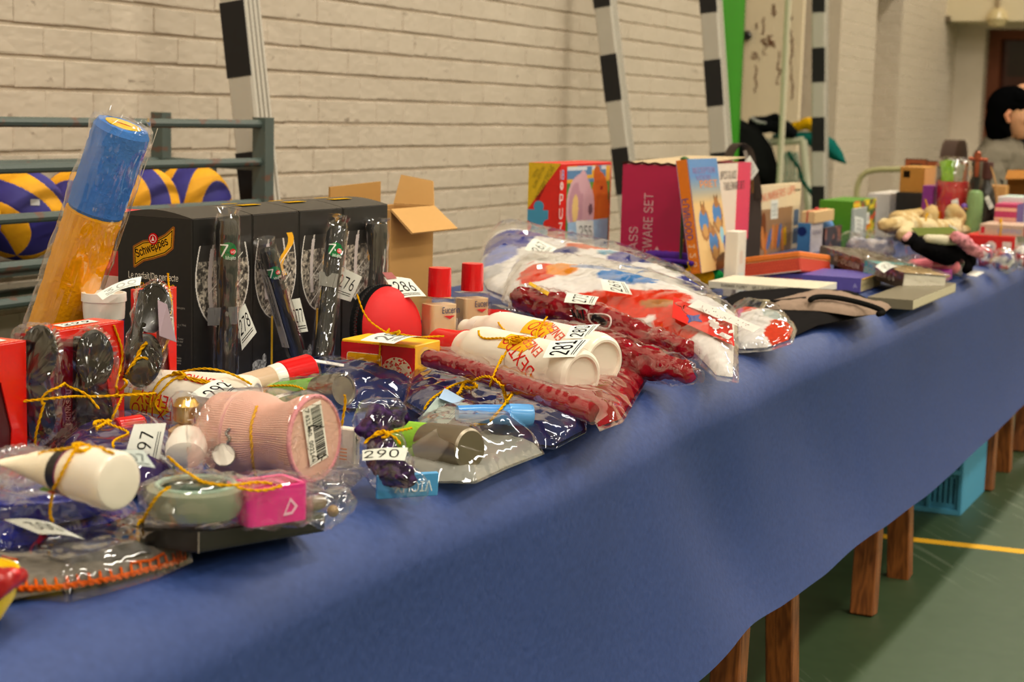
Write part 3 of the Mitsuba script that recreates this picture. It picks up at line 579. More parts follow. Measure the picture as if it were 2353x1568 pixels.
for sx in (-.16, .18):
    for sy in (-.4, .02): part(k, 'leg', tube([(xw + sx, cw[1] + sy, 0), (xw + sx, cw[1] + sy, .4)], .014, 8), 'metal', (90, 90, 90))
# ================================================================ helpers for the goods on the table
def corner3(N, Rr, Lf, h, left=False):
    """frame of a box lying askew: near bottom corner, right corner, left corner"""
    ex = unit(Rr - N); l = Lf - N; ey = unit(l - ex * (l @ ex))
    if left: ey = unit(l); ex = unit(ex - ey * (ex @ ey))
    b = Box.__new__(Box); ez = np.cross(ex, ey)
    b.C, b.ex, b.ey, b.ez, b.w, b.d, b.h, b.M = N, ex, ey, ez, np.linalg.norm(Rr - N), abs(l @ ey), h, fr(N, ex, ey, ez)
    b.R = lambda a=0., c=0., e=.0003: fr(N + ex * a + ez * c - ey * e, ex, ez); b.L = lambda a=0., c=0., e=.0003: fr(N + ey * (b.d - a) + ez * c - ex * e, -ey, ez); b.U = lambda a=0., c=0., e=.0003: fr(N + ex * a + ey * c + ez * (h + e), ex, ey); return b
def ink(parent, name, m, M, col, fin='matte', label=None): return part(parent, name, m, fin, col, smooth=False, M=M, label=label)
def rect(x, y, w, h, t=.0003): return sh(trimesh.creation.box((w, h, t)), x + w / 2, y + h / 2, t / 2)
def gridprint(parent, w, h, n, fn, M, fin='card', name='print', t=.0004, mask=None):
    """a flat print as a finely divided sheet; fn(x, y) in 0..1 gives its sRGB ink"""
    ny = max(2, int(n * h / w)); xs, ys = np.linspace(0, 1, n), np.linspace(0, 1, ny); X, Y = np.meshgrid(xs, ys)
    v = np.stack([X.ravel() * w, Y.ravel() * h, np.full(X.size, t)], 1); i, j = np.meshgrid(np.arange(ny - 1), np.arange(n - 1), indexing='ij'); a = i * n + j
    f = np.stack([a, a + 1, a + n + 1, a + n], -1).reshape(-1, 4); f = np.vstack([f[:, [0, 1, 2]], f[:, [0, 2, 3]]])
    if mask is not None:
        c = v[f].mean(1); f = f[mask(c[:, 0] / w, c[:, 1] / h)]; u_, inv = np.unique(f, return_inverse=True); v, f = v[u_], inv.reshape(-1, 3)
    return part(parent, name, (v, f), fin, lambda q: fn(q[:, 0] / w, q[:, 1] / h), smooth=True, M=M)
def film(parent, m, name='plastic_wrap', fin='film', M=None): return part(parent, name, m, fin, (235, 235, 235), smooth=24, M=M)
def worldpts(key): return [np.vstack([MESH[k][0] for k in MESH if k == key or k.startswith(key + '__')])]
def wrap_thing(key, grow=.002, amp=.003, k=34., seed=0, e=.009, flaps=(), skip=('number_tag', 'twine')):
    """film round everything built so far of a thing, with loose flaps of it given as picture quads on the thing"""
    pts = np.vstack([MESH[q][0] for q in MESH if (q == key or q.startswith(key + '__')) and not any(s in q for s in skip)])
    h = trimesh.convex.convex_hull(pts); h = fine(h, e); h.merge_vertices(); h.vertices = h.vertices + h.vertex_normals * grow; h = crumple(h, amp, k, seed)
    ms = [h] + [sheet(q, amp=.006, seed=seed + i, keys=[key]) for i, q in enumerate(flaps)]; return film(key, cat(*ms))
def sheet(c4, amp=.006, seed=0, keys=(), n=16, k=60., dist=None, off=.004):
    """a loose crumpled sheet of film between four picture points, each laid on the named things"""
    p = [on(keys, u, v, off) for u, v in c4] if dist is None else [EYE + ray(u, v) * dist for u, v in c4]
    g = np.linspace(0, 1, n); S, Tt = np.meshgrid(g, g); v = quad(p, S.ravel(), Tt.ravel()); nn = unit(np.cross(A(p[1]) - p[0], A(p[3]) - p[0]))
    v = v + nn * (amp * ridge(v, k, seed))[:, None]; i, j = np.meshgrid(np.arange(n - 1), np.arange(n - 1), indexing='ij'); a = i * n + j
    f = np.stack([a, a + 1, a + n + 1, a + n], -1).reshape(-1, 4); return trimesh.Trimesh(v, np.vstack([f[:, [0, 1, 2]], f[:, [0, 2, 3]]]), process=False)
def flatbag(parent, px, z, hgt, seed, n=34, edge=.05, amp=.006, k=40., name='plastic_bag', fin='film', col=(235, 235, 235)):
    """a clear bag lying on the table over what it holds: its outline in picture points, its swell"""
    q = [at(u, v, z=z)[:2] for u, v in px]; m = pillow(q, hgt, n, edge, amp, k, seed, power=.6); return part(parent, name, m, fin, col, smooth=24, M=fr((0, 0, z), (1., 0, 0), (0, 1., 0)))
def cyl(P, Q, prof, n=40):
    """a lathe along P -> Q; prof in (radius m, fraction of the length)"""
    L = np.linalg.norm(Q - P); return mv(lathe([(r, t * L) for r, t in prof], n), axisM(P, Q - P))
def along(P, Q, t): return P + (Q - P) * t
# ================================================================ wrapped foam rolls
B0 = at(62, 960, z=.757); dB = np.linalg.norm(B0 - EYE); r_ = .0365
tp = EYE + unit(ray(283, 288)) * (dB - .13); ax = unit(tp - B0); L_ = np.linalg.norm(tp - B0); s_ = .715 * L_
k = thing('foam_roll_pack', 'yellow and blue foam rolls in a clear bag leaning upright behind the red boxes', 'foam roll')
Mr = axisM(B0, ax, up=EYE - B0)
ry = crumple(fine(lathe([(r_ - .003, .02), (r_, .024), (r_, s_ - .003), (r_ - .003, s_)], 40), .012), .0012, 60, 1); part(k, 'yellow_roll', ry, 'fabric', (232, 160, 10), smooth=40, M=Mr)
rb_ = crumple(fine(lathe([(r_ - .003, s_), (r_ + .0, s_ + .004), (r_, L_ - .008), (r_ - .004, L_)], 40), .012), .0012, 60, 2); part(k, 'blue_roll', rb_, 'fabric', (66, 122, 200), smooth=40, M=Mr)
lab = part(k, 'label', lathe([(.0235, L_ + .0002), (.0235, L_ + .0012)], 40), 'card', (232, 186, 16), M=Mr)
part(lab, 'lettering', sh(cat(rect(-.011, -.002, .020, .003)), 0, 0, L_ + .0013), 'matte', (190, 40, 30), M=Mr)
bag = crumple(fine(lathe([(r_ + .001, .005), (r_ + .004, .03), (r_ + .005, L_ * .5), (r_ + .004, L_ * .9), (r_ + .003, L_ + .004), (r_ - .006, L_ + .006)], 30), .011), .004, 30, 4, wrinkle=(1, 1, .6))
xx, yy = Mr[:3, 0], Mr[:3, 1]
fl = []
for a0, a1, hh in ((.3, 1.6, .035), (2.6, 3.6, .028), (1.9, 2.5, .03)):
    g = np.linspace(a0, a1, 9); rows = [np.stack([(r_ + .002 - t * .012) * np.cos(g), (r_ + .002 - t * .012) * np.sin(g), L_ + .002 + t * hh * (.7 + .3 * np.sin(5 * g)) * np.ones(9)], 1) for t in np.linspace(0, 1, 6)]
    v = np.vstack(rows); v = v + .004 * (meshkit.noise(v * 90, 4)[:, None] - .5); f = []
    for i in range(5):
        for j in range(8): a = i * 9 + j; f += [(a, a + 1, a + 10), (a, a + 10, a + 9)]
    fl.append(trimesh.Trimesh(v, f, process=False))
seam = tube([( -r_ - .006, 0, z) for z in np.linspace(.03, L_ + .01, 30)], .007, 8, flat=.08)
film(k, cat(bag, *fl, seam), 'plastic_bag', M=Mr)
# ================================================================ red carriers with wrapped sunglasses
RED = (214, 26, 14)
def red_carrier(C, u0, u2, vtop, u1, label, h=None, yaw=0., w=None, d=None):
    k = thing('red_carton', label, 'box', 'red bottle cartons'); b = Box(C, u0, u2, vtop, u1, h=h, yaw=yaw, w=w, d=d); w, d, h = b.w, b.d, b.h
    part(k, 'core', sh(rbox(w - .006, d - .006, h - .004), .003, .003, .001), 'card', (70, 10, 12), M=b.M)
    for nm, ln, Mf in (('front_panel', w, b.R(0, 0, .0)), ('side_panel', d, b.L(0, 0, .0))):
        P = sbox(0, 0, ln, h).difference(Polygon([(ln * .30, 0), (ln * .26, h * .35), (ln * .34, h * .72), (ln * .66, h * .72), (ln * .80, h * .35), (ln * .76, 0)]))
        part(k, nm, slab(P, .002), 'gloss', RED, smooth=False, M=Mf @ fr((0, 0, -.0022), (1., 0, 0), (0, 1., 0)))
    part(k, 'top_panel', sh(rbox(w, d, .003), 0, 0, h - .003), 'gloss', (228, 58, 22), M=b.M)
    st = cat(*[rect(i * w / 16, .002, w / 30, .0007) for i in range(16)], *[rect(.002, i * d / 16, .0007, d / 30) for i in range(16)]); ink(k, 'stitching', st, b.U(0, 0), (240, 190, 180))
    return k, b
def sunglasses(O, up, out, label, W=.128, seed=0, tint=(22, 18, 20)):
    """folded sunglasses: O the middle of the front, up along its width, out the way the lenses look"""
    k = thing('sunglasses', label, 'sunglasses'); up = unit(up); out = unit(out - up * (out @ up)); M = fr(O, np.cross(up, out), up, out)  # x across, y along width, z out
    for s in (-1, 1):
        e = A([[.0205 * math.cos(a) * (1 if math.cos(a) < 0 else .8), .030 * math.sin(a) * (1 - .15 * math.cos(a))] for a in np.linspace(0, 2 * np.pi, 28, endpoint=False)]); cy = s * W * .26
        c = lambda v: np.c_[v[:, 0], v[:, 1], .012 - 1.9 * (v[:, 1]) ** 2 - 4 * v[:, 0] ** 2]
        P = Polygon(e).buffer(.001); ring = P.buffer(.003, join_style=1).difference(P.buffer(-.0005))
        part(k, 'lens', warp(fine(slab(affinity.translate(P, 0, cy), .0016), .006), lambda v: np.c_[v[:, 0], v[:, 1], v[:, 2] + .010 - 1.9 * v[:, 1] ** 2 - 4 * v[:, 0] ** 2]), 'gloss', tint, smooth=True, M=M)
        part(k, 'rim', warp(fine(slab(affinity.translate(ring, 0, cy), .004), .006), lambda v: np.c_[v[:, 0], v[:, 1], v[:, 2] + .009 - 1.9 * v[:, 1] ** 2 - 4 * v[:, 0] ** 2]), 'gloss', (14, 14, 15), smooth=30, M=M)
        part(k, 'temple', rbox(.010, .118, .004, .0015), 'gloss', (16, 16, 17), M=M @ fr((-.024, -.059, -.006 - .007 * (s > 0)), (1., 0, 0), (0, 1., 0)))
    part(k, 'bridge', tube([(-.010, -.012, .010), (-.013, 0, .012), (-.010, .012, .010)], .003, 8), 'gloss', (14, 14, 15), M=M); return k, M
Cb = base(139, 1.36); kB, bB = red_carrier(Cb, 62, 284, 760, 139, 'red carton topped with ticket 299, yellow twine round it')
numtag(kB, '299', [(140, 742), (230, 731), (205, 748), (112, 756)], None, pts=[bB.U(bB.w * .25, bB.d * .75, .0006)[:3, 3], bB.U(bB.w * .8, bB.d * .75, .0006)[:3, 3], bB.U(bB.w * .75, bB.d * .3, .0006)[:3, 3], bB.U(bB.w * .2, bB.d * .3, .0006)[:3, 3]], bend=0)
Ca = base(-112, 1.335); kA, bA = red_carrier(Ca, -150, 44, 745, -112, 'red carton at the left picture edge', h=bB.h, w=bB.w, d=bB.d)
numtag(kA, '298', None, None, pts=[bA.U(bA.w * a, bA.d * c, .0006)[:3, 3] for a, c in ((.4, .8), (.9, .8), (.85, .25), (.35, .25))], bend=0)
toL = A([-.75, -.6, .1]); z9 = A([0, 0, 1.])
g1, M1 = sunglasses(at(98, 880, y=1.33), z9 + .05 * bB.ex, A([-.8, -.25, .1]), 'wrapped black sunglasses hanging upright between the two red cartons', W=.13)
part(g1, 'pouch', sh(rbox(.035, .13, .008, .003), -.045, -.075, -.02), 'fabric', (110, 12, 26), M=M1); wrap_thing(g1, .002, .006, 42, 3, .009)
g2, M2 = sunglasses(at(218, 885, y=1.325), z9 + .03 * bB.ex, A([-.55, -.8, .1]), 'wrapped black sunglasses against the front of the red carton with ticket 299', W=.13)
part(g2, 'pouch', sh(rbox(.03, .13, .008, .003), -.045, -.075, -.02), 'fabric', (110, 12, 26), M=M2); wrap_thing(g2, .002, .006, 42, 5, .009)
for kk, Mx in ((g1, M1), (g2, M2)): ink(kk + '__pouch', 'lettering', text('DRINKS.EU', .006), Mx @ fr((-.026, -.05, -.0115), (0, 1., 0), (-1., 0, 0)), (210, 150, 150))
Cc = base(337, 1.385); kC, bC = red_carrier(Cc, 300, 406, 668, 337, 'narrow red carton in front of the first black gift box')
g3, M3 = sunglasses(at(345, 772, y=1.34), A([.42, .1, 1.]), A([-.7, -.6, .25]), 'wrapped dark sunglasses tilted in front of the narrow red carton, with a grey card', W=.135, seed=2)
part(g3, 'card', flapq([on([g3], 362, 690, .02), on([g3], 384, 700, .022), at(406, 787, y=1.29), at(366, 772, y=1.285)], .0006), 'card', (128, 108, 118)); wrap_thing(g3, .002, .005, 42, 8, .009, skip=('number_tag', 'twine', 'card'))
numtag(kC, '279', [(368, 668), (397, 690), (402, 778), (374, 760)], dist=at(384, 730, y=1.36), box=(.15, .25, .7, .5))
tape = twine(kC, [(386, 628), (389, 665), (393, 705), (391, 745), (382, 790), (362, 826), (356, 824)], [kC], off=.01)
# another red carton behind the foam rolls
Cr = base(287, 1.60); k = thing('mug_carton', 'red carton with a picture of a white mug behind the foam rolls', 'box'); b = Box(Cr, 214, 330, 485, 287); part(k, 'body', rbox(b.w, b.d, b.h), 'card', (196, 20, 24), M=b.M); ink(k, 'print', rect(0, b.h * .78, b.d, b.h * .22), b.L(), (40, 20, 22), 'card'); ink(k, 'print', rect(0, b.h * .52, b.d, b.h * .12), b.L(), (222, 186, 170), 'card')
ink(k, 'picture', slab(Polygon([(b.d * .45, b.h * .22), (b.d * .95, b.h * .22), (b.d, b.h * .52), (b.d * .4, b.h * .52)]).buffer(.006), .0004), b.L(0, 0, .0008), (206, 196, 200), 'card'); ink(k, 'picture', slab(Polygon([(b.d * .62, 0), (b.d * .72, 0), (b.d * .74, b.h * .25), (b.d * .60, b.h * .25)]), .0004), b.L(0, 0, .0012), (150, 120, 130), 'card')
# jar with a white lid, paper ticket on top
Cj = base(241, 1.43); k = thing('white_jar', 'white-lidded jar with a dark blue label between the foam rolls and the sunglasses', 'jar'); hj = vt(241, 672, Cj) - Cj[2]; rj = .0285
part(k, 'body', lathe([(rj - .006, 0), (rj - .003, .003), (rj - .003, hj - .03)]), 'gloss', (216, 212, 206), M=fr(Cj, (1., 0, 0), (0, 1., 0)))
part(k, 'label', lathe([(rj - .0028, .01), (rj - .0024, .011), (rj - .0024, hj - .036), (rj - .0028, hj - .035)]), 'card', (36, 40, 96), M=fr(Cj, (1., 0, 0), (0, 1., 0)))
part(k, 'lid', lathe([(rj - .002, hj - .034), (rj - .001, hj - .02), (rj - .001, hj - .012), (rj + .001, hj - .011), (rj + .0005, hj), (rj - .003, hj), (rj - .004, hj - .004), (.001, hj - .004)]), 'gloss', (232, 228, 220), M=fr(Cj, (1., 0, 0), (0, 1., 0)))
numtag(k, '300', [(222, 672), (326, 632), (322, 652), (236, 686)], dist=at(262, 665, y=1.38), tilt=A([-.3, -.3, 1.]), ink=(170, 172, 170))
# ================================================================ black gift boxes with a glass on them
GL = 'black gift boxes with a glass printed on them'
def glass_print(seed, lemon, opener):
    R = np.random.default_rng(seed)
    def fn(x, y):
        col = np.tile(A([22., 21, 20]), (len(x), 1)); cx, cy, hw, hh = .50, .62, .45, .235
        ty = (y - cy) / hh; half = hw * np.where(ty > .25, 1 - .16 * ((ty - .25) / .75) ** 1.5, np.sqrt(np.clip(1 - ((ty - .25) / 1.25) ** 2, 0, 1))); r = np.abs(x - cx)
        ins = (r < half) & (np.abs(ty) < 1); p = np.stack([x * 2.2, y * 4.4, x * 0 + seed], 1)
        n = meshkit.fbm(p * 13, 3, seed); m = 1 - np.abs(2 * meshkit.noise(p * 10, seed + 2) - 1); g = 52 + 165 * np.clip(n * 1.35 - .32 + .35 * (m > .9) - .22 * (n < .42), 0, 1)
        liq = ins & (ty < .62); col[liq] = np.stack([g, g * .95, g * .88], 1)[liq]
        top = ins & ~liq; col[top] = [46, 44, 42]; arc = top & (np.abs(np.abs(x - cx) - .16 - .12 * (1 - ty)) < .018); col[arc] = [190, 184, 180]
        edge = (r < half + .018) & (np.abs(ty) < 1.01) & ~((r < half - .004)); col[edge & (np.abs(ty) < 1)] = [205, 200, 196]
        shine = ins & (np.abs(x - cx + .22 - .07 * (ty - .1) ** 2) < .035) & (ty > -.5) & (ty < .9); col[shine] = [200, 190, 190]
        if lemon:
            le = (np.abs(x - cx - .22 + .12 * np.sin(ty * 5)) < .065) & (ty > .05) & (ty < 1.12); col[le] = [232, 170, 22]
        sl = np.abs((y - cy + .005) - (x - cx - .05) * .36); band = (np.abs(x - cx - .05) < .3); col[ins & band & (np.abs(sl - .075) < .004)] = [225, 220, 215]
        if opener:
            rr = np.hypot((x - .62) * .5, (y - .47)); col[(rr < .06)] = [20, 18, 18]; col[np.abs(rr - .062) < .004] = [226, 196, 20]
        bx_ = (np.abs(x - .42) < .022) & (y < .40) & (y > .0)
        if opener: col[bx_] = [206, 160, 20]
        if lemon:
            dg = ((x - .12) / .17) ** 2 + ((y - .10) / .055) ** 2 < 1; dg |= ((x - .26) / .05) ** 2 + ((y - .145) / .04) ** 2 < 1; gg = 60 + 140 * meshkit.noise(p * 24, 5); col[dg] = np.stack([gg] * 3, 1)[dg]
        return col
    return fn
C1 = base(441, 1.462); us = [(441, 578), (579, 685), (686, 785), (786, 889)]; GB = []
names = ['first black gift box from the left, with the yellow banner on its side', 'second black gift box from the left, behind ticket 277', 'third black gift box from the left, behind ticket 276', 'last black gift box of the row, half behind the round red case']
hB = None
for i, (a, b_) in enumerate(us):
    C = at(a, 600, y=C1[1]); C[2] = ZT; b = Box(C, 270, b_, 503 if i == 0 else None, a, h=hB, d=None if i == 0 else dB_)
    if i == 0: hB, dB_ = b.h, b.d
    k = thing('gift_box', names[i], 'box', GL); GB.append((k, b)); w, d, h = b.w, b.d, b.h
    part(k, 'body', rbox(w - .0006, d, h, .0015), 'card', (22, 20, 18), M=b.M)
    n_ = 14; pr = [(x, .010 * math.sin(math.pi * x)) for x in np.linspace(0, 1, n_)]; P = Polygon([(x * d, z) for x, z in pr] + [(d, .0)])
    part(k, 'lid', slab(Polygon([(0, -.001), *[(x * d, z) for x, z in pr], (d, -.001)]), w - .001), 'card', (52, 48, 43), smooth=30, M=fr(b.C + A([0, 0, h]), b.ey, (0, 0, 1.), b.ex))
    ink(k, 'lid_print', cat(rect(w * .25, d * .3, w * .4, d * .12), rect(w * .3, d * .6, w * .3, d * .04)), fr(b.C + A([0, 0, h + .0098]), b.ex, b.ey), (200, 150, 30)) if i else None
    gridprint(k, w - .004, h - .004, 130, glass_print(i + 3, i > 0, i in (1, 2)), b.R(.002, .002, .0002), 'card', 'glass_picture')
    ink(k, 'logo', text('Schweppes', .012, .048, centre=True), b.R(w * .52, h * .62, .0006) @ rotz(.42), (232, 228, 222))
k, b = GB[0]; d, h = b.d, b.h
px = lambda u, v: (lambda p: A([(b.C + b.ey * b.d - p) @ b.ey, p[2] - b.C[2]]))(at(u, v, x=b.C[0]))
s_ = [px(u, v) for u, v in ((309, 568), (330, 556), (360, 553), (382, 541), (399, 525), (396, 570), (380, 583), (352, 592), (330, 597), (310, 611))]
ban = Polygon(s_); ink(k, 'banner_edge', slab(ban.buffer(.0028, join_style=1), .0003), b.L(0, 0, .0003), (150, 90, 40)); ink(k, 'banner', slab(ban, .0005), b.L(0, 0, .0004), (226, 168, 36)); ink(k, 'banner_line', slab(ban.buffer(-.001).difference(ban.buffer(-.0022)), .0005), b.L(0, 0, .0006), (40, 28, 20))
c0, c1 = px(316, 592), px(388, 562); ang = math.atan2(*(c1 - c0)[::-1]); ink(k, 'logo', text('Schweppes', .0125, np.linalg.norm(c1 - c0)), b.L(*c0, .001) @ rotz(ang), (36, 24, 18))
c_ = px(353, 549); ink(k, 'emblem', slab(Point(*c_).buffer(.0085), .0006), b.L(0, 0, .0009), (200, 26, 30)); ink(k, 'emblem_mark', slab(Point(*c_).buffer(.0062).difference(Point(*c_).buffer(.0052)).union(Polygon([c_ + [0, .004], c_ + [.003, -.003], c_ + [-.003, -.003]])), .0004), b.L(0, 0, .0016), (240, 220, 210))
c0, c1 = px(296, 638), px(410, 648); ink(k, 'lettering', text('Le parfait/De perfecte', .0098, abs(c1 - c0)[0]), b.L(c0[0], c0[1], .0005), (232, 222, 208)); c0, c1 = px(312, 666), px(402, 668); ink(k, 'lettering', text('GIN & TONIC', .0125, abs(c1 - c0)[0]), b.L(c0[0], c0[1] - .0005, .0005), (214, 158, 26))
for u, v, s in ((402, 709, 'ballonglas'), (402, 748, 'de 4 x 70cl'), (402, 752.5, 'avec'), (402, 780, 'de Tonic'), (402, 786, 'zich niet'), (402, 794, 'met de'), (402, 824, 'behulp'), (402, 830, 'zonder'), (402, 836, 'aroma')): ink(k, 'small_print', text(s, .0028), b.L(*px(u, v), .0005), (150, 146, 140))
# wrapped black muddlers leaning on the boxes
MU = 'wrapped black muddlers leaning on the gift boxes'
def muddler(p0, p1, y0, y1, r, label, disc, waist=False, paper=False):
    k = thing('muddler', label, 'muddler', MU); P, Q = at(*p0, y=y0), at(*p1, y=y1); L = np.linalg.norm(Q - P); M = axisM(P, Q - P)
    pr = [(r * .72, 0), (r * .8, L * .02), (r * .82, L * .45), (r * .86, L * .6), (r, L * .85), (r * .98, L * .95), (r * .75, L * .985), (r * .3, L)] if not waist else [(r * .8, 0), (r * .8, L * .2), (r * .62, L * .45), (r * .62, L * .6), (r, L * .8), (r, L * .93), (r * .9, L)]
    part(k, 'stick', lathe(pr, 30), 'satin', (32, 31, 31), M=M)
    if disc:
        a0 = math.atan2(*((EYE - P) @ M[:3, :2])[::-1]) + .12; f = roundwrap(r + .0008, a0)
        for nm, m, z, c in (('badge', slab(Point(0, 0).buffer(r * .78), .0003), 0, (20, 112, 60)), ('logo', sh(text('7', r * 1.1), -r * .75, -r * .5, .0005), 0, (240, 240, 236)), ('logo_dot', sh(slab(Point(0, 0).buffer(r * .27), .0003), r * .36, -r * .05, .0006), 0, (206, 30, 40)), ('logo', sh(text('up', r * .3), r * .18, -r * .17, .001), 0, (245, 240, 240)), ('lettering', sh(text('Mojito', r * .32, r * .9), -r * .25, -r * .75, .0006), 0, (236, 240, 236))):
            ink(k, nm, warp(m, lambda v: f(v) + [0, 0, L * .80], .004), M, c)
    if paper: part(k, 'leaflet', mv(cat(rbox(r * 1.1, .001, L * .8, .0004)), M @ fr((-r * 1.05, -r * .95, L * .1), (1., 0, 0), (0, 1., 0))), 'matte', (176, 172, 170)); ink(k + '__leaflet', 'barcode', cat(*[rect(i * .0014, 0, .0007, .015) for i in range(9)], *[rect(.003 + .003 * j, -.10, .0007, .09) for j in range(3)]), M @ fr((-r * .95, -r * .95 - .0008, L * .84), (1., 0, 0), (0, 0, 1.)), (50, 50, 50))
    top = lathe([(r + .0015, L * .0), (r + .0022, L * .5), (r + .0028, L * .9), (r + .001, L * 1.005), (r * .9, L * 1.03), (r * 1.25, L * 1.07)], 26); film(k, crumple(fine(top, .009), .0013, 45, len(MESH)), 'plastic_sleeve', M=M); return k, M, L
bf = GB[0][1].C[1]
m1, Mm1, Lm1 = muddler((519, 866), (523, 502), bf - .025, bf - .024, .0165, 'straight upright wrapped black muddler with green badge at the first gift box', True)
m2, _, _ = muddler((682, 815), (612, 570), bf - .03, bf - .022, .0135, 'wrapped black muddler leaning sideways at the second gift box, with a barcode leaflet', True, paper=True)
m3, _, _ = muddler((739, 826), (775, 522), bf - .05, bf - .022, .016, 'wrapped black muddler with green badge leaning at the third gift box', True)
m4, _, _ = muddler((862, 700), (866, 515), bf - .022, bf - .02, .018, 'wrapped waisted black muddler at the last gift box, behind the round red case', False, waist=True)
part(m1, 'tape', flapq([on([m1], u, v, .004) for u, v in ((477, 708), (545, 705), (545, 745), (477, 749))], .0005), 'matte', (120, 120, 122)); numtag(m1, '278', [(544, 722), (563, 697), (590, 764), (556, 806)], dist=at(560, 750, y=bf - .03), box=(.08, .35, .8, .42))
numtag(m2, '277', [(662, 690), (689, 685), (708, 762), (688, 765)], dist=at(684, 725, y=bf - .012), box=(.05, .3, .85, .4)); numtag(m3, '276', [(779, 611), (832, 636), (806, 694), (767, 682)], dist=at(800, 650, y=bf - .03), box=(.12, .36, .72, .42)); part(m3, 'tape', flapq([on([m3], u, v, .004) for u, v in ((734, 624), (778, 630), (772, 662), (733, 656))], .0005), 'matte', (140, 138, 132))
# ================================================================ round red case
k = thing('zip_case', 'round red hard case with a black zipper, ticket 286 on top', 'case'); Cs = base(880, 1.372) + A([0, 0, .0735]); te = unit(EYE - Cs); rt = unit(np.cross([0, 0, 1.], te)); axd = unit(te * .62 + rt * .78 + A([0, 0, .05])); Mz = axisM(Cs, axd)
q = [(a * 1.13, z) for a, z in [(.0, .050), (.018, .049), (.036, .045), (.050, .036), (.059, .024), (.0635, .010), (.0645, .0045)]]
part(k, 'front_shell', lathe([(.0723, .0)] + q[::-1], 64), 'satin', (204, 18, 22), M=Mz); part(k, 'back_shell', lathe([(a, -z * .62) for a, z in q] + [(.0723, 0)], 64), 'satin', (196, 16, 20), M=Mz)
for z0, z1, dr_ in ((-.0125, -.002, .0012), (.002, .0125, .0012)): part(k, 'zip_tape', lathe([(.071, z0), (.0726 + dr_, z0 + .001), (.0726 + dr_, z1 - .001), (.071, z1)], 72), 'fabric', (24, 24, 25), M=Mz)
part(k, 'zip_teeth', cat(*[cbox(.0739 * math.cos(a), .0739 * math.sin(a), .0008 * (-1) ** i, .0022, .0022, .005, .0003) for i, a in enumerate(np.linspace(0, 2 * np.pi, 150, endpoint=False))]), 'satin', (40, 40, 40), smooth=False, M=Mz)
numtag(k, '286', [(882, 636), (944, 640), (980, 680), (916, 686)], [k], off=.006, tilt=A([-.5, -.35, .75]), box=(.15, .28, .7, .48)); part(k, 'tape', flapq([on([k], u, v, .0015) for u, v in ((878, 626), (900, 626), (912, 640), (890, 642))], .0004), 'matte', (190, 120, 120))
# yellow and red carton
C = base(952, 1.20); k = thing('glasses_carton', 'yellow and red carton tied with twine in front of the round red case', 'box'); b = Box(C, 787, 1016, 795, 952); w, d, h = b.w, b.d, b.h
part(k, 'body', rbox(w, d, h), 'card', (236, 176, 22), M=b.M); ink(k, 'side_print', rect(.0, 0, d - .0, h - .004), b.L(0, 0), (186, 18, 24), 'card')
P = sbox(d * .12, -.0, d * .52, h * .72).buffer(.004); ink(k, 'print', slab(P.buffer(.0012).difference(P), .0003), b.L(0, 0, .0008), (240, 220, 190)); ink(k, 'print', slab(P, .0003), b.L(0, 0, .0006), (222, 158, 26))
for i, s in enumerate(('GLASSES', 'BRILLEN', 'BRENNER')): ink(k, 'lettering', text(s, .006, .038), b.L(d * (.24 + .10 * i), h * .06, .001) @ rotz(math.pi / 2), (150, 60, 20))
case = Point(0, 0).buffer(1); case = affinity.translate(affinity.scale(case, d * .20, h * .26), d * .76, h * .50); ink(k, 'picture', slab(case, .0003), b.L(0, 0, .0006), (226, 200, 170)); RR = random.Random(3)
ink(k, 'picture_dots', slab(union_all([Point(d * .76 + RR.uniform(-.2, .2) * d, h * .5 + RR.uniform(-.26, .26) * h).buffer(RR.uniform(.0008, .0022)) for _ in range(90)]).intersection(case), .0003), b.L(0, 0, .001), (200, 40, 40))
twine(k, [(820, 676), (830, 705), (850, 738), (880, 760), (905, 766), (940, 772), (990, 774), (1020, 773)], [k], off=.006); twine(k, [(873, 776), (873, 800), (872, 830), (873, 850)], [k]); twine(k, [(895, 755), (905, 766), (918, 762), (912, 772), (898, 768)], [k], off=.006, name='twine_knot', r=.0018)
numtag(k, '285', [(828, 778), (905, 763), (985, 772), (905, 786)], [k], off=.001, tilt=A([0, 0, 1.]), ink=(120, 120, 120))
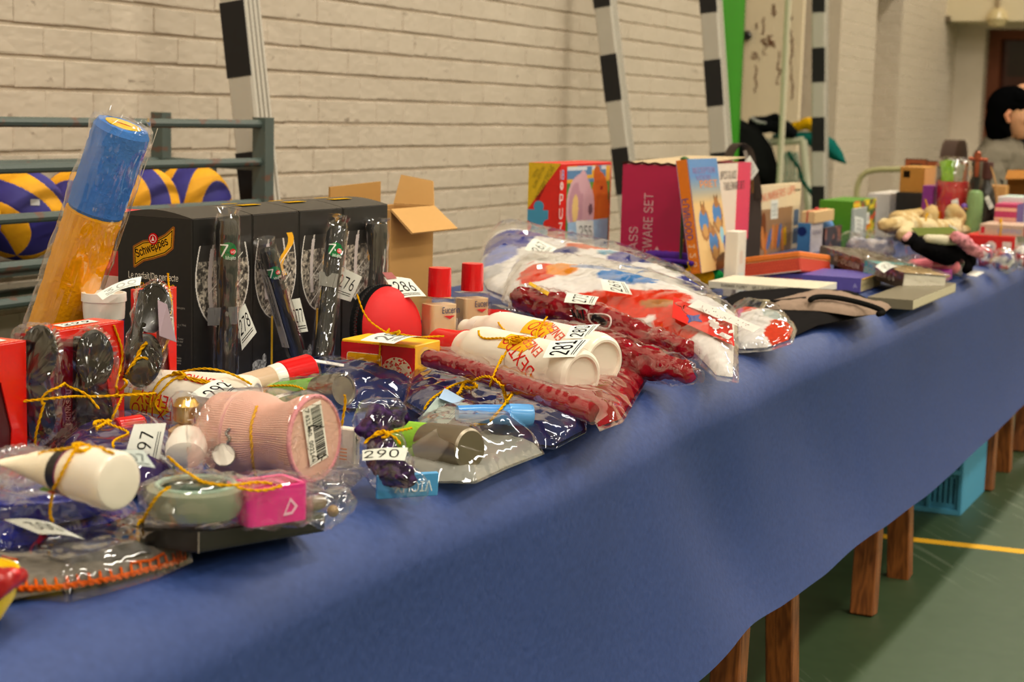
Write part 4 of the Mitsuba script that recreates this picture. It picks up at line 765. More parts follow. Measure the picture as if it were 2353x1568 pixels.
# two clear bottles with red caps
for i, (u, y, vc_, lb) in enumerate(((1006, 1.315, 615, 'left clear bottle with a red cap and beige lotion'), (1081, 1.33, 605, 'right clear bottle with a red cap and beige lotion'))):
    k = thing('lotion_bottle', lb, 'bottle', 'clear bottles with red caps'); C = base(u, y); ht = vt(u, vc_, C) - C[2]; a = .0275; bt = .02; M = rotz(-.5, C); hc = .047; hb = ht - hc - .004
    sq = Point(0, 0).buffer(.004, 6); prism = lambda w_, d_, h_, z=0: sh(slab(sbox(-w_ + .007, -d_ + .007, w_ - .007, d_ - .007).buffer(.007, 8), h_), 0, 0, z)
    part(k, 'lotion', prism(a - .002, bt - .002, hb - .012, .002), 'gloss', (214, 182, 140), smooth=40, M=M); part(k, 'bottle', cat(prism(a, bt, hb), sh(lathe([(.0195, hb + .0005), (.0165, hb + .006)]), 0, 0, 0)), 'shell', smooth=40, M=M)
    part(k, 'cap', lathe([(.0195, hb + .003), (.0198, hb + .006), (.0190, ht - .002), (.0182, ht), (0.001, ht)]), 'gloss', (206, 16, 24), M=M)
    ff = M @ fr((-a + .002, -bt - .0005, 0), (1., 0, 0), (0, 0, 1.)); ink(k, 'logo', text('Eucerin', .0105, .034), ff @ fr((.019, hb - .024, 0), (1., 0, 0), (0, 1., 0)), (40, 42, 84), 'satin'); ink(k, 'emblem', slab(Polygon([(.022, hb - .028), (.044, hb - .028), (.034, hb - .034)]), .0004), ff, (190, 30, 34), 'satin'); ink(k, 'small_print', text('Peaux sensibles', .0022), ff @ fr((.008, hb * .36, 0), (1., 0, 0), (0, 1., 0)), (60, 50, 40))
    numtag(k, ('266', '267')[i], [[(1013, 759), (1048, 760), (1048, 790), (1013, 790)], [(1079, 738), (1115, 741), (1113, 800), (1077, 798)]][i], [k], off=.004, box=(.12, .2, .76, .42), rule=False)
# ================================================================ front left: goods lying along the table edge
# slippers in a clear bag
k = thing('slipper_pack', 'grey slippers with orange stitching in a clear bag at the table edge', 'slippers')
def onplane(px, z): return [at(u, v, z=z)[:2] for u, v in px]
I0 = lambda z: fr((0, 0, z), (1., 0, 0), (0, 1., 0))
sole = pillow(onplane([(-60, 1390), (60, 1372), (180, 1352), (300, 1322), (400, 1292), (430, 1278), (415, 1262), (330, 1255), (200, 1255), (60, 1262), (-60, 1290)], .758), .016, 40, .012, .0006, 200, 2); part(k, 'slipper', sole, 'fabric', lambda v: np.tile(A([124., 118, 112]), (len(v), 1)) * (.8 + .4 * meshkit.noise(v * 300, 1)[:, None]), smooth=True, M=I0(.758))
c2 = pillow(onplane([(95, 1285), (150, 1300), (260, 1290), (350, 1270), (330, 1258), (220, 1262), (120, 1268)], .772), .013, 26, .02, .001, 150, 3); part(k, 'braid', c2, 'fabric', lambda v: np.tile(A([104., 102, 102]), (len(v), 1)) * (.75 + .5 * meshkit.noise(v * A([240, 90, 90]), 1)[:, None]), smooth=True, M=I0(.772))
ed = [(40, 1352), (110, 1352), (190, 1342), (270, 1328), (340, 1310), (400, 1294), (425, 1281)]; ORG = (222, 92, 22)
p_ = [on([k], u, v, .003) for u, v in ed]; part(k, 'edge_cord', rope(p_, .0024, 120), 'fabric', ORG, smooth=True)
ms = []
for i, t in enumerate(np.linspace(0, 1, 20)):
    q = A([np.interp(t, np.linspace(0, 1, 7), [e[j] for e in ed]) for j in (0, 1)]); a, b = on([k], q[0], q[1], .0025), on([k], q[0] - 5 + (i % 3), q[1] - 20, .0025); ms.append(tube([a, (a + b) / 2 + [0, 0, .001], b], .0014, 5))
for (u0, v0, u1, v1) in ((300, 1294, 348, 1288), (348, 1288, 376, 1272), (5, 1280, 40, 1288)): ms.append(tube([on([k], u0, v0, .002), on([k], u1, v1, .002)], .0016, 5))
part(k, 'stitches', cat(*ms), 'fabric', ORG, smooth=True)
flatbag(k, [(-60, 1400), (40, 1378), (160, 1386), (260, 1360), (360, 1330), (445, 1292), (440, 1264), (330, 1246), (150, 1246), (-60, 1262)], .7545, .036, 11, 44, .016, .0025, 60)
# blue sock pack with ticket 305
k = thing('sock_pack', 'blue and white wrapped pack under ticket 305 at the left picture edge', 'socks')
so = pillow(onplane([(-70, 1262), (20, 1262), (95, 1250), (112, 1236), (100, 1212), (40, 1196), (-70, 1190)], .778), .026, 26, .03, .003, 60, 5); part(k, 'sock', so, 'fabric', lambda v: np.where((meshkit.noise(v * 40, 3) > .35)[:, None], A([44, 50, 140]), A([200, 200, 205])), smooth=True, M=I0(.778))
part(k, 'toe', pillow(onplane([(88, 1258), (106, 1240), (112, 1228), (100, 1226), (84, 1250)], .788), .012, 10, .01), 'fabric', (110, 22, 40), smooth=True, M=I0(.79))
flatbag(k, [(-70, 1270), (60, 1264), (150, 1252), (200, 1238), (190, 1215), (110, 1192), (0, 1180), (-70, 1184)], .776, .034, 12, 34, .05, .005, 50)
numtag(k, '305', [(8, 1192), (118, 1199), (196, 1238), (92, 1226)], dist=on([k], 100, 1215, .03), tilt=A([-.25, -.2, 1.]), box=(.2, .3, .62, .46), rule=False)
twine(k, [(108, 1234), (78, 1252), (70, 1270), (78, 1284)], [k], r=.001, col=(170, 60, 40))
# red ribbon and yellow dish at the lower left corner
k = thing('yellow_dish', 'yellow plastic dish at the lower left picture corner', 'dish'); Cd = at(-96, 1432, z=.7545); part(k, 'bowl', lathe([(.02, 0), (.035, .004), (.046, .022), (.050, .044), (.0485, .044), (.044, .024), (.033, .008), (.001, .006)], 48), 'gloss', (240, 205, 20), M=fr(Cd, (1., 0, 0), (0, 1., 0)))
k = thing('red_pouch', 'shiny red wrapped bundle in the yellow dish at the left edge', 'bundle'); part(k, 'body', crumple(blobm([(*at(-30, 1345, z=.80), .016), (*at(8, 1336, z=.80), .009), (*at(50, 1322, z=.795), .004)], e=.004), .003, 70, 2), 'gloss', (150, 12, 22), smooth=40); part(k, 'bow', crumple(blobm([(*at(-4, 1326, z=.805), .005), (*at(30, 1317, z=.805), .004)], e=.003), .003, 90, 4), 'gloss', (200, 24, 34), smooth=40)
# black flat box
Nb, Rb_, Lb = at(456, 1272, z=.776), at(746, 1222, z=.757), at(198, 1240, z=.764); k = thing('flat_box', 'flat black cardboard box lying askew at the table edge', 'box'); bk = corner3(Nb, Rb_, Lb, .0195)
part(k, 'base', rbox(bk.w, bk.d, bk.h * .98, .001), 'card', (20, 18, 17), M=bk.M); part(k, 'lid', sh(rbox(bk.w + .001, bk.d + .001, bk.h * .88, .001), -.0005, -.0005, bk.h * .12), 'card', (24, 22, 20), M=bk.M)
part(k, 'worn_edge', cat(rbox(.0008, .0008, bk.h, .0002)), 'matte', (150, 140, 130), M=bk.M @ fr((-.0008, -.0008, 0), (1., 0, 0), (0, 1., 0)))
# glass dish on the box, pink candle holder beside it
pt = lambda u, v, z: at(u, v, z=z)
zb_ = .797
Cg = at(450, 1186, z=zb_ + .002); k = thing('glass_dish', 'round pale green glass dish under film on the flat black box', 'dish')
part(k, 'dish', lathe([(.03, 0), (.042, .003), (.0475, .016), (.046, .028), (.036, .031), (.034, .028), (.041, .018), (.036, .008), (.001, .006)], 56), 'gloss', (132, 138, 118), M=fr(Cg, (1., 0, 0), (0, 1., 0))); part(k, 'filling', lathe([(.036, .012), (.040, .018), (.034, .0235), (.001, .024)], 40), 'matte', (48, 64, 56), M=fr(Cg, (1., 0, 0), (0, 1., 0))); part(k, 'rim', mv(trimesh.creation.torus(.0365, .0026, 48, 10), fr(Cg + [0, 0, .030], (1., 0, 0), (0, 1., 0))), 'gloss', (150, 176, 160), smooth=True)
wrap_thing(k, .003, .005, 45, 21, .009)
Cp = at(612, 1192, z=zb_ - .004); k = thing('candle_holder', 'pink plastic holder wrapped in film beside the glass dish', 'candle holder')
pk = lambda w_, d_, h_, c: slab(sbox(-w_, -d_, w_, d_).buffer(c, 10).difference(sbox(-w_ + .002, -d_ + .002, w_ - .002, d_ - .002).buffer(c - .003, 10)), h_)
Mp = rotz(-.45, Cp); part(k, 'body', cat(pk(.026, .018, .036, .006), slab(sbox(-.026, -.018, .026, .018).buffer(.006, 8), .004)), 'gloss', (226, 36, 140), smooth=40, M=Mp); part(k, 'inner_ring', sh(pk(.018, .012, .032, .005), -.004, 0, .002), 'gloss', (206, 24, 124), smooth=40, M=Mp); part(k, 'leaf_mark', slab(Polygon([(.004, .007), (.012, .024), (.02, .015), (.014, .008)]).difference(Polygon([(.007, .010), (.012, .021), (.017, .015), (.013, .010)])), .0004), 'satin', (240, 200, 220), smooth=False, M=Mp @ fr((0, -.0245, 0), (1., 0, 0), (0, 0, 1.)))
wrap_thing(k, .003, .005, 45, 22, .009)
k = thing('clear_bag', 'crumpled clear bag end with small glass pieces right of the pink holder', 'bag'); zz_ = .789
bm_ = crumple(blobm([(*at(705, 1160, z=.80), .018), (*at(745, 1168, z=.795), .017), (*at(790, 1150, z=.795), .010)], e=.007, it=2), .006, 50, 7); film(k, bm_, 'plastic_bag'); part(k, 'glass_piece', blobm([(*at(715, 1160, z=.80), .008), (*at(735, 1155, z=.80), .007)], e=.003), 'gloss', (120, 104, 90), smooth=True); part(k, 'glass_piece', blobm([(*at(765, 1175, z=.79), .006)], e=.003), 'gloss', (150, 120, 80), smooth=True)
film(k, sheet([(600, 1118), (812, 1142), (770, 1196), (560, 1205)], .006, 3, (), 18, 60, dist=np.linalg.norm(at(690, 1165, z=.80) - EYE) / np.linalg.norm(ray(690, 1165))))
kf = 'flat_box'; twine(kf, [(392, 1120), (365, 1138), (345, 1165), (328, 1196), (316, 1226), (318, 1252)], [kf, 'glass_dish'], off=.004)
# blue dish in film
k = thing('blue_dish', 'dark blue wrapped dish under the white cream tube', 'dish'); Cb2 = at(100, 1190, z=.79); part(k, 'dish', sc(lathe([(.05, 0), (.062, .003), (.070, .012), (.074, .024), (.072, .025), (.066, .014), (.058, .007), (.001, .005)], 56), 1.0, .6, 1), 'gloss', (38, 40, 130), M=rotz(-.5, Cb2)); part(k, 'saucer', sc(lathe([(.05, -.012), (.076, -.008), (.082, -.002), (.05, -.003)], 56), 1.05, .6, 1), 'gloss', (34, 36, 120), M=rotz(-.5, Cb2)); wrap_thing(k, .003, .006, 40, 31, .010)
# bubble wrap
def bubblewrap(px, z, hgt, seed, label):
    k = thing('bubble_wrap', label, 'bubble wrap'); P = Polygon(onplane(px, z)); m = pillow(P, hgt, 40, .03, .004, 40, seed); film(k, mv(m, I0(z)), 'sheet'); R = np.random.default_rng(seed); ms = []; x0, y0, x1, y1 = P.bounds; tri = tm(mv(m, I0(z))); nv = tri.vertex_normals; vv = tri.vertices
    ico = trimesh.creation.icosphere(1, .0042); up = vv[:, 2] > z + .002
    from scipy.spatial import cKDTree
    g = [(x + (j % 2) * .0045, y) for j, y in enumerate(np.arange(y0, y1, .0078)) for x in np.arange(x0, x1, .009)]; T_ = cKDTree(vv[up][:, :2])
    for x, y in g:
        if P.contains(Point(x, y)): i = T_.query((x, y))[1]; ms.append(sh(ico, x, y, vv[up][i][2]))
    b = part(k, 'bubbles', cat(*ms), 'film', smooth=False); tag(b, kind='stuff'); return k
bubblewrap([(-20, 1128), (60, 1140), (150, 1140), (230, 1110), (240, 1090), (120, 1060), (-20, 1050)], .812, .02, 5, 'bubble wrap under the white cream tube at the left edge'); bubblewrap([(640, 1118), (740, 1140), (800, 1128), (842, 1092), (800, 1082), (720, 1092), (640, 1095)], .775, .016, 6, 'bubble wrap under the right end of the pink pouch')
# white cream tube
P0, P1, P2 = at(14, 1050, z=.862), at(198, 1086, z=.852), at(276, 1108, z=.856); axd = unit(unit(P2 - P0) +   .16 * unit(EYE - P2)); k = thing('cream_tube', 'white cream tube with a round cap and a black band, tied with yellow twine', 'tube'); Lt = np.linalg.norm(P2 - P0) * 1.06; P0 = P2 - axd * Lt; Mt = axisM(P0, axd, up=(0, 0, 1.)); Rt = .0245
def loft(secs, n=48): # (z, a, b)
    a = np.linspace(0, 2 * np.pi, n, endpoint=False); v = np.vstack([np.stack([x * np.cos(a), y * np.sin(a), np.full(n, z)], 1) for z, x, y in secs]); f = []
    for i in range(len(secs) - 1):
        for j in range(n): q = (i * n + j, i * n + (j + 1) % n, (i + 1) * n + (j + 1) % n, (i + 1) * n + j); f += [q[:3], (q[0], q[2], q[3])]
    c = len(v); v = np.vstack([v, [[0, 0, secs[0][0]], [0, 0, secs[-1][0]]]])
    for j in range(n): f += [(c, (j + 1) % n, j), (c + 1, (len(secs) - 1) * n + j, (len(secs) - 1) * n + (j + 1) % n)]
    return trimesh.Trimesh(v, f, process=False)
lc = Lt * .66
part(k, 'tube', loft([(0, .026, .0012), (.012, .026, .002), (lc * .35, .0255, .011), (lc * .7, .025, .019), (lc * .96, .0245, .0235), (lc, .023, .0225)]), 'satin', (226, 212, 186), smooth=40, M=Mt)
for z0, z1, c in ((lc * .78, lc * .90, (30, 26, 26)), (lc * .90, lc * .915, (130, 40, 90))): part(k, 'label_band', loft([(z, .0252 - .0008 * (z / lc - .7), .0196 + .0042 * (z / lc - .7) / .26 + .0006) for z in np.linspace(z0, z1, 4)]), 'card', c, smooth=40, M=Mt)
for a_, c in ((1.2, (226, 96, 60)), (1.6, (120, 190, 60))): part(k, 'print', warp(slab(Point(0, 0).buffer(.011), .0004), lambda v: np.stack([v[:, 0] * 1.3 + .004 * (a_ - 1.4), np.full(len(v), -.0185) - v[:, 2] * 0 - .001, v[:, 1] + lc * (.74 - .35 * (a_ - 1.2))], 1)), 'card', c, smooth=False, M=Mt)
part(k, 'cap', lathe([(.0225, lc), (.0250, lc + .001), (.0252, lc + .022), (.0268, lc + .026), (.0268, Lt - .008), (.0262, Lt - .004), (.0242, Lt - .001), (.019, Lt + .0008), (.001, Lt + .0016)], 56), 'gloss', (232, 222, 206), M=Mt)
numtag(k, '307', [(240, 1040), (330, 1034), (358, 1074), (285, 1072)], dist=at(300, 1052, z=.865), tilt=A([-.3, -.5, .8]), ink=(70, 76, 74), col=(176, 184, 180))
twine(k, [(88, 1043), (120, 1036), (150, 1032), (182, 1028), (215, 1028), (240, 1034), (262, 1042)], [k], off=.003); twine(k, [(180, 1028), (162, 1050), (146, 1080), (130, 1112), (118, 1150), (115, 1180), (122, 1200)], [k, 'blue_dish', 'bubble_wrap'], off=.004); twine(k, [(172, 1030), (188, 1022), (204, 1026), (196, 1036), (176, 1036)], [k], name='twine_knot', r=.002)
# purple packs with ticket 297
k = thing('purple_pack', 'dark purple wrapped pack beneath ticket 297', 'pack'); part(k, 'cloth', mv(pillow(onplane([(120, 1092), (150, 1100), (330, 1118), (396, 1112), (404, 1040), (392, 1005), (300, 1010), (150, 1025)], .772), .034, 30, .03, .004, 50, 4), I0(.772)), 'fabric', (58, 42, 96), smooth=True); flatbag(k, [(100, 1090), (150, 1120), (330, 1128), (410, 1118), (412, 1035), (398, 1000), (300, 1002), (110, 1015)], .770, .042, 41, 34, .04, .006, 45)
numtag(k, '297', [(281, 1068), (308, 975), (382, 972), (360, 1085)], dist=on([k], 335, 1030, .012), tilt=A([-.75, -.5, .35]), box=(.16, .30, .66, .42))
twine(kB, [(-20, 928), (40, 924), (100, 918), (140, 914), (200, 912), (262, 910), (284, 906)], [kB, g1, g2], off=.004); twine(kB, [(262, 748), (275, 785), (281, 820), (276, 850), (268, 890), (272, 912), (268, 940), (254, 968)], [kB, g2], off=.003); twine(kB, [(98, 930), (105, 905), (130, 892), (165, 892), (195, 905), (215, 925), (228, 940)], [kB, g1, g2], off=.006); twine(kB, [(102, 925), (92, 960), (82, 1000), (84, 1030)], [kB, g1], off=.004)
twine(kB, [(254, 968), (275, 984), (292, 992), (272, 1008), (262, 1028)], [kB, 'purple_pack'], off=.006); twine(kB, [(254, 968), (235, 968), (218, 976)], [kB, 'purple_pack'], off=.006, r=.0022, name='twine_tail'); twine(kB, [(254, 968), (240, 975), (222, 985)], [kB, 'purple_pack'], off=.006, r=.002, name='twine_tail'); twine(kB, [(268, 908), (278, 896), (290, 884), (284, 872)], [kB, g2], off=.004, name='twine_tail')
twine(kC, [(300, 842), (318, 815), (335, 790), (338, 788)], [kC, g3], r=.0022, off=.003, name='twine_tail'); twine(kC, [(290, 860), (305, 835), (325, 822), (340, 826)], [kC, g3], off=.004)
# perfume bottle with a gold top, white bottle
k = thing('perfume_bottle', 'small glass perfume bottle with a gold top between ticket 297 and the pink pouch', 'bottle'); Cq = at(428, 1032, z=.80); part(k, 'glass', lathe([(.016, 0), (.020, .004), (.020, .022), (.012, .027), (.008, .03)], 32), 'gloss', (196, 164, 120), M=fr(Cq, (1., 0, 0), (0, 1., 0))); part(k, 'cap', lathe([(.009, .03), (.014, .033), (.015, .05), (.010, .058), (.001, .06)], 32), 'metal', (214, 170, 90), M=fr(Cq, (1., 0, 0), (0, 1., 0))); wrap_thing(k, .003, .005, 50, 51, .008)
k = thing('white_bottle', 'small white rounded bottle lying left of the pink pouch', 'bottle'); Cw_ = at(425, 1085, z=.79); part(k, 'body', sc(lathe([(.014, 0), (.021, .004), (.023, .02), (.019, .042), (.010, .05), (.001, .052)], 36), 1, .8, 1), 'gloss', (224, 216, 206), M=axisM(Cw_ + [0, 0, .016], (.55, .35, .25)))
# pink corduroy pouch
PA, PB = at(486, 992, z=.845), at(722, 1008, z=.828); k = thing('pink_pouch', 'pink corduroy pouch on its side with a barcode on its round end', 'pouch'); axp = unit(PB - PA); dd_ = np.linalg.norm(PB - EYE) / F; Rp = 99 * dd_
te_ = unit(EYE - PB); axp = unit(unit(np.cross([0, 0, 1.], te_)) * .80 + te_ * .60 + A([0, 0, -.06])); Lp = 245 * dd_ * 1.12; PA = PB - axp * Lp; Mp = axisM(PA, axp)
prof = [(.0, .86), (.03, .95), (.06, .98), (.20, .97), (.26, .985), (.28, .95), (.30, .985), (.45, .95), (.62, .80), (.78, .86), (.90, .97), (.97, 1.0), (1.0, .97)]
from scipy.interpolate import PchipInterpolator
zs_ = np.linspace(0, 1, 90); rp = PchipInterpolator([a for a, _ in prof], [b for _, b in prof])(zs_) * Rp; n_ = 420; an = np.arange(n_) * 2 * np.pi / n_
V = []
for z, r in zip(zs_, rp):
    rib = (1 - np.abs(np.sin(an * 52.5))) * (.0011 if not (.25 < z < .31) else .0002); rr = r - rib + .0012 * np.sin(3 * an + 9 * z); V.append(np.stack([rr * np.cos(an), rr * np.sin(an), np.full(n_, z * Lp)], 1))
V = np.vstack(V); i, j = np.meshgrid(np.arange(len(zs_) - 1), np.arange(n_), indexing='ij'); j2 = (j + 1) % n_; q = np.stack([i * n_ + j, i * n_ + j2, (i + 1) * n_ + j2, (i + 1) * n_ + j], -1).reshape(-1, 4)
PINK = (230, 182, 168); part(k, 'body', trimesh.Trimesh(V, np.vstack([q[:, [0, 1, 2]], q[:, [0, 2, 3]]]), process=False), 'fabric', PINK, smooth=True, M=Mp)
part(k, 'end_panel', lathe([(Rp * .94, Lp - .004), (Rp * .93, Lp + .0012), (.001, Lp + .003)], 64), 'fabric', (228, 182, 164), M=Mp); part(k, 'back_panel', lathe([(.001, -.002), (Rp * .84, -.001), (Rp * .85, .003)], 64), 'fabric', PINK, M=Mp)
part(k, 'piping', mv(trimesh.creation.torus(Rp * .965, .0026, 96, 12), Mp @ fr((0, 0, Lp + .0002), (1., 0, 0), (0, 1., 0))), 'fabric', (222, 150, 158), smooth=True); part(k, 'zip_tape', lathe([(Rp * .93, Lp * .262), (Rp * .955, Lp * .266), (Rp * .955, Lp * .296), (Rp * .93, Lp * .3)], 80), 'fabric', (214, 156, 158), M=Mp); part(k, 'zip', lathe([(Rp * .94, Lp * .277), (Rp * .972, Lp * .278), (Rp * .972, Lp * .284), (Rp * .94, Lp * .285)], 80), 'satin', (222, 168, 166), M=Mp)
def onend(u, v, e=.0042):
    d = ray(u, v); n = axp; t = ((PB + axp * e - EYE) @ n) / (d @ n); return EYE + d * t
c4 = [onend(738, 933), onend(757, 1065), onend(712, 1074), onend(693, 942)]; Ml = fr(c4[3], unit(c4[2] - c4[3]), unit(np.cross(axp, unit(c4[2] - c4[3])))); Wl, Hl = np.linalg.norm(c4[2] - c4[3]), abs((c4[0] - c4[3]) @ Ml[:3, 1])
lk = part(k, 'barcode_label', rbox(Wl, Hl, .0004, .0001), 'card', (232, 226, 214), M=Ml); R = random.Random(2); x = Wl * .06; bars = []
while x < Wl * .93: w_ = R.choice((.0006, .0006, .0011, .0016)); bars.append(rect(x, Hl * .42, w_, Hl * .48)); x += w_ + R.choice((.0006, .0007, .0012))
ink(lk, 'bars', sh(cat(*bars), 0, 0, .0006), Ml, (22, 20, 20)); ink(lk, 'digits', sh(cat(text('7', Hl * .2), sh(text('611480', Hl * .2, Wl * .36), Wl * .1, 0, 0), sh(text('002144', Hl * .2, Wl * .36), Wl * .55, 0, 0)), Wl * .03, Hl * .12, .0006), Ml, (30, 26, 26))
mc = on([k], 514, 1046, .014); dm = unit(EYE - mc); Mm = axisM(mc, unit(dm + A([0, 0, .2]))); rm = 27 * dd_; part(k, 'medallion', lathe([(rm * .9, -.001), (rm, -.0005), (rm, .0006), (rm * .93, .0012), (rm * .88, .0008), (.001, .001)], 48), 'metal', (176, 168, 158), M=Mm)
part(k, 'chain', cat(*[sh(trimesh.creation.icosphere(1, .0019), *on([k], 524 + 4 * math.sin(i), 1016 - i * 4.2, .003)) for i in range(8)]), 'metal', (150, 144, 136), smooth=True)
twine(k, [(590, 934), (582, 960), (576, 990), (578, 1020), (580, 1050), (584, 1080), (590, 1102)], [k], off=.002, r=.0016); twine(k, [(386, 1050), (410, 1072), (445, 1095), (485, 1112), (530, 1116), (580, 1110), (625, 1112)], [k, 'candle_holder', 'glass_dish'], off=.004); twine(k, [(545, 1120), (590, 1128), (625, 1124), (648, 1116)], [k, 'candle_holder', 'glass_dish'], off=.004); twine(k, [(792, 908), (793, 930), (790, 950), (786, 978)], [k], off=.004)
pts_ = np.vstack([MESH[q_][0] for q_ in MESH if q_.startswith(k + '__body')]); hull = fine(trimesh.convex.convex_hull(pts_[::7]), .010); hull.merge_vertices(); hull.vertices += hull.vertex_normals * .0030; film(k, cat(crumple(hull, .003, 34, 61), sheet([(420, 935), (500, 905), (520, 1060), (430, 1080)], .008, 5, [k], 18, 50)), 'plastic_bag')
# small white carton beyond it
N_ = at(812, 1078, z=.772); k = thing('small_carton', 'small white carton standing behind the right end of the pink pouch', 'box'); b = Box(N_, 772, 834, 988, 812); part(k, 'body', rbox(b.w, b.d, b.h), 'card', (226, 216, 202), M=b.M); ink(k, 'print', slab(Point(b.w * .55, b.h * .78).buffer(.004).difference(Point(b.w * .55, b.h * .78).buffer(.0028)), .0003), b.R(), (40, 40, 40)); ink(k, 'print', text('SAUTOO', .003), b.R(b.w * .3, b.h * .7) @ rotz(-math.pi / 2), (150, 144, 136)); ink(k, 'print', cat(*[rect(.0, i * .004, .010, .0015) for i in range(4)]), b.L(b.d * .3, b.h * .2), (220, 150, 110))
# ================================================================ white sports bottle 292
def sports_bottle(P, Q, R, label, prints, cap=None, group='white sports bottles'):
    k = thing('sports_bottle', label, 'bottle', group); L = np.linalg.norm(Q - P); M = axisM(P, Q - P)
    part(k, 'body', lathe([(R * .55, L * .0), (R * .72, L * .03), (R * .74, L * .08), (R * .95, L * .14), (R * .98, L * .17), (R, L * .20), (R, L * .80), (R * .955, L * .83), (R * .985, L * .86), (R * .98, L * .94), (R * .90, L * .985), (R * .78, L), (R * .70, L), (R * .66, L * .985), (R * .5, L * .98), (.001, L * .98)], 64), 'gloss', (230, 220, 204), M=M)
    if cap: part(k, 'cap', lathe([(R * .3, -L * .22), (R * .58, -L * .215), (R * .66, -L * .02), (R * .74, L * .02), (R * .74, L * .035), (R * .5, L * .03)], 48), 'gloss', cap, M=M)
    else: part(k, 'cap', lathe([(R * .34, -L * .16), (R * .40, -L * .15), (R * .46, -L * .06), (R * .62, -L * .05), (R * .68, L * .02)], 40), 'gloss', (226, 218, 206), M=M)
    te = EYE - (P + Q) / 2; a0 = math.atan2(te @ M[:3, 1], te @ M[:3, 0])
    for nm, m, da, z, rot, c in prints:
        f = roundwrap(R + .0006, a0 + da); m2 = mv(m, rotz(rot)); ink(k, nm, warp(m2, lambda v: f(v) + [0, 0, L * z], .006), M, c, 'satin')
    return k, M, L
YP, RP = (232, 176, 20), (204, 30, 24)
def star_arrow(s): return slab(Polygon([(-1.0 * s, -.06 * s), (-.45 * s, .52 * s), (-.5 * s, .3 * s), (.9 * s, .30 * s), (.9 * s, -.62 * s), (-.4 * s, -.62 * s), (-.62 * s, -.30 * s)]), .0003)
Pq, Qq = at(306, 908, z=.80), at(590, 925, z=.80); kD, MD, LD = sports_bottle(Pq, Qq, .036, 'white sports bottle beneath ticket 292, lying among the front goods',
    [('arrow', star_arrow(.030), .40, .22, 4.55, YP), ('lettering', text('DEXTRO', .017, .066), .62, .46, 4.5, RP), ('lettering', text('ENERGY', .017, .064), .12, .50, 4.5, RP), ('lettering', text('DEXTRO', .013, .055), -.75, .78, 4.5, RP)])
numtag(kD, '292', [(436, 900), (500, 872), (598, 922), (520, 928)], dist=on([kD], 510, 905, .012), tilt=A([-.45, -.45, .8]), box=(.12, .30, .66, .50)) if False else numtag(kD, '292', [(437, 905), (497, 871), (562, 884), (520, 922)], dist=on([kD], 500, 900, .010), tilt=A([-.4, -.4, .8]), box=(.12, .34, .76, .44))
twine(kD, [(345, 938), (350, 905), (365, 880), (395, 862), (425, 862), (408, 868), (378, 892), (356, 930), (370, 945)], [kD], off=.002); twine(kD, [(400, 858), (440, 850), (480, 848), (520, 856), (550, 868), (578, 884)], [kD], off=.008); twine(kD, [(425, 862), (450, 876), (478, 880), (430, 868)], [kD], off=.003); twine(kD, [(395, 864), (412, 856), (424, 862), (410, 870)], [kD], name='twine_knot', r=.002, off=.003)
k = thing('red_tube', 'small red tube end poking out beside ticket 297', 'tube'); part(k, 'tube', cyl(at(268, 985, z=.80), at(330, 975, z=.802), [(.011, 0), (.0125, .05), (.0125, .9), (.010, 1)]), 'gloss', (196, 20, 20))
# lip-care tube with a red cap
Pt, Qt = at(560, 885, z=.805), at(700, 846, z=.812); Pt = Qt + (Pt - Qt); k = thing('lotion_tube', 'beige lotion bottle with a red cap lying in front of the black gift boxes', 'bottle'); axt = unit((Qt - Pt) + .35 * np.linalg.norm(Qt - Pt) * unit(EYE - Qt)); rT = 35 * np.linalg.norm(Qt - EYE) / F; LT = .118; Qe = at(712, 848, z=.812); M = axisM(Qe - axt * LT, axt)
part(k, 'body', lathe([(rT * .5, -.06), (rT * .8, -.05), (rT * .86, 0), (rT * .86, LT * .42)], 48), 'gloss', (196, 168, 140), M=M); part(k, 'collar', lathe([(rT * .86, LT * .42), (rT * .92, LT * .44), (rT * .95, LT * .56), (rT * .7, LT * .57)], 48), 'gloss', (232, 226, 216), M=M); part(k, 'cap', lathe([(rT * .9, LT * .55), (rT, LT * .57), (rT, LT * .985), (rT * .96, LT), (.001, LT + .0006)], 56), 'gloss', (206, 14, 20), M=M)
a0 = math.atan2((EYE - Qe) @ M[:3, 1], (EYE - Qe) @ M[:3, 0]); f = roundwrap(rT * .86 + .0006, a0 + .6); ink(k, 'lettering', warp(mv(text('Eucerin', .010), rotz(math.pi / 2)), lambda v: f(v) + [0, 0, -.045], .006), M, (60, 60, 84))
# thermos, green with a steel end, in a bag
Qs = at(790, 896, z=.812); k = thing('thermos', 'green flask with a steel end beneath the red-capped lotion bottle', 'flask'); rs = 39 * np.linalg.norm(Qs - EYE) / F; axs = unit(at(790, 896, z=.812) - at(640, 915, z=.805) + A([0, 0, 0]) + .12 * unit(EYE - Qs)); LS = .145; M = axisM(Qs - axs * LS, axs)
part(k, 'body', lathe([(rs * .9, 0), (rs * .96, .004), (rs * .96, LS * .68)], 48), 'satin', (104, 166, 50), M=M); part(k, 'base_cup', lathe([(rs * .96, LS * .66), (rs, LS * .67), (rs, LS * .96), (rs * .93, LS), (rs * .85, LS), (rs * .8, LS * .985), (.001, LS * .985)], 56), 'metal', (150, 144, 134), M=M); wrap_thing(k, .002, .003, 40, 71, .009)
twine(k, [(578, 897), (600, 894), (622, 888), (650, 886), (680, 888), (700, 897)], [k, 'lotion_tube'], off=.004); twine(k, [(622, 888), (612, 896), (600, 910)], [k, 'lotion_tube'], off=.004); numtag(k, '293', [(600, 928), (742, 892), (690, 900), (610, 918)], [k], off=.006, tilt=A([-.2, -.2, 1.]), ink=(150, 150, 148))
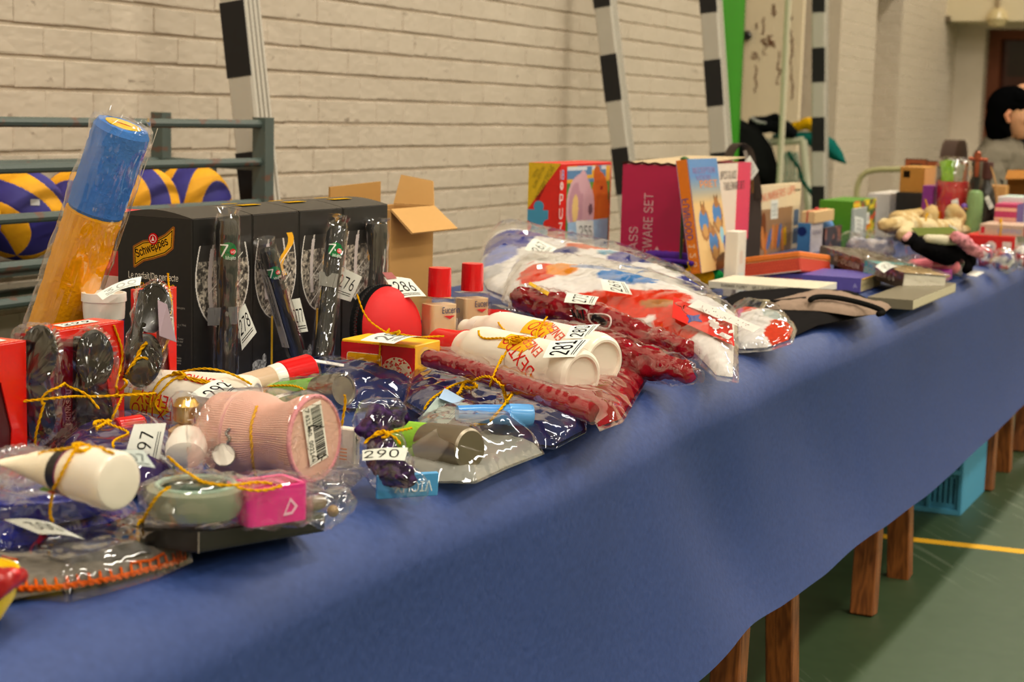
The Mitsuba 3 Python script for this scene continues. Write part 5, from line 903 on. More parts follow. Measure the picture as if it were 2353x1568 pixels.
# ================================================================ middle: navy packs, red packs, bottles, towels
class Tilt:
    """a sloping plane through three picture points with heights"""
    def __init__(s, a, b, c):
        p = [at(u, v, z=z) for u, v, z in (a, b, c)]; s.O = p[0]; n = unit(np.cross(p[1] - p[0], p[2] - p[0])); s.n = n if n[2] > 0 else -n
        s.ex = unit(A([1., 0, 0]) - s.n * s.n[0]); s.ey = np.cross(s.n, s.ex); s.M = fr(s.O, s.ex, s.ey, s.n)
    def w(s, u, v, up=0.): d = ray(u, v); return EYE + d * ((s.O + s.n * up - EYE) @ s.n) / (d @ s.n)
    def q(s, px): return [((s.w(u, v) - s.O) @ s.ex, (s.w(u, v) - s.O) @ s.ey) for u, v in px]
def tpack(parent, name, T_, px, h, fin, col, n=34, edge=.035, amp=.004, k=45., seed=0, smooth=True, up=0.):
    return part(parent, name, sh(pillow(T_.q(px), h, n, edge, amp, k, seed, under=.35), 0, 0, up), fin, col, smooth=smooth, M=T_.M)
def tfilm(parent, T_, px, h, seed, n=40, edge=.04, amp=.006, k=48., up=0., name='plastic_bag'): return part(parent, name, sh(pillow(T_.q(px), h, n, edge, amp, k, seed, under=.2), 0, 0, up), 'film', smooth=24, M=T_.M)
NAVY = (38, 46, 92)
# navy textiles in bags
Ta = Tilt((760, 900, .775), (990, 850, .79), (770, 840, .80)); k = thing('navy_pack', 'navy textile in a clear bag behind the steel end of the green flask', 'textile'); o = [(735, 832), (860, 832), (1000, 838), (985, 880), (930, 935), (800, 940), (745, 890)]
tpack(k, 'textile', Ta, o, .018, 'fabric', NAVY, seed=3); tfilm(k, Ta, [(728, 828), (860, 826), (1006, 834), (992, 885), (935, 945), (800, 950), (738, 895)], .026, 4, amp=.007); part(k, 'card', flapq([Ta.w(720, 826, .012), Ta.w(790, 838, .012), Ta.w(790, 844, .012), Ta.w(720, 832, .012)], .0015), 'card', (220, 218, 214))
Tb = Tilt((1000, 860, .795), (1330, 985, .765), (1270, 1025, .757)); k = thing('navy_pack', 'large navy textile in a clear bag sticking out under the dark red pack', 'textile'); o = [(985, 850), (1120, 885), (1345, 955), (1340, 990), (1272, 1026), (1180, 1015), (1040, 985), (935, 925), (950, 870)]
tpack(k, 'textile', Tb, o, .020, 'fabric', NAVY, seed=6); tfilm(k, Tb, [(978, 845), (1120, 880), (1350, 950), (1347, 995), (1274, 1034), (1180, 1026), (1035, 995), (925, 930), (940, 868)], .028, 8, n=46, amp=.006)
part(k, 'card_edge', tube([Tb.w(985, 846, .018), Tb.w(1100, 876, .020), Tb.w(1220, 908, .020), Tb.w(1342, 948, .016)], .0042, 8, n=30, flat=.35), 'card', (222, 220, 218))
# dark red pack under the two sports bottles
DR = (134, 14, 30)
Tr = Tilt((1000, 820, .808), (1370, 965, .786), (1480, 870, .770)); k = thing('red_textile', 'dark red textile in a glossy bag under the two white sports bottles', 'textile')
tpack(k, 'textile', Tr, [(972, 822), (1100, 862), (1365, 958), (1375, 982), (1425, 965), (1488, 862), (1440, 832), (1300, 800), (1100, 770), (1010, 790)], .020, 'fabric', DR, n=44, seed=4)
part(k, 'rolled_edge', crumple(tube([Tr.w(982, 823, .020), Tr.w(1100, 856, .024), Tr.w(1240, 904, .024), Tr.w(1362, 950, .018)], .0115, 18, n=60), .002, 70, 3), 'fabric', (140, 16, 32), smooth=True)
film(k, crumple(tube([Tr.w(977, 821, .021), Tr.w(1100, 855, .025), Tr.w(1240, 903, .025), Tr.w(1368, 952, .019)], .0135, 18, n=90), .0028, 70, 5), 'plastic_sleeve'); tfilm(k, Tr, [(965, 822), (1100, 868), (1362, 964), (1378, 992), (1432, 972), (1496, 858), (1440, 824), (1300, 794), (1100, 764), (1005, 784)], .028, 9, n=50, amp=.005)
zb = .818
p1, q1 = at(1062, 803, z=zb), at(1338, 868, z=zb - .006); p2, q2 = at(1108, 766, z=zb + .002), at(1390, 832, z=zb - .004); R1 = 69 * np.linalg.norm(q1 - EYE) / F; R2 = 66 * np.linalg.norm(q2 - EYE) / F
def dex(R, da): return [('arrow', star_arrow(R * .85), da - .62, .58, 4.75, YP), ('lettering', text('DEXTRO', R * .50, R * 2.25), da + .10, .80, 4.16, RP), ('lettering', text('ENERGY', R * .36, R * 1.9), da - .62, .80, 4.3, (214, 90, 70))]
k1, Mq, Lq = sports_bottle(p1, q1, R1, 'white sports bottle with a red cap on the dark red pack, ticket 281', dex(R1, 0), cap=(206, 26, 20))
k2, _, _ = sports_bottle(p2, q2, R2, 'white sports bottle beneath ticket 280, behind the one with the red cap', dex(R2, 0))
numtag(k1, '281', [(1247, 821), (1266, 783), (1359, 777), (1322, 819)], dist=on([k1], 1302, 800, .012), tilt=A([-.45, -.35, .8]), box=(.10, .30, .80, .55)); numtag(k2, '280', [(1298, 777), (1314, 748), (1380, 744), (1350, 777)], dist=on([k2], 1340, 762, .012), tilt=A([-.45, -.35, .8]), box=(.10, .30, .80, .55))
twine(k1, [(1100, 760), (1130, 778), (1160, 778), (1178, 782), (1200, 780), (1230, 768), (1258, 744)], [k1, k2], off=.004); twine(k1, [(1178, 782), (1205, 778), (1238, 756), (1258, 728)], [k1, k2], off=.008); twine(k1, [(1176, 784), (1160, 815), (1142, 845), (1132, 868), (1126, 888)], [k1, 'red_textile'], off=.003); twine(k1, [(1176, 778), (1190, 774), (1196, 782), (1184, 788), (1172, 784)], [k1], r=.0021, name='twine_knot', off=.003); twine(k1, [(1145, 741), (1155, 755), (1166, 764)], [k2], off=.006, name='twine_tail')
# blue cream tube in the bag, and twine over it
k = thing('blue_tube', 'light blue cream tube inside the clear bag of the large navy textile', 'tube'); a_, b_ = Tb.w(1050, 950, .036), Tb.w(1222, 955, .030); Lk = np.linalg.norm(b_ - a_); Mk = axisM(a_, b_ - a_)
part(k, 'tube', loft([(0, .012, .010), (Lk * .3, .0135, .0125), (Lk * .68, .014, .0135)]), 'gloss', (70, 140, 214), smooth=40, M=Mk); part(k, 'cap', lathe([(.0142, Lk * .68), (.0148, Lk * .70), (.0150, Lk * .95), (.0140, Lk), (.001, Lk)]), 'gloss', (96, 164, 230), M=Mk)
tw = 'navy_pack_001'; twine(tw, [(975, 942), (985, 925), (1010, 905), (1045, 885), (1075, 878), (1098, 870), (1130, 868), (1150, 885), (1162, 912), (1155, 935), (1135, 958), (1105, 975), (1080, 978)], [tw, 'red_textile', 'blue_tube'], off=.004, r=.0017); twine(tw, [(1050, 905), (1062, 890), (1080, 878), (1095, 888), (1078, 892), (1064, 886)], [tw], off=.005, r=.0024, name='twine_knot'); twine(tw, [(1154, 886), (1160, 908), (1164, 922)], [tw, 'red_textile'], off=.005, r=.0022, name='twine_tail')
numtag(tw, '287', [(955, 975), (1005, 912), (1080, 928), (1030, 972)], dist=on([tw], 1015, 945, .032), tilt=A([-.55, -.5, .6]), box=(.2, .28, .5, .46), ink=(120, 134, 130), col=(168, 184, 178)); part(tw, 'card', flapq([on([tw], u, v, .012) for u, v in ((1008, 915), (1022, 892), (1068, 918), (1052, 932))], .0005), 'card', (150, 180, 214))
# green flask with a dark steel cap in a bag
zg = .786; a_, b_ = at(935, 1015, z=zg + .004), at(1082, 1032, z=zg); k = thing('thermos', 'green flask with a dark steel cap in a clear bag near the table edge', 'flask'); rg = 51 * np.linalg.norm(b_ - EYE) / F; ag = unit(unit(b_ - a_) + .85 * unit(EYE - b_)); Lg = .150; M = axisM(b_ - ag * Lg, ag)
part(k, 'body', lathe([(rg * .82, 0), (rg * .95, .006), (rg * .97, Lg * .50)], 48), 'satin', (126, 176, 44), M=M); part(k, 'cap', lathe([(rg * .95, Lg * .48), (rg, Lg * .50), (rg, Lg * .93), (rg * .93, Lg * .985), (rg * .82, Lg), (.001, Lg)], 60), 'metal', (146, 136, 120), M=M)
part(k, 'inner_bag', sh(pillow(onplane([(905, 1085), (1000, 1106), (1090, 1108), (1170, 1070), (1245, 1042), (1235, 1030), (1160, 1010), (1100, 1000), (1000, 1040), (930, 1050)], .7545), .012, 36, .02, .004, 50, 6), 0, 0, 0), 'frost', (205, 205, 198), smooth=True, M=I0(.7545)); flatbag(k, [(900, 1090), (1000, 1110), (1092, 1112), (1170, 1076), (1252, 1044), (1240, 1022), (1130, 985), (1000, 985), (920, 1010)], .7540, .052, 81, 38, .05, .005, 40)
part(k, 'red_scrap', pillow(onplane([(1110, 1060), (1150, 1050), (1150, 1035), (1115, 1042)], .757), .006, 10, .01), 'matte', (200, 96, 84), smooth=True, M=I0(.757))
# lavender pack with ticket 290 on a light blue carton
Nv = at(862, 1145, z=.7545); k = thing('blue_carton', 'flat light blue carton with white lettering under the dark purple lavender pack', 'box'); bv = corner3(Nv, at(1002, 1136, z=.7545), at(846, 1092, z=.782), .006); part(k, 'body', rbox(bv.w, bv.d * 1.0, bv.h, .001), 'card', (74, 150, 206), M=bv.M); ink(k, 'lettering', text('VICHY', .0125, bv.w * .62), bv.U(bv.w * .90, .019) @ rotz(math.pi), (226, 236, 240))
k = thing('lavender_pack', 'dark purple lavender bundle in crinkled film, ticket 290 tied on it', 'bundle'); ch = [at(872, 968, z=.832), at(870, 1005, z=.815), at(880, 1050, z=.795), at(900, 1085, z=.784)]; RL = np.random.default_rng(3)
part(k, 'bundle', crumple(blobm([(*p, r) for p, r in zip(ch, (.015, .011, .018, .015))], [(*at(932, 1096, z=.782), .011), (*ch[3], .013)], *[[(*(ch[i % 4] + RL.normal(size=3) * [.008, .008, .007]), .007), (*ch[i % 4], .009)] for i in range(14)], e=.004, it=3), .004, 130, 5), 'fabric', lambda v: np.where((meshkit.noise(v * 190, 3) > .52)[:, None], A([70., 44, 96]), A([38., 22, 54])), smooth=True); film(k, crumple(blobm([(*p, r) for p, r in zip(ch, (.026, .017, .027, .023))], [(*at(945, 1120, z=.772), .015), (*ch[3], .018)], [(*at(905, 945, z=.845), .010), (*ch[0], .022)], e=.008, it=2), .007, 45, 6), 'plastic_wrap', 'film')
numtag(k, '290', [(833, 1034), (938, 1028), (931, 1058), (833, 1058)], [k], off=.012, tilt=A([-.6, -.5, .55]), box=(.04, .20, .78, .66), rule=False); twine(k, [(838, 1020), (860, 1002), (885, 996), (920, 990), (946, 984)], [k], off=.003); twine(k, [(885, 996), (910, 1008), (920, 1022)], [k], off=.003); twine(k, [(862, 1002), (878, 992), (892, 998), (880, 1006)], [k], off=.003, r=.0022, name='twine_knot')
# towels in bags
def patch(P, base, shapes):
    """flat colour shapes on a cloth, in the cloth's own metres"""
    def f(v):
        c = np.tile(A(base, float), (len(v), 1))
        for (cx, cy, rx, ry, rot, col) in shapes:
            x, y = v[:, 0] - cx, v[:, 1] - cy; ca, sa = math.cos(rot), math.sin(rot); w = ((x * ca + y * sa) / rx) ** 2 + ((-x * sa + y * ca) / ry) ** 2 + .25 * (meshkit.noise(v * 26, int(abs(cx) * 999)) - .5); c[w < 1] = col
        return c * (.93 + .12 * meshkit.noise(v * 260, 2)[:, None])
    return f
def shapes_px(T_, L): # (u, v, half width px, half height px, rot, colour)
    out = []
    for u, v, a, b, r, c in L:
        p = T_.q([(u, v), (u + a, v), (u, v + b)]); out.append((*p[0], np.hypot(p[1][0] - p[0][0], p[1][1] - p[0][1]), np.hypot(p[2][0] - p[0][0], p[2][1] - p[0][1]), math.atan2(p[1][1] - p[0][1], p[1][0] - p[0][0]) + r, c))
    return out
WT, BT, RT, OT, LB = (226, 222, 220), (44, 52, 140), (206, 44, 22), (222, 132, 30), (64, 124, 190)
T1 = Tilt((1150, 560, .895), (1600, 690, .835), (1180, 660, .835)); k = thing('towel', 'white and blue printed towel in a clear bag with ticket 267', 'towel', 'bagged printed towels')
o1 = [(1100, 625), (1118, 560), (1140, 538), (1190, 532), (1320, 562), (1450, 590), (1570, 635), (1625, 672), (1610, 700), (1500, 700), (1300, 700), (1180, 690), (1120, 665)]
tpack(k, 'cloth', T1, o1, .03, 'fabric', patch(None, WT, shapes_px(T1, [(1170, 572, 62, 28, 0, BT), (1150, 605, 40, 22, 0, (120, 134, 196)), (1260, 552, 70, 14, .1, (88, 60, 130)), (1135, 640, 24, 12, 0, (196, 196, 200)), (1350, 585, 50, 10, .2, (196, 90, 60)), (1440, 612, 42, 18, .1, BT), (1500, 610, 60, 16, .1, (54, 60, 120)), (1590, 650, 34, 34, .2, BT), (1520, 640, 50, 22, .1, WT), (1300, 600, 30, 10, .1, (60, 66, 120)), (1395, 600, 20, 10, 0, (100, 160, 190))])), n=70, edge=.06, seed=2, amp=.006, k=18)
tfilm(k, T1, [(1092, 632), (1112, 552), (1136, 528), (1192, 524), (1325, 554), (1455, 584), (1580, 632), (1640, 676), (1625, 706), (1500, 706), (1300, 706), (1175, 700), (1110, 672)], .046, 12, n=56, edge=.06, amp=.008); numtag(k, '267', [(1205, 572), (1228, 546), (1281, 570), (1257, 591)], [k], off=.012, tilt=T1.n + A([-.2, -.2, 0]), box=(.12, .34, .72, .42))
T2 = Tilt((1200, 625, .875), (1690, 740, .835), (1690, 872, .772)); k = thing('towel', 'red, white and orange printed towel in a clear bag with ticket 269', 'towel', 'bagged printed towels')
o2 = [(1165, 650), (1190, 618), (1225, 606), (1390, 620), (1520, 650), (1640, 692), (1688, 724), (1684, 868), (1645, 862), (1600, 815), (1545, 770), (1440, 742), (1320, 730), (1210, 712), (1160, 690)]
tpack(k, 'cloth', T2, o2, .032, 'fabric', patch(None, WT, shapes_px(T2, [(1240, 650, 46, 24, .2, RT), (1295, 640, 38, 17, .3, OT), (1300, 680, 50, 12, 0, WT), (1400, 630, 90, 12, .15, (150, 160, 186)), (1445, 655, 70, 20, .1, LB), (1450, 672, 62, 8, .1, (40, 110, 180)), (1400, 712, 110, 20, .1, RT), (1500, 715, 90, 26, .15, RT), (1560, 760, 62, 34, .3, RT), (1520, 722, 50, 7, -.1, (170, 110, 60)), (1205, 612, 18, 8, 0, (210, 206, 204))])), n=80, edge=.06, seed=5, amp=.006, k=18)
tfilm(k, T2, [(1158, 655), (1185, 608), (1224, 596), (1392, 612), (1525, 643), (1648, 686), (1696, 720), (1698, 882), (1645, 874), (1590, 822), (1540, 778), (1440, 750), (1320, 738), (1205, 720), (1152, 694)], .048, 14, n=60, edge=.06, amp=.008)
numtag(k, '269', [(1386, 666), (1379, 640), (1436, 648), (1453, 677)], [k], off=.012, tilt=T2.n + A([-.3, -.2, 0]), box=(.08, .3, .84, .42))
hc = [on([k], u, v, .010) for u, v in ((1548, 682), (1682, 745), (1688, 796), (1544, 730))]; cdk = part(k, 'header_card', flapq(hc, .0008), 'card', (206, 30, 22)); Mh = fr(hc[3], unit(hc[2] - hc[3]), unit(np.cross(unit(np.cross(hc[2] - hc[3], hc[0] - hc[3])), hc[2] - hc[3]))); Wh = np.linalg.norm(hc[2] - hc[3]); Hh = np.linalg.norm(hc[0] - hc[3]) * .95
RR = random.Random(4); ink(cdk, 'print', slab(Polygon([(0, Hh * .62), (Wh, Hh * .72), (Wh, Hh), (0, Hh)]), .0004), Mh @ fr((0, 0, .0007), (1., 0, 0), (0, 1., 0)), (224, 218, 212)); ink(cdk, 'print', cat(*[rect(RR.uniform(.1, .9) * Wh, RR.uniform(.7, .92) * Hh, .002, .0012) for _ in range(26)]), Mh @ fr((0, 0, .0012), (1., 0, 0), (0, 1., 0)), (120, 90, 90)); ink(cdk, 'picture', slab(Polygon([(Wh * .12, Hh * .3), (Wh * .2, Hh * .36), (Wh * .24, Hh * .5), (Wh * .27, Hh * .36), (Wh * .36, Hh * .3), (Wh * .27, Hh * .22), (Wh * .24, Hh * .08), (Wh * .2, Hh * .22)]).buffer(.001), .0004), Mh @ fr((0, 0, .0008), (1., 0, 0), (0, 1., 0)), (80, 90, 160)); ink(cdk, 'picture', cat(*[slab(Point(Wh * x, Hh * y).buffer(Hh * r), .0004) for x, y, r in ((.45, .48, .1), (.52, .40, .13), (.58, .32, .1), (.78, .42, .08))], rect(Wh * .7, Hh * .1, Wh * .16, Hh * .16)), Mh @ fr((0, 0, .0010), (1., 0, 0), (0, 1., 0)), (226, 214, 210))
# dark red scarves
def scarf(pts, label, seed):
    k = thing('scarf', label, 'scarf', 'wrapped dark red scarves'); p = [(*P, r * np.linalg.norm(P - EYE) / F) for P, r in pts]; body = blobm(p, e=.006, it=3); g = blobm([(*q[:3], q[3] + .004) for q in p], [(*(A(p[-1][:3]) + (A(p[-1][:3]) - A(p[-2][:3])) * .35), .008), p[-1]], [(*(A(p[0][:3]) - (A(p[1][:3]) - A(p[0][:3])) * .2 + [0, 0, .01]), .012), p[0]], e=.007, it=2)
    part(k, 'cloth', crumple(body, .006, 34, seed, wrinkle=(.5, 1, 1.4)), 'fabric', DR, smooth=True); film(k, crumple(g, .007, 45, seed + 3), 'plastic_bag'); return k
k = scarf([(on(['towel_001'], u, v, .018), r) for u, v, r in ((1202, 688, 27), (1290, 708, 33), (1390, 748, 34), (1490, 784, 30), (1575, 806, 21))], 'upper wrapped dark red scarf with a white patch, ticket 273, across the towels', 1)
pw = [on([k + '__cloth'], u, v, .003) for u, v in ((1322, 700), (1350, 712), (1345, 752), (1310, 742))]; part(k, 'white_patch', flapq(pw, .001), 'fabric', (214, 206, 204)); part(k, 'lettering', cat(*[tube([on([k + '__cloth'], 1314 + i * 6, 712 + (i % 2) * 8, .006), on([k + '__cloth'], 1318 + i * 6, 728 + i * 2, .006)], .0016, 5) for i in range(5)]), 'matte', (26, 24, 26), smooth=True)
ew = [on([k + '__cloth'], u, v, .004) for u, v in ((1352, 722), (1376, 722), (1404, 738), (1400, 752), (1378, 752), (1356, 738))]; part(k, 'emblem', cat(tube(ew + [ew[0]], .0018, 6, n=50)), 'fabric', (214, 200, 196), smooth=True); part(k, 'emblem_mark', crumple(blobm([(*on([k + '__cloth'], 1368, 732, .001), .006), (*on([k + '__cloth'], 1390, 742, .001), .004)], e=.003), .002, 200, 3), 'fabric', (30, 26, 28), smooth=True)
part(k, 'yellow_clip', flapq([on([k], u, v, .003) for u, v in ((1218, 648), (1262, 672), (1258, 680), (1214, 654))], .001), 'satin', (206, 160, 30)); numtag(k, '273', [(1296, 694), (1304, 672), (1376, 682), (1366, 700)], [k], off=.012, tilt=T2.n + A([-.3, -.2, 0]), box=(.1, .3, .8, .46))
S1 = T2
S2 = Tilt((1185, 765, .80), (1590, 862, .795), (1400, 830, .782)); scarf([(S2.w(u, v, .006), r) for u, v, r in ((1192, 764, 18), (1300, 776, 28), (1410, 808, 34), (1500, 838, 32), (1575, 856, 22))], 'lower wrapped dark red scarf just behind the white sports bottles', 5)
S3 = Tilt((1115, 735, .82), (1200, 755, .80), (1115, 765, .80)); k = thing('red_pack', 'small red wrapped pack with ticket 274 right of the clear bottles', 'pack'); tpack(k, 'cloth', S3, [(1110, 712), (1160, 715), (1210, 745), (1190, 775), (1115, 772)], .03, 'fabric', (180, 24, 28), seed=4); tfilm(k, S3, [(1104, 704), (1165, 708), (1222, 742), (1196, 784), (1108, 780)], .042, 7, n=36, amp=.008); numtag(k, '274', [(1116, 738), (1160, 734), (1148, 752), (1118, 753)], [k], off=.006, tilt=A([-.6, -.5, .6]))
T3 = Tilt((1690, 730, .80), (1822, 775, .785), (1700, 805, .763)); k = thing('towel', 'small white and red printed towel in a clear bag, right of the pile', 'towel', 'bagged printed towels'); tpack(k, 'cloth', T3, [(1682, 722), (1720, 715), (1790, 722), (1822, 758), (1812, 782), (1760, 800), (1700, 802), (1686, 790)], .03, 'fabric', patch(None, WT, shapes_px(T3, [(1795, 772, 34, 24, 0, (200, 60, 40)), (1720, 728, 30, 10, .2, (206, 70, 56)), (1690, 745, 10, 22, 0, (196, 80, 150)), (1780, 740, 26, 12, 0, (170, 180, 178)), (1730, 770, 40, 20, 0, WT)])), n=46, edge=.04, seed=9); tfilm(k, T3, [(1676, 716), (1722, 708), (1796, 716), (1832, 758), (1822, 790), (1764, 808), (1698, 812), (1680, 796)], .042, 15, n=46, edge=.04, amp=.007)
k = thing('cream_box', 'small cream box with a lid half hidden behind the printed towels', 'box'); b = Box(at(1640, 706, z=.80), 1596, 1662, 684, 1640); part(k, 'body', rbox(b.w * .95, b.d * .95, b.h * .8), 'card', (206, 200, 186), M=b.M); part(k, 'lid', sh(rbox(b.w, b.d, b.h * .25), -.001, -.001, b.h * .75), 'card', (214, 196, 168), M=b.M); ink(k, 'print', cat(rect(b.w * .2, b.d * .2, b.w * .4, b.d * .4)), b.U(), (190, 80, 90))
# ================================================================ back row: boxes and books
C = base(1281, 1.72); k = thing('puzzle_box', 'red puzzle box with a yellow corner, ticket 255 on its front', 'box'); b = Box(C, 1209, 1398, 376, 1281); w, d, h = b.w, b.d, b.h
PR = (208, 34, 24); part(k, 'body', rbox(w, d, h), 'card', PR, M=b.M)
qL = lambda u, v: (lambda p: ((b.C + b.ey * b.d - p) @ b.ey, p[2] - b.C[2]))(at(u, v, x=b.C[0])); qR = lambda u, v: (lambda p: ((p - b.C) @ b.ex, p[2] - b.C[2]))(at(u, v, y=b.C[1]))
ink(k, 'side_print', slab(Polygon([(0, h), (d, h), qL(1276, 374), qL(1209, 480), (0, qL(1209, 480)[1])]), .0003), b.L(), (206, 168, 20), 'card')
an_ = math.atan2(*(A(qL(1259, 378)) - A(qL(1222, 452)))[::-1]) + math.pi
for s, (u, v), hh, ww in (('SPECIALE AANBIEDING!', (1266, 380), .0125, .095), ('INCLUSIEF GRATIS', (1247, 382), .008, .06), ('PUZZEL', (1233, 387), .008, .026)): ink(k, 'lettering', text(s, hh, ww), b.L(*qL(u, v), .0006) @ rotz(an_), (34, 28, 16))
pz = sbox(0, 0, d * .62, h * .30); cx_, cy_ = qL(1237, 515); pz = affinity.translate(sbox(-d * .36, -.032, d * .30, .036), cx_, cy_); pz = pz.union(Point(cx_, cy_ + .045).buffer(.014)).difference(Point(cx_ + d * .30, cy_).buffer(.013)).difference(Point(cx_ - d * .36, cy_ - .006).buffer(.014)).intersection(sbox(0, 0, d, h)); ink(k, 'puzzle_piece', slab(pz, .0004), b.L(0, 0, .0005), (64, 140, 172), 'card'); ink(k, 'lettering', text('60', .026), b.L(*qL(1231, 535), .0011) @ rotz(-math.pi / 2), (214, 202, 196))
x0 = qR(1303, 400)[0]
def cartoon(x, y):
    n = meshkit.noise(np.stack([x * 9, y * 12, x * 0], 1), 3); c = np.where((n > .55)[:, None], A([90., 150, 60]), A([70., 128, 60])); m2 = meshkit.noise(np.stack([np.floor(x * 9), np.floor(y * 26), x * 0], 1), 5)
    t = y > .86; c[t] = np.where((m2 > .5)[:, None], A([86, 130, 170.]), A([220, 170, 60.]))[t]; c[(y > .93) & (m2 < .3)] = [206, 210, 214]
    E_ = lambda cx, cy, rx, ry: ((x - cx) / rx) ** 2 + ((y - cy) / ry) ** 2 < 1
    for cx, cy, rx, ry, col in ((.76, .70, .20, .24, (200, 96, 30)), (.68, .92, .08, .08, (190, 90, 30)), (.86, .60, .14, .16, (216, 112, 34)), (.30, .66, .30, .27, (206, 164, 172)), (.22, .66, .17, .20, (186, 140, 152)), (.36, .86, .10, .10, (206, 164, 172)), (.50, .62, .14, .20, (204, 160, 168)), (.55, .62, .05, .05, (110, 80, 90)), (.20, .64, .07, .12, (226, 190, 120)), (.44, .44, .08, .10, (196, 160, 150)), (.16, .46, .10, .07, (206, 150, 40)), (.30, .42, .08, .06, (226, 186, 150)), (.74, .42, .15, .07, (78, 80, 120)), (.60, .38, .10, .06, (170, 186, 206)), (.88, .40, .10, .05, (226, 190, 40)), (.80, .80, .03, .02, (140, 20, 20))): c[E_(cx, cy, rx, ry)] = col
    return c
xr, yt = w * .97, qR(1340, 381)[1]; gridprint(k, xr - x0, yt, 90, cartoon, b.R(x0, 0), 'card', 'picture')
ya = qR(1345, 507)[1]; ink(k, 'print', rect(x0 + .012, 0, xr - x0 - .018, ya), b.R(0, 0, .0009), (150, 184, 212), 'card'); ink(k, 'lettering', text('Ik', .030), b.R(x0 + .02, ya - .05, .0014), (196, 206, 222)); ink(k, 'lettering', text('je', .030), b.R(x0 + .092, ya - .05, .0014), (206, 216, 230)); ink(k, 'lettering', text('LEEFT', .045, xr - x0 - .03), b.R(x0 + .018, ya - .125, .0014), (60, 50, 44))
xl_ = qR(1291, 400)[0]
for i, s in enumerate('PUZZEL'): ink(k, 'lettering', text(s, .027, .021), b.R(xl_ - .0105, h - .103 - i * .036, .0006), (232, 214, 206))
ink(k, 'logo', text('M', .024, .0125), b.R(xl_ - .0125, h - .04, .0006), (220, 150, 150)); ink(k, 'logo', text('B', .024, .011), b.R(xl_ + .001, h - .04, .0006), (150, 180, 226)); ink(k, 'emblem', slab(Point(xl_, h - .056).buffer(.0105).difference(Point(xl_, h - .056).buffer(.003)), .0003), b.R(0, 0, .0006), (226, 190, 184))
numtag(k, '255', [(1324, 507), (1364, 507), (1366, 568), (1328, 566)], [k], off=.003, tilt=-b.ey, box=(.14, .36, .72, .44), bend=.02)
# magenta tableware carton
C = base(1561, 1.47); k = thing('tableware_carton', 'magenta tableware carton, tall, behind the purple felt and the upright book', 'box'); b = Box(C, 1423, 1715, 380, 1561); w, d, h = b.w, b.d, b.h; MG = (172, 24, 66)
part(k, 'body', rbox(w, d, h), 'card', MG, M=b.M); ink(k, 'front_print', rect(0, 0, w, h), b.R(), (40, 34, 34), 'card'); qR = lambda u, v: (lambda p: ((p - b.C) @ b.ex, p[2] - b.C[2]))(at(u, v, y=b.C[1])); qL = lambda u, v: (lambda p: ((b.C + b.ey * b.d - p) @ b.ey, p[2] - b.C[2]))(at(u, v, x=b.C[0]))
xa, xb_ = qR(1640, 420)[0], qR(1693, 420)[0]; ink(k, 'front_print', rect(xa, h * .30, xb_ - xa, h * .70), b.R(0, 0, .0007), (224, 214, 200), 'card'); ink(k, 'front_print', rect(xb_, h * .30, w - xb_, h * .70), b.R(0, 0, .0007), (214, 62, 96), 'card'); ink(k, 'front_print', rect(xa + .03, h * .45, .022, .05), b.R(0, 0, .001), (206, 50, 70)); ink(k, 'front_print', rect(.015, h * .1, .05, h * .4), b.R(0, 0, .0007), (80, 20, 34))
ink(k, 'lettering', text('8PCS GLASS', .022, qR(1692, 0)[0] - qR(1654, 0)[0]), b.R(*qR(1654, 413), .0012), (70, 56, 56)); ink(k, 'lettering', text('TABLEWARE SET', .022, qR(1711, 0)[0] - qR(1661, 0)[0]), b.R(*qR(1661, 438), .0012), (70, 56, 60))
for s, u0, u1, v0, v1 in (('GLASS', 1447, 1467, 612, 522), ('TABLEWARE SET', 1479, 1500, 650, 445)): hh = qL(u1, 500)[0] - qL(u0, 500)[0]; ink(k, 'lettering', text(s, hh, qL(u0, v1)[1] - qL(u0, v0)[1]), b.L(qL(u1, 500)[0], qL(u1, v0)[1], .0006) @ rotz(math.pi / 2), (206, 160, 160))
ink(k, 'arrow', slab(Polygon([(0, 0), (.04, 0), (.02, .035)]), .0004), b.L(*qL(1492, 596), .0006), (206, 160, 160)); part(k, 'flap', flapq([b.C + [0, 0, h], b.C + b.ey * d + [0, 0, h], b.C + b.ey * d + b.ex * w * .9 + [0, 0, h + .012], b.C + b.ex * w * .9 + [0, 0, h + .014]], .003), 'matte', (206, 184, 150)); part(k, 'torn_edge', tube([b.C + b.ey * t * d + [0, 0, h + .001 + .002 * math.sin(t * 30)] for t in np.linspace(0, 1, 20)], .003, 5), 'matte', (60, 30, 24), smooth=True)
# upright cook book
yb = 1.33; Nn, Rn = at(1612, 628, y=yb), at(1668, 630, y=yb); Un = at(1579, 366, x=Nn[0] + .0); k = thing('cook_book', 'blue and sandy picture book with an orange spine leaning on the tableware carton', 'book')
ez = unit(Un - Nn); ex = unit((Rn - Nn) - ez * ((Rn - Nn) @ ez)); ey = np.cross(ez, ex); W_, H_, D_ = .088, np.linalg.norm(Un - Nn), .030; Mb = fr(Nn, ex, ey, ez); W_ = np.linalg.norm(at(1649, 364, y=Un[1]) - Un)
part(k, 'pages', sh(rbox(W_ - .004, D_ - .004, H_ - .004), .003, .002, .002), 'matte', (220, 212, 196), M=Mb); part(k, 'cover', cat(rbox(W_, .002, H_), sh(rbox(W_, .002, H_), 0, D_ - .002, 0)), 'gloss', (90, 130, 180), M=Mb); part(k, 'spine', rbox(.002, D_, H_), 'gloss', (214, 112, 24), M=Mb)
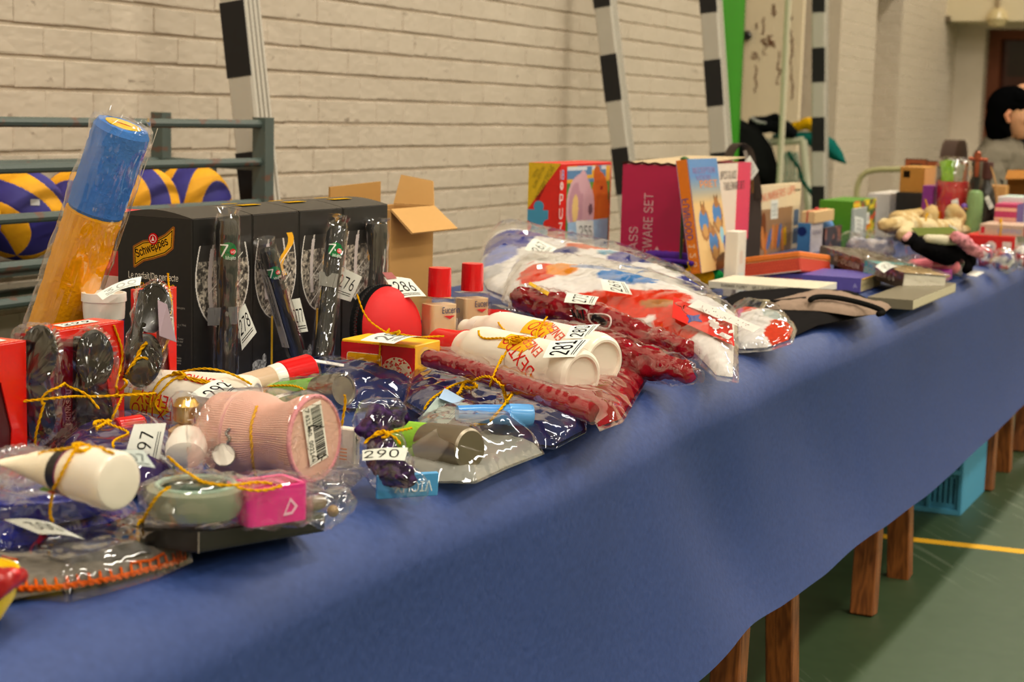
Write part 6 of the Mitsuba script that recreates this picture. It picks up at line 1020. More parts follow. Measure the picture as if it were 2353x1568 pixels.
def cover(x, y):
    c = np.where((y > .72)[:, None], A([84., 132, 190]) + 0 * x[:, None], A([216., 178, 122])); t = np.clip((y - .6) / .25, 0, 1)[:, None]; c = A([216., 178, 122]) * (1 - t) + A([84., 132, 190]) * t
    E_ = lambda cx, cy, rx, ry: ((x - cx) / rx) ** 2 + ((y - cy) / ry) ** 2 < 1
    for cx, cy in ((.30, .42), (.78, .47), (.55, .22)):
        for dx, dy, rx, ry, col in ((0, 0, .17, .15, (150, 96, 50)), (-.02, .03, .15, .10, (60, 120, 184)), (.0, .13, .08, .05, (160, 104, 56)), (-.05, .18, .02, .03, (110, 70, 36)), (.05, .18, .02, .03, (110, 70, 36)), (.0, -.06, .09, .06, (190, 140, 80))): c[E_(cx + dx, cy + dy, rx, ry)] = col
    c[E_(.86, .30, .07, .08)] = [140, 190, 206]; c[E_(.8, .02, .3, .12)] = [80, 48, 26]; c[E_(.95, .2, .08, .1)] = [40, 70, 150]; return c
gridprint(k, W_, H_, 60, cover, Mb @ fr((0, -.0004, 0), (1., 0, 0), (0, 0, 1.)), 'gloss', 'cover_picture')
for i, (s, z, hh, cl_) in enumerate((('RECEPTEN', .87, .014, (150, 120, 160)), ('VOOR', .81, .012, (140, 120, 170)), ('PRET', .74, .018, (226, 140, 60)))): ink(k, 'lettering', text(s, hh, W_ * (.75, .5, .6)[i]), Mb @ fr((W_ * (.12, .2, .3)[i], -.0012, H_ * z), (1., 0, 0), (0, 0, 1.)), cl_)
ink(k, 'lettering', text('FUNFOOD', .017, H_ * .36), Mb @ fr((-.0008, D_ * .72, H_ * .66), (0, 0, -1.), (0, 1., 0)) @ fr((0, -.012, 0), (1., 0, 0), (0, 1., 0)), (40, 60, 130)); ink(k, 'lettering', text('1 2 3', .015, H_ * .2), Mb @ fr((-.0008, D_ * .3, H_ * .26), (0, 0, -1.), (0, 1., 0)), (226, 190, 150))
# strawberry-like trinket behind the book top
k = thing('trinket', 'small red and green trinket behind the top of the upright book', 'trinket'); ps = at(1573, 374, y=Un[1] + .05); part(k, 'body', sh(lathe([(.003, -.014), (.010, -.006), (.011, .004), (.006, .012)]), *(ps - [0, 0, .004])), 'gloss', (170, 36, 28)); part(k, 'leaves', sh(lathe([(.009, .0), (.012, .004), (.004, .009)], 7), *(ps + [0, 0, .006])), 'satin', (50, 90, 36)); part(k, 'stem', tube([ps - [0, 0, .015], [ps[0], ps[1], ZT]], .004, 8), 'satin', (60, 80, 40))
# dark leather bottle carrier, ticket 236
C = base(1733, 1.56); k = thing('bottle_carrier', 'tall dark brown bottle carrier with a loop handle, ticket 236', 'carrier'); hh = vt(1733, 440, C) - C[2]; wc = (1746 - 1655) * np.linalg.norm(C - EYE) / F; te = unit(A([EYE[0] - C[0], EYE[1] - C[1], 0])); rt = unit(np.cross([0, 0, 1.], te)); Mc = fr(C - rt * wc * .5 + te * .0, rt, A([0, 0, 1.]), te)
LEA = (66, 56, 48); part(k, 'body', slab(Polygon([(-wc * .30, 0), (wc * .6, 0), (wc * .61, hh * .6), (wc * .55, hh * 1.0), (wc * .35, hh * 1.05), (-wc * .3, hh * 1.05)]).buffer(.004, 4), .075), 'satin', LEA, smooth=30, M=Mc @ fr((0, 0, -.09), (1., 0, 0), (0, 1., 0)))
hp_ = [at(u, v, x=C[0] + .0) for u, v in ((1667, 455), (1668, 400), (1678, 355), (1698, 332), (1716, 338), (1728, 372), (1738, 420), (1742, 460))]; hd = -rt * .034 + A([.03, .0, 0])
st = []
for i in range(2): st.append(spline(hp_, 40) + hd * (i - .5))
v = np.vstack([st[0], st[1], st[0] + A([0, .004, .004]), st[1] + A([0, .004, .004])]); n_ = 40; f = []
for i in range(n_ - 1):
    for a_, b2 in ((0, 1), (3, 2), (1, 3), (2, 0)): f += [(a_ * n_ + i, a_ * n_ + i + 1, b2 * n_ + i + 1), (a_ * n_ + i, b2 * n_ + i + 1, b2 * n_ + i)]
part(k, 'handle', trimesh.Trimesh(v, f, process=False), 'satin', (70, 60, 52), smooth=True); part(k, 'tab', flapq([at(u, v_, x=C[0] - .03) for u, v_ in ((1726, 406), (1731, 406), (1731, 444), (1727, 444))], .003), 'satin', (120, 84, 40))
numtag(k, '236', [(1708, 376), (1723, 357), (1743, 392), (1727, 415)], dist=on([k], 1726, 385, .06), box=(.14, .36, .72, .42)); part(k, 'tape', flapq([at(u, v_, x=C[0] - .04) for u, v_ in ((1708, 347), (1715, 345), (1722, 366), (1713, 372))], .0006), 'matte', (150, 144, 136))
# slim white carton standing
C = base(1690, 1.27); k = thing('slim_carton', 'slim white upright carton in front of the tableware carton, beside the red tin', 'box'); b = Box(C, 1664, 1713, 533, 1690); part(k, 'body', rbox(b.w, b.d, b.h), 'card', (218, 208, 194), M=b.M); ink(k, 'print', cat(rect(b.w * .3, b.h * .5, b.w * .35, b.h * .2)), b.R(), (214, 190, 176)); ink(k, 'ticket', rect(b.w * .25, b.h * .06, b.w * .55, b.h * .3), b.R(0, 0, .0006), (210, 214, 206)); ink(k, 'number', text('237', b.w * .35, b.h * .2), b.R(b.w * .7, b.h * .12, .0012) @ rotz(math.pi / 2), (60, 60, 60))
# numbers game
C = base(1742, 1.60); k = thing('game_box', 'upright game box with orange lettering on a cream band, ticket 233', 'box'); b = Box(C, 1722, 1832, 428, 1742); w, d, h = b.w, b.d, b.h; part(k, 'body', rbox(w, d, h), 'card', (206, 184, 152), M=b.M)
ink(k, 'print', rect(0, 0, w * .80, h * .66), b.R(), (150, 112, 80), 'card'); ink(k, 'print', rect(0, h * .66, w, h * .34), b.R(), (222, 202, 168), 'card'); ink(k, 'lettering', text('NUMBERS UP!', .026, w * .82), b.R(-.004 + w * .02, h * .77, .0008) @ rotz(.05), (196, 62, 32)); ink(k, 'lettering', text('Rubbelspel', .008, w * .16), b.R(w * .82, h * .88, .0008), (70, 60, 50)); RR = random.Random(6)
for i in range(7): ink(k, 'picture', slab(affinity.rotate(affinity.scale(Point(0, 0).buffer(1), .016, .042), RR.uniform(-40, 40)), .0004), b.R(w * (.08 + .08 * i), h * RR.uniform(.1, .28), .0008 + .0002 * i), [(206, 128, 70), (196, 112, 56), (90, 110, 160)][i % 3])
ink(k, 'picture', slab(affinity.rotate(sbox(-.014, -.03, .014, .03), 12), .0004), b.R(w * .62, h * .22, .0024), (222, 168, 40)); [ink(k, 'picture', rect(w * .84, h * (.08 + .28 * i), w * .13, h * .24), b.R(0, 0, .0007), (90, 104, 124)) for i in range(2)]; ink(k, 'picture', slab(affinity.scale(Point(w * .08, h * .35).buffer(1), .03, .06), .0004), b.R(0, 0, .0007), (120, 70, 44))
numtag(k, '233', [(1772, 460), (1788, 459), (1787, 502), (1771, 504)], [k], off=.003, tilt=-b.ey, box=(.14, .36, .72, .44), bend=.0)
# purple felt and a striped felt roll on a board
k = thing('felt_pack', 'purple felt on a card and a yellow and green felt roll tied with twine', 'felt'); za = .815; Tf = Tilt((1500, 608, .822), (1650, 618, .818), (1560, 590, .822)); part(k, 'card', flapq([Tf.w(u, v) for u, v in ((1492, 597), (1655, 614), (1640, 606), (1500, 586))], .003), 'card', (206, 196, 160)); pf = [Tf.w(u, v, .012) for u, v in ((1492, 592), (1520, 588), (1560, 592), (1594, 598))]
part(k, 'purple_felt', crumple(sc(tube(pf, .0165, 20, n=40, flat=.75), 1, 1, 1), .002, 60, 2), 'fabric', (84, 48, 138), smooth=True); part(k, 'felt_fold', tube([Tf.w(u, v, .018) for u, v in ((1512, 598), (1550, 600), (1590, 606))], .006, 10, n=20), 'fabric', (74, 40, 126), smooth=True)
ra, rb2 = at(1590, 640, z=.79), at(1648, 640, z=.79); part(k, 'yellow_roll', blobm([(*ra, .028), (*(ra + (rb2 - ra) * .72), .027)], e=.008), 'fabric', (226, 166, 22), smooth=True); part(k, 'green_end', blobm([(*(ra + (rb2 - ra) * .80), .0275), (*(ra + (rb2 - ra) * .95), .022)], e=.008), 'fabric', (22, 128, 62), smooth=True); twine(k, [(1562, 580), (1566, 565), (1570, 551)], [k], r=.002); twine(k, [(1580, 602), (1583, 612), (1584, 626)], [k], r=.002, off=.004)
part(k, 'card_support', cbox(*(Tf.w(1545, 604) - [0, 0, .034]), .05, .07, .06, .004), 'matte', (70, 60, 50))
# red tin with an orange lid
Nn = at(1841, 624, z=.800); Rn = at(1912, 600, y=Nn[1]); Rn[2] = Nn[2] - .030; Ln = at(1708, 600, x=Nn[0]); Ln[2] = Nn[2] - .028; k = thing('cookie_tin', 'red lozenge-patterned tin with an orange lid beside the slim white carton', 'tin'); b = corner3(Nn, Rn, Ln, .052); w, d = b.w, b.d; part(k, 'body', rbox(w, d, b.h * .72, .003), 'satin', (190, 62, 40), M=b.M); part(k, 'lid', sh(rbox(w + .003, d + .003, b.h * .30, .003), -.0015, -.0015, b.h * .72), 'satin', (214, 112, 36), M=b.M)
lz = []; zs2 = b.h * .66
for i in range(int(d / .008)):
    for j in range(4): x, y = (i + .5 * (j % 2)) * .008, .006 + j * .008; lz.append(slab(Polygon([(x, y - .0035), (x + .0035, y), (x, y + .0035), (x - .0035, y)]), .0004))
ink(k, 'lozenges', cat(*[m for m in lz if m.bounds[1][0] < d and m.bounds[0][0] > 0]), b.L(0, 0, .0004), (206, 84, 58)); ink(k, 'line', cat(rect(0, b.h * .69, d, .0014)), b.L(0, 0, .0006), (226, 170, 110)); ink(k, 'line', cat(rect(0, b.h * .69, w, .0014)), b.R(0, 0, .0006), (226, 170, 110)); ink(k, 'line', cat(rect(0, .001, d, .002)), b.L(0, 0, .0006), (206, 200, 190)); part(k, 'stand', sh(rbox(w * .3, d * .3, .03), w * .1, d * .1, -.03), 'matte', (40, 50, 44), M=b.M)
def bookbox(name, label, N, u0, u2, vtop, u1, cov, pages, cat_='book', group=None, zt=None):
    b = Box(N, u0, u2, vtop, u1); k = thing(name, label, cat_, group); w, d, h = b.w, b.d, b.h
    part(k, 'pages', sh(rbox(w - .004, d - .003, h - .003, .0008), .003, .0, .0015) if True else None, 'matte', pages, M=b.M); part(k, 'cover', cat(sh(rbox(w, d, .0016, .0004), 0, 0, h - .0016), rbox(w, d, .0016, .0004), rbox(.0016, d, h, .0004)), 'card', cov, M=b.M); return k, b
Ne = at(1977, 673, z=ZT + .002); k, b = bookbox('picture_book', 'purple picture book with orange lettering on its spine under the red tin', Ne, 1700, 2027, 640, 1977, (84, 74, 150), (206, 190, 140)); ink(k, 'lettering', text('HET OUDE EGYPTE', b.h * .42, b.d * .40), b.L(b.d * .13, b.h * .28), (190, 84, 50)); ink(k, 'lettering', text('A', b.h * .3), b.L(b.d * .94, b.h * .3), (170, 166, 206)); ink(k, 'emblem', slab(Point(b.d * .06, b.h * .5).buffer(b.h * .22), .0003), b.L(), (190, 130, 70)); part(k, 'bookmark', cat(*[rbox(b.w * .9, .004, .0012, .0003) for _ in range(1)]), 'matte', (222, 160, 50), M=b.M @ fr((.004, -.003, b.h * .9), (1., 0, 0), (0, 1., 0)))
# laptop sleeve
Ts = Tilt((1700, 720, .783), (1990, 700, .779), (1900, 736, .767)); k = thing('laptop_sleeve', 'black sleeve bag with a beige flap and a big zip pull at the table edge', 'bag'); tpack(k, 'body', Ts, [(1640, 700), (1690, 676), (1800, 668), (1960, 676), (2022, 706), (2012, 722), (1880, 748), (1790, 790), (1740, 770), (1660, 735)], .022, 'fabric', (34, 32, 32), n=50, edge=.03, amp=.002); tpack(k, 'flap', Ts, [(1758, 716), (1860, 688), (1930, 694), (2000, 716), (2046, 722), (2024, 738), (1962, 744), (1880, 732), (1765, 728)], .020, 'fabric', (150, 128, 112), n=50, edge=.02, amp=.003, up=.016)
part(k, 'piping', tube([Ts.w(u, v, .040) for u, v in ((1862, 690), (1930, 686), (1990, 700), (2026, 714), (2018, 722))], .006, 10, n=40), 'fabric', (30, 29, 28), smooth=True); zp = [Ts.w(u, v, .048) for u, v in ((1741, 716), (1752, 706), (1760, 692))]; part(k, 'zip_pull', cat(tube(zp, A([.004, .0055, .006]), 10, flat=.4), mv(trimesh.creation.torus(.006, .0028, 20, 8), fr(zp[2], (1., 0, 0), (0, 1., 0)))), 'metal', (190, 176, 140), smooth=True); part(k, 'zip_tape', tube([Ts.w(u, v, .030) for u, v in ((1680, 704), (1760, 694), (1850, 684))], .004, 8, n=20, flat=.5), 'fabric', (24, 24, 24), smooth=True)
Ne = at(1873, 680, z=.792); k, b = bookbox('white_book', 'thin white paperback with small black lettering lying on the black sleeve bag', Ne, 1630, 1926, 664, 1873, (206, 198, 176), (226, 222, 212)); [ink(k, 'lettering', text(s, b.h * .42, b.d * ww), b.L(b.d * a_, b.h * .3), (50, 46, 40)) for s, a_, ww in (('SCHERMER', .12, .13), ('FLORET', .27, .10), ('MR. F. DE ROSSI', .42, .20), ('MR. W. HUYSMANS', .66, .22))]
Ne = at(2097, 713, z=ZT + .001); k, b = bookbox('grey_book', 'brown-grey hardback with pale page edges at the table edge', Ne, 1998, 2200, 690, 2097, (112, 104, 84), (204, 194, 166))
# pocket book, tilted
Nn, Rn, Ln = at(2072, 664, z=.770), at(2130, 646, z=.770), at(1880, 598, z=.800); k = thing('thick_paperback', 'thick dark paperback with a turquoise band under a clear bag', 'book'); b = corner3(Nn, Rn, Ln, .040, True); w, d, h = .125, b.d, b.h; b.w = w
part(k, 'pages', sh(rbox(w - .003, d - .004, h - .004), .002, .002, .002), 'matte', (222, 216, 200), M=b.M); part(k, 'cover', cat(rbox(w, d, .0012, .0004), sh(rbox(w, d, .0014, .0004), 0, 0, h), rbox(.0016, d, h, .0004)), 'gloss', (66, 54, 48), M=b.M); ink(k, 'cover_print', slab(Polygon([(0, d * .3), (w, d * .3), (w, d * .42), (0, d * .42)]), .0004), b.U(0, 0, .0016), (80, 166, 170)); ink(k, 'spine_print', rect(d * .56, 0, d * .13, h), b.L(0, 0, .0004), (80, 166, 170)); ink(k, 'cover_print', rect(0, 0, w, d * .3), b.U(0, 0, .0016), (176, 150, 110)); ink(k, 'lettering', text('R-OLSEN', h * .34, d * .3), b.L(d * .20, h * .3), (190, 176, 160)); ink(k, 'lettering', text('DOSSIER 64', h * .34, d * .34), b.L(d * .57, h * .3, .0009), (206, 196, 180))
film(k, sh(crumple(fine(rbox(w * 1.05, d * .9, h * .5, .003), .012), .006, 40, 4), 0, 0, h * .6), 'plastic_bag', M=b.M); numtag(k, '224', [(2012, 609), (2045, 602), (2068, 612), (2032, 624)], [k], off=.004, tilt=b.ez, box=(.16, .3, .7, .4)); part(k, 'prop', sh(rbox(w * .5, d * .4, .02), w * .3, d * .55, -.021), 'matte', (60, 50, 60), M=b.M)
k = thing('clear_pack', 'crumpled clear bag of pale things behind the thick dark paperback', 'bag'); film(k, crumple(blobm([(*at(1950, 560, z=.80), .030), (*at(2000, 560, z=.81), .035), (*at(2060, 572, z=.80), .030)], e=.012, it=2), .014, 26, 8), 'plastic_bag'); part(k, 'content', crumple(blobm([(*at(1960, 562, z=.795), .020), (*at(2040, 572, z=.795), .022)], e=.01), .008, 40, 3), 'satin', lambda v: np.where((meshkit.noise(v * 40, 5) > .5)[:, None], A([206, 200, 204]), A([150, 150, 166])), smooth=True)
Ne = at(2129, 664, z=ZT); k = thing('purple_carton', 'small flat purple carton with yellow lettering in front of the pink bag', 'box'); b = Box(Ne, 2085, 2190, 640, 2129); part(k, 'body', rbox(b.w, b.d, b.h), 'card', (140, 34, 128), M=b.M); ink(k, 'lettering', text('DOBBEL', b.h * .3, b.w * .38), b.R(b.w * .06, b.h * .35), (226, 180, 60)); ink(k, 'lettering', text('2 donkere duim', b.h * .2, b.w * .42), b.R(b.w * .5, b.h * .35), (226, 200, 90))
k = thing('pink_pack', 'pink wrapped pack in a clear bag between the paperback and the black plush', 'pack'); cp = [at(2100, 612, z=.785), at(2150, 608, z=.79), at(2190, 614, z=.785)]; part(k, 'content', blobm([(*p, .020) for p in cp], e=.01), 'satin', (222, 110, 124), smooth=True); film(k, crumple(blobm([(*p, .027) for p in cp], e=.011), .010, 32, 5), 'plastic_bag')
# ================================================================ right back: small boxes
def sbx(name, label, u1, y, u0, u2, vt_, col, z=ZT, right=None, fin='card', cat_='box', vb=None):
    C = base(u1, y, z) if y < 4 else basex(u1, y, z); b = Box(C, u0, u2, vt_, u1); k = thing(name, label, cat_); part(k, 'body', rbox(b.w, b.d, b.h), fin, col, M=b.M)
    if right: ink(k, 'front_print', rect(0, 0, b.w, b.h), b.R(), right, fin)
    return k, b
k, b = sbx('blue_white_box', 'small blue and white box under the wooden box beside the game box', 1860, 1.50, 1829, 1886, 514, (56, 110, 160), right=(206, 196, 200)); ink(k, 'emblem', slab(Point(b.d * .35, b.h * .72).buffer(b.h * .16), .0004), b.L(), (30, 44, 96)); ink(k, 'lettering', text('Amor', b.h * .18, b.w * .8), b.R(b.w * .1, b.h * .6, .0007), (90, 80, 110)); zt1 = ZT + b.h; y1 = 1.50
k = thing('wooden_box', 'small pale wooden box tied with red ribbon on the blue and white box', 'box'); C = at(1872, 512, y=1.49); C[2] = zt1; b = Box(C, 1836, 1911, 487, 1872); part(k, 'body', rbox(b.w, b.d, b.h), 'satin', (206, 172, 124), M=b.M); part(k, 'ribbon', cat(sh(rbox(b.w + .002, .006, b.h + .002), -.001, b.d * .5, 0), *[rbox(.003, .003, b.h)]), 'satin', (170, 24, 34), M=b.M); part(k, 'bow', sh(blobm([(-.012, 0, .004, .004), (.012, 0, .006, .004)], e=.003), b.w * .4, b.d * .5, b.h), 'satin', (180, 24, 34), smooth=True, M=b.M)
k, b = sbx('cd_case', 'dark flat picture case standing in front of the green box', 1893, 1.40, 1886, 1930, 524, (40, 34, 38)); gridprint(k, b.w, b.h, 20, lambda x, y: np.where((meshkit.noise(np.stack([x * 6, y * 6, x * 0], 1), 4) > .55)[:, None], A([150, 96, 84]), A([56, 50, 60])), b.R(), 'gloss', 'picture')
k = thing('blue_pouch', 'small light blue pouch behind the dark picture case', 'pouch'); part(k, 'body', blobm([(*(base(1900, 1.52) + [0, 0, .03]), .024), (*(at(1903, 519, y=1.52)), .020)], e=.01), 'satin', (92, 138, 196), smooth=True)
k, b = sbx('green_box', 'bright green box with a colourful side, ticket 223 before it', 1955, 1.45, 1876, 2005, 463, (70, 130, 20), right=(120, 140, 50)); gridprint(k, b.w, b.h, 26, lambda x, y: np.array([(222, 120, 40), (96, 140, 60), (236, 206, 50), (70, 100, 60), (206, 70, 50)], float)[(meshkit.noise(np.stack([x * 5, y * 7, x * 0], 1), 6) * 4.99).astype(int)], b.R(0, 0, .0006), 'card', 'picture'); numtag(k, '220', [(1985, 490), (2000, 487), (2000, 512), (1986, 517)], [k], off=.003, tilt=-b.ey, rule=False)
k, b = sbx('grey_card_box', 'flat grey carton with ticket 223 in front of the green box', 1956, 1.36, 1950, 1986, 480, (150, 160, 158)); numtag(k, '223', [(1963, 534), (1965, 497), (1984, 502), (1982, 536)], [k], off=.003, tilt=-b.ey, rule=False, box=(.14, .25, .72, .5), bend=.02)
k, b = sbx('white_carton', 'plain white carton beside the bright green box', 2040, 1.46, 1986, 2084, 446, (206, 200, 194), right=(222, 216, 212))
k, b = sbx('black_carton', 'black carton beneath the kraft box with a square hole', 2112, 6.12, 2050, 2146, 444, (24, 22, 24)); zk = ZT + b.h
C = basex(2122, 6.14, zk); b = Box(C, 2057, 2139, 385, 2122); k = thing('kraft_box', 'kraft cardboard box with a square hole on top of the black carton', 'box'); w, d, h = b.w, b.d, b.h; part(k, 'body', rbox(w, d, h), 'matte', (176, 124, 60), M=b.M); ink(k, 'hole', rect(d * .13, h * .58, d * .27, h * .27), b.L(), (34, 24, 14)); part(k, 'lid', sh(rbox(w + .002, d + .002, .006), -.001, -.001, h - .005), 'matte', (196, 146, 86), M=b.M); ink(k, 'side_print', rect(0, 0, w, h), b.R(), (206, 150, 100))
def frame(label, u0, u1, v0, v1, x, vb):
    k = thing('framed_picture', label, 'picture frame', 'orange picture frames at the far end'); p, q = at(u0, v0, x=x), at(u1, v1, x=x); Y0, Y1, Z1 = q[1], p[1], p[2]; o = sbox(Y0, ZT, Y1, Z1); t = .016; P = o.difference(o.buffer(-t)); Mf = fr((x, 0, 0), (0, -1., 0), (0, 0, 1.), (-1., 0, 0)); fl = affinity.scale(P, -1, 1, origin=(0, 0)); fo = affinity.scale(o, -1, 1, origin=(0, 0))
    part(k, 'moulding', slab(fl, .02), 'satin', (150, 76, 36), smooth=False, M=Mf); part(k, 'outer_edge', slab(fo.buffer(.003).difference(fo), .018), 'satin', (50, 34, 26), smooth=False, M=Mf); part(k, 'picture', slab(fo, .006), 'gloss', (60, 58, 54), smooth=False, M=Mf); part(k, 'strut', cat(tube([(x + .006, (Y0 + Y1) / 2, (Z1 + ZT) / 2), (x + .08, (Y0 + Y1) / 2, ZT + .003)], .004, 6)), 'satin', (60, 40, 30))
frame('orange-edged picture frame, mostly behind the kraft box', 2084, 2130, 366, 400, 6.5, 400); frame('orange-edged picture frame behind the red tumbler', 2133, 2222, 371, 420, 6.45, 420)
k, b = sbx('violet_box', 'upright violet box between the kraft box and the red tumbler', 2135, 5.95, 2110, 2146, 427, (120, 40, 124))
C = basex(2180, 6.0); r = 33 * np.linalg.norm(C - EYE) / F; ht = vt(2180, 416, C) - C[2]; k = thing('red_tumbler', 'red tumbler in clear film holding lime green spoons', 'tumbler'); part(k, 'cup', lathe([(r * .8, 0), (r * .84, .004), (r, ht), (r * .94, ht), (r * .8, .012), (.001, .010)], 40), 'satin', (186, 28, 34), M=fr(C, (1., 0, 0), (0, 1., 0)))
for i, (dx, col, tall) in enumerate(((-.6, (130, 186, 36), .07), (-.35, (140, 196, 44), .075), (-.1, (134, 190, 40), .072), (.25, (170, 176, 150), .068), (.5, (160, 168, 146), .06))): part(k, 'spoon', tube([C + [.0, -r * dx * .4, .02], C + [-.01, -r * dx, ht + tall * .55], C + [-.01, -r * dx * 1.2, ht + tall]], A([.006, .010, .012]), 10, flat=.4), 'satin', col, smooth=True)
for dx in (-.2, .45): part(k, 'loop', mv(trimesh.creation.torus(.014, .003, 24, 8), fr(C + [-.01, -r * dx, ht + .062], (0, 1., 0), (0, 0, 1.))), 'gloss', (206, 206, 196), smooth=True)
film(k, mv(crumple(fine(lathe([(r * .86, .0), (r * 1.04, ht * .5), (r * 1.1, ht), (r * 1.15, ht + .05), (r * .9, ht + .08)], 30), .02), .008, 26, 3), fr(C, (1., 0, 0), (0, 1., 0))), 'plastic_wrap'); numtag(k, '242', [(2186, 460), (2201, 456), (2206, 500), (2190, 502)], [k], off=.006, rule=False)
C = basex(2233, 5.95); r = 18 * np.linalg.norm(C - EYE) / F; ht = vt(2233, 436, C) - C[2]; k = thing('green_bottle', 'pale green glass bottle with a black neck and a copper corkscrew', 'bottle'); M = fr(C, (1., 0, 0), (0, 1., 0)); part(k, 'body', lathe([(r * .9, 0), (r, .005), (r, ht * .86), (r * .85, ht * .96), (r * .4, ht)], 36), 'gloss', (128, 160, 104), M=M); part(k, 'neck', lathe([(r * .42, ht * .99), (r * .40, ht + .03), (r * .42, ht + .045)], 24), 'gloss', (24, 26, 24), M=M); part(k, 'corkscrew', cat(sh(lathe([(.007, 0), (.009, .03), (.008, .055), (.012, .06), (.012, .085), (.004, .09)], 16), 0, 0, ht + .045), tube([(0, -.035, ht + .105), (0, .03, ht + .108)], .007, 10)), 'metal', (176, 96, 70), M=M); part(k, 'label', slab(sbox(0, 0, .02, .05), .0005), 'matte', (200, 206, 196), M=facing(C + unit(EYE - C) * (r + .002) + [0, -.02, .02], 0, 0))
C = basex(2258, 6.0); ht = vt(2258, 372, C) - C[2]; k = thing('dark_bottle', 'tall dark bottle with a brown capsule and a string tag, behind the green bottle', 'bottle'); M = fr(C, (1., 0, 0), (0, 1., 0)); part(k, 'body', lathe([(.03, 0), (.034, .006), (.034, ht * .55), (.026, ht * .68), (.014, ht * .76), (.0135, ht * .8)], 36), 'gloss', (44, 42, 38), M=M); part(k, 'capsule', lathe([(.0145, ht * .8), (.0185, ht * .82), (.019, ht * .98), (.016, ht)], 24), 'satin', (74, 40, 34), M=M); part(k, 'string', rope([C + [-.02, -.012, ht * .95], C + [-.025, -.035, ht * .75], C + [-.03, -.045, ht * .5]], .003, 20), 'matte', (190, 150, 100), smooth=True); numtag(k, '246', [(2262, 455), (2271, 449), (2284, 476), (2274, 482)], dist=C + A([-.05, -.035, .08]), rule=False)
# beige plush dog lying, a card on it, twine
BG = (206, 184, 140); PL = lambda *q: [(*at(u, v, y=yy), r * np.linalg.norm(at(u, v, y=yy) - EYE) / F) for u, v, r, yy in q]
k = thing('plush_dog', 'beige plush dog lying on its back with a green card tied on', 'plush toy'); ym = 1.12
fur = lambda v: np.where((meshkit.noise(v * 18, 4) > .55)[:, None], A([214., 194, 152]), A([192., 164, 114]))
part(k, 'body', crumple(blobm(PL((2040, 520, 15, ym), (2080, 517, 20, ym), (2130, 528, 24, ym), (2185, 530, 22, ym)), PL((2030, 517, 13, ym - .02), (2060, 516, 12, ym - .03)), PL((2085, 525, 17, ym - .05), (2075, 540, 15, ym - .06)), PL((2135, 520, 16, ym), (2137, 495, 17, ym), (2142, 484, 12, ym)), PL((2185, 525, 20, ym), (2196, 500, 22, ym), (2190, 486, 17, ym)), PL((2200, 530, 14, ym), (2228, 532, 10, ym)), PL((2060, 505, 18, ym + .05), (2110, 502, 20, ym + .06)), e=.010, it=4), .003, 70, 3), 'fabric', fur, smooth=True)
part(k, 'card', flapq([at(u, v, y=ym - .10) for u, v in ((2094, 524), (2186, 522), (2207, 536), (2110, 542))], .002), 'card', (120, 140, 50)); part(k, 'card', flapq([at(u, v, y=ym - .09) for u, v in ((2180, 516), (2196, 524), (2206, 537), (2188, 531))], .002), 'card', (220, 220, 214)); twine(k, [(2126, 458), (2131, 475), (2132, 492), (2127, 508), (2122, 545), (2119, 560)], [k], r=.0022, off=.006)
k = thing('black_plush', 'black and white plush animal with pink ribbon lying below the beige plush dog', 'plush toy'); ym = .94
part(k, 'body', crumple(blobm(PL((2108, 562, 16, ym), (2150, 575, 24, ym), (2195, 590, 26, ym), (2225, 598, 18, ym)), PL((2095, 548, 14, ym + .02), (2082, 552, 9, ym + .02)), PL((2210, 605, 16, ym - .02), (2222, 616, 12, ym - .03)), e=.011, it=4), .003, 70, 5), 'fabric', (18, 17, 19), smooth=True); part(k, 'belly', blobm(PL((2130, 548, 9, ym - .02), (2165, 552, 12, ym - .02), (2195, 554, 9, ym - .02)), e=.01), 'fabric', (206, 196, 170), smooth=True); part(k, 'ribbon', crumple(blobm(PL((2196, 545, 9, ym - .05), (2218, 556, 10, ym - .05), (2232, 572, 9, ym - .05), (2250, 580, 8, ym - .05)), e=.008), .008, 60, 2), 'fabric', (214, 140, 150), smooth=True); part(k, 'ear', blobm(PL((2080, 548, 7, ym - .01), (2090, 538, 6, ym - .01)), e=.006), 'fabric', (206, 150, 150), smooth=True)
part(k, 'tag', flapq([at(u, v, z=.765) for u, v in ((2220, 632), (2238, 622), (2262, 626), (2244, 636))], .001), 'matte', (226, 222, 212))
# goods at the right picture edge
k, b = sbx('red_game_box', 'flat red game box with white marks at the far right', 2330, 5.62, 2216, 2352, 545, (206, 34, 30), right=(214, 206, 196)); ink(k, 'print', cat(slab(Point(b.d * .52, b.h * .5).buffer(b.h * .25), .0004), rect(b.d * .75, b.h * .2, b.d * .18, b.h * .55)), b.L(), (226, 200, 190)); zr = ZT + b.h
C = basex(2400, 5.64, zr); k = thing('domino_box', 'flat pale domino box lying on the red game box', 'box'); b = Box(C, 2246, 2416, 522, 2400); part(k, 'body', rbox(b.w, b.d, b.h), 'card', (190, 160, 140), M=b.M); ink(k, 'lettering', text('domino', b.h * .5, b.d * .36), b.L(b.d * .28, b.h * .25), (120, 140, 190)); ink(k, 'print', cat(rect(b.d * .02, b.h * .15, b.d * .06, b.h * .6), rect(b.d * .68, b.h * .1, b.d * .1, b.h * .7)), b.L(), (190, 50, 60)); twine(k, [(2296, 512), (2300, 525), (2298, 545)], [k], r=.0022)
k, b = sbx('striped_tin', 'pink striped box at the far right below the paper stack', 2330, 5.85, 2278, 2346, 470, (176, 50, 96), right=(90, 60, 130)); [ink(k, 'stripe', rect(0, b.h * (.45 + .2 * i), b.d, b.h * .07), b.L(), (226, 170, 150)) for i in range(3)]; ink(k, 'stripe', rect(0, 0, b.d, b.h * .25), b.L(0, 0, .0005), (140, 24, 70))
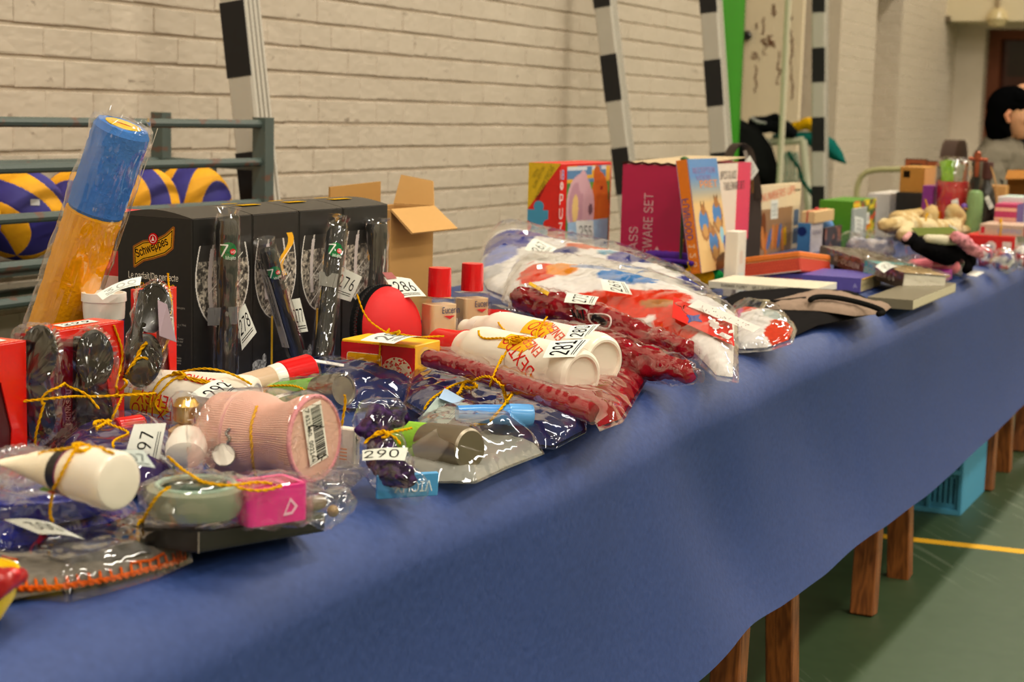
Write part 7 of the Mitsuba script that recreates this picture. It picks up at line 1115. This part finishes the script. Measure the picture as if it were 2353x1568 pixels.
k, b = sbx('paper_stack', 'stack of white paper at the right picture edge', 2400, 6.0, 2282, 2412, 457, (206, 204, 206)); part(k, 'top_sheet', sh(rbox(b.w * .9, b.d * .8, .003), .02, .02, b.h), 'matte', (200, 220, 210), M=b.M)
C = basex(2420, 6.2); k = thing('brown_carton', 'brown cardboard box at the right picture edge in front of the woman in grey', 'box'); b = Box(C, 2302, 2436, 396, 2420); part(k, 'body', rbox(b.w, b.d, b.h), 'matte', (122, 78, 36), M=b.M); part(k, 'flap', flapq([b.C + [0, 0, b.h], b.C + b.ey * b.d + [0, 0, b.h], b.C + b.ey * b.d + [-.05, 0, b.h - .03], b.C + [-.05, 0, b.h - .02]], .004), 'matte', (170, 116, 60))
k = thing('wooden_tray', 'small pale wooden tray edge with a string handle beside the brown cardboard box', 'tray'); C = basex(2285, 6.15); zt_ = vt(2285, 425, C); part(k, 'tray', cbox(C[0], C[1], (zt_ + ZT) / 2, .06, .07, zt_ - ZT, .003), 'satin', (188, 138, 80)); part(k, 'handle', rope([(C[0], C[1] + .03, zt_), (C[0], C[1] + .04, zt_ + .05), (C[0], C[1] + .05, zt_ + .09)], .004, 20), 'matte', (180, 140, 90), smooth=True)
for i, (u, v, r, lb, col) in enumerate(((2262, 590, 22, 'left crumpled clear bag of small red and white things at the far right', (200, 150, 150)), (2305, 600, 24, 'middle crumpled clear bag of small things at the far right', (190, 180, 180)), (2350, 588, 24, 'right crumpled clear bag cut by the picture edge', (206, 170, 160)))):
    k = thing('clear_pack', lb, 'bag', 'crumpled clear bags'); p = at(u, v, z=.78); rr = r * np.linalg.norm(p - EYE) / F; part(k, 'content', crumple(blobm([(*p, rr * .7), (*(p + [.03, -.0, 0]), rr * .6)], e=.01), .012, 40, i), 'satin', lambda q: np.where((meshkit.noise(q * 50, 7) > .6)[:, None], A([190, 60, 70]), np.where((meshkit.noise(q * 60, 9) > .6)[:, None], A([80, 80, 130]), A([226, 220, 216]))), smooth=True); film(k, crumple(blobm([(*p, rr), (*(p + [.04, -.0, -.002]), rr * .8)], e=.012), .014, 30, i + 3), 'plastic_bag')
k, b = sbx('yellow_box', 'yellow box mostly hidden behind the beige plush dog', 2150, 5.92, 2078, 2184, 487, (226, 170, 30))
k = thing('purple_spoon', 'bright purple plastic piece right of the beige plush dog', 'toy'); part(k, 'body', blobm([(*at(2216, 475, y=1.13), .012), (*at(2228, 500, y=1.13), .016), (*at(2232, 516, y=1.13), .012)], e=.006), 'gloss', (104, 66, 160), smooth=True); twine(k, [(2215, 478), (2235, 480), (2255, 487), (2262, 494)], [k], r=.0022, off=.004)
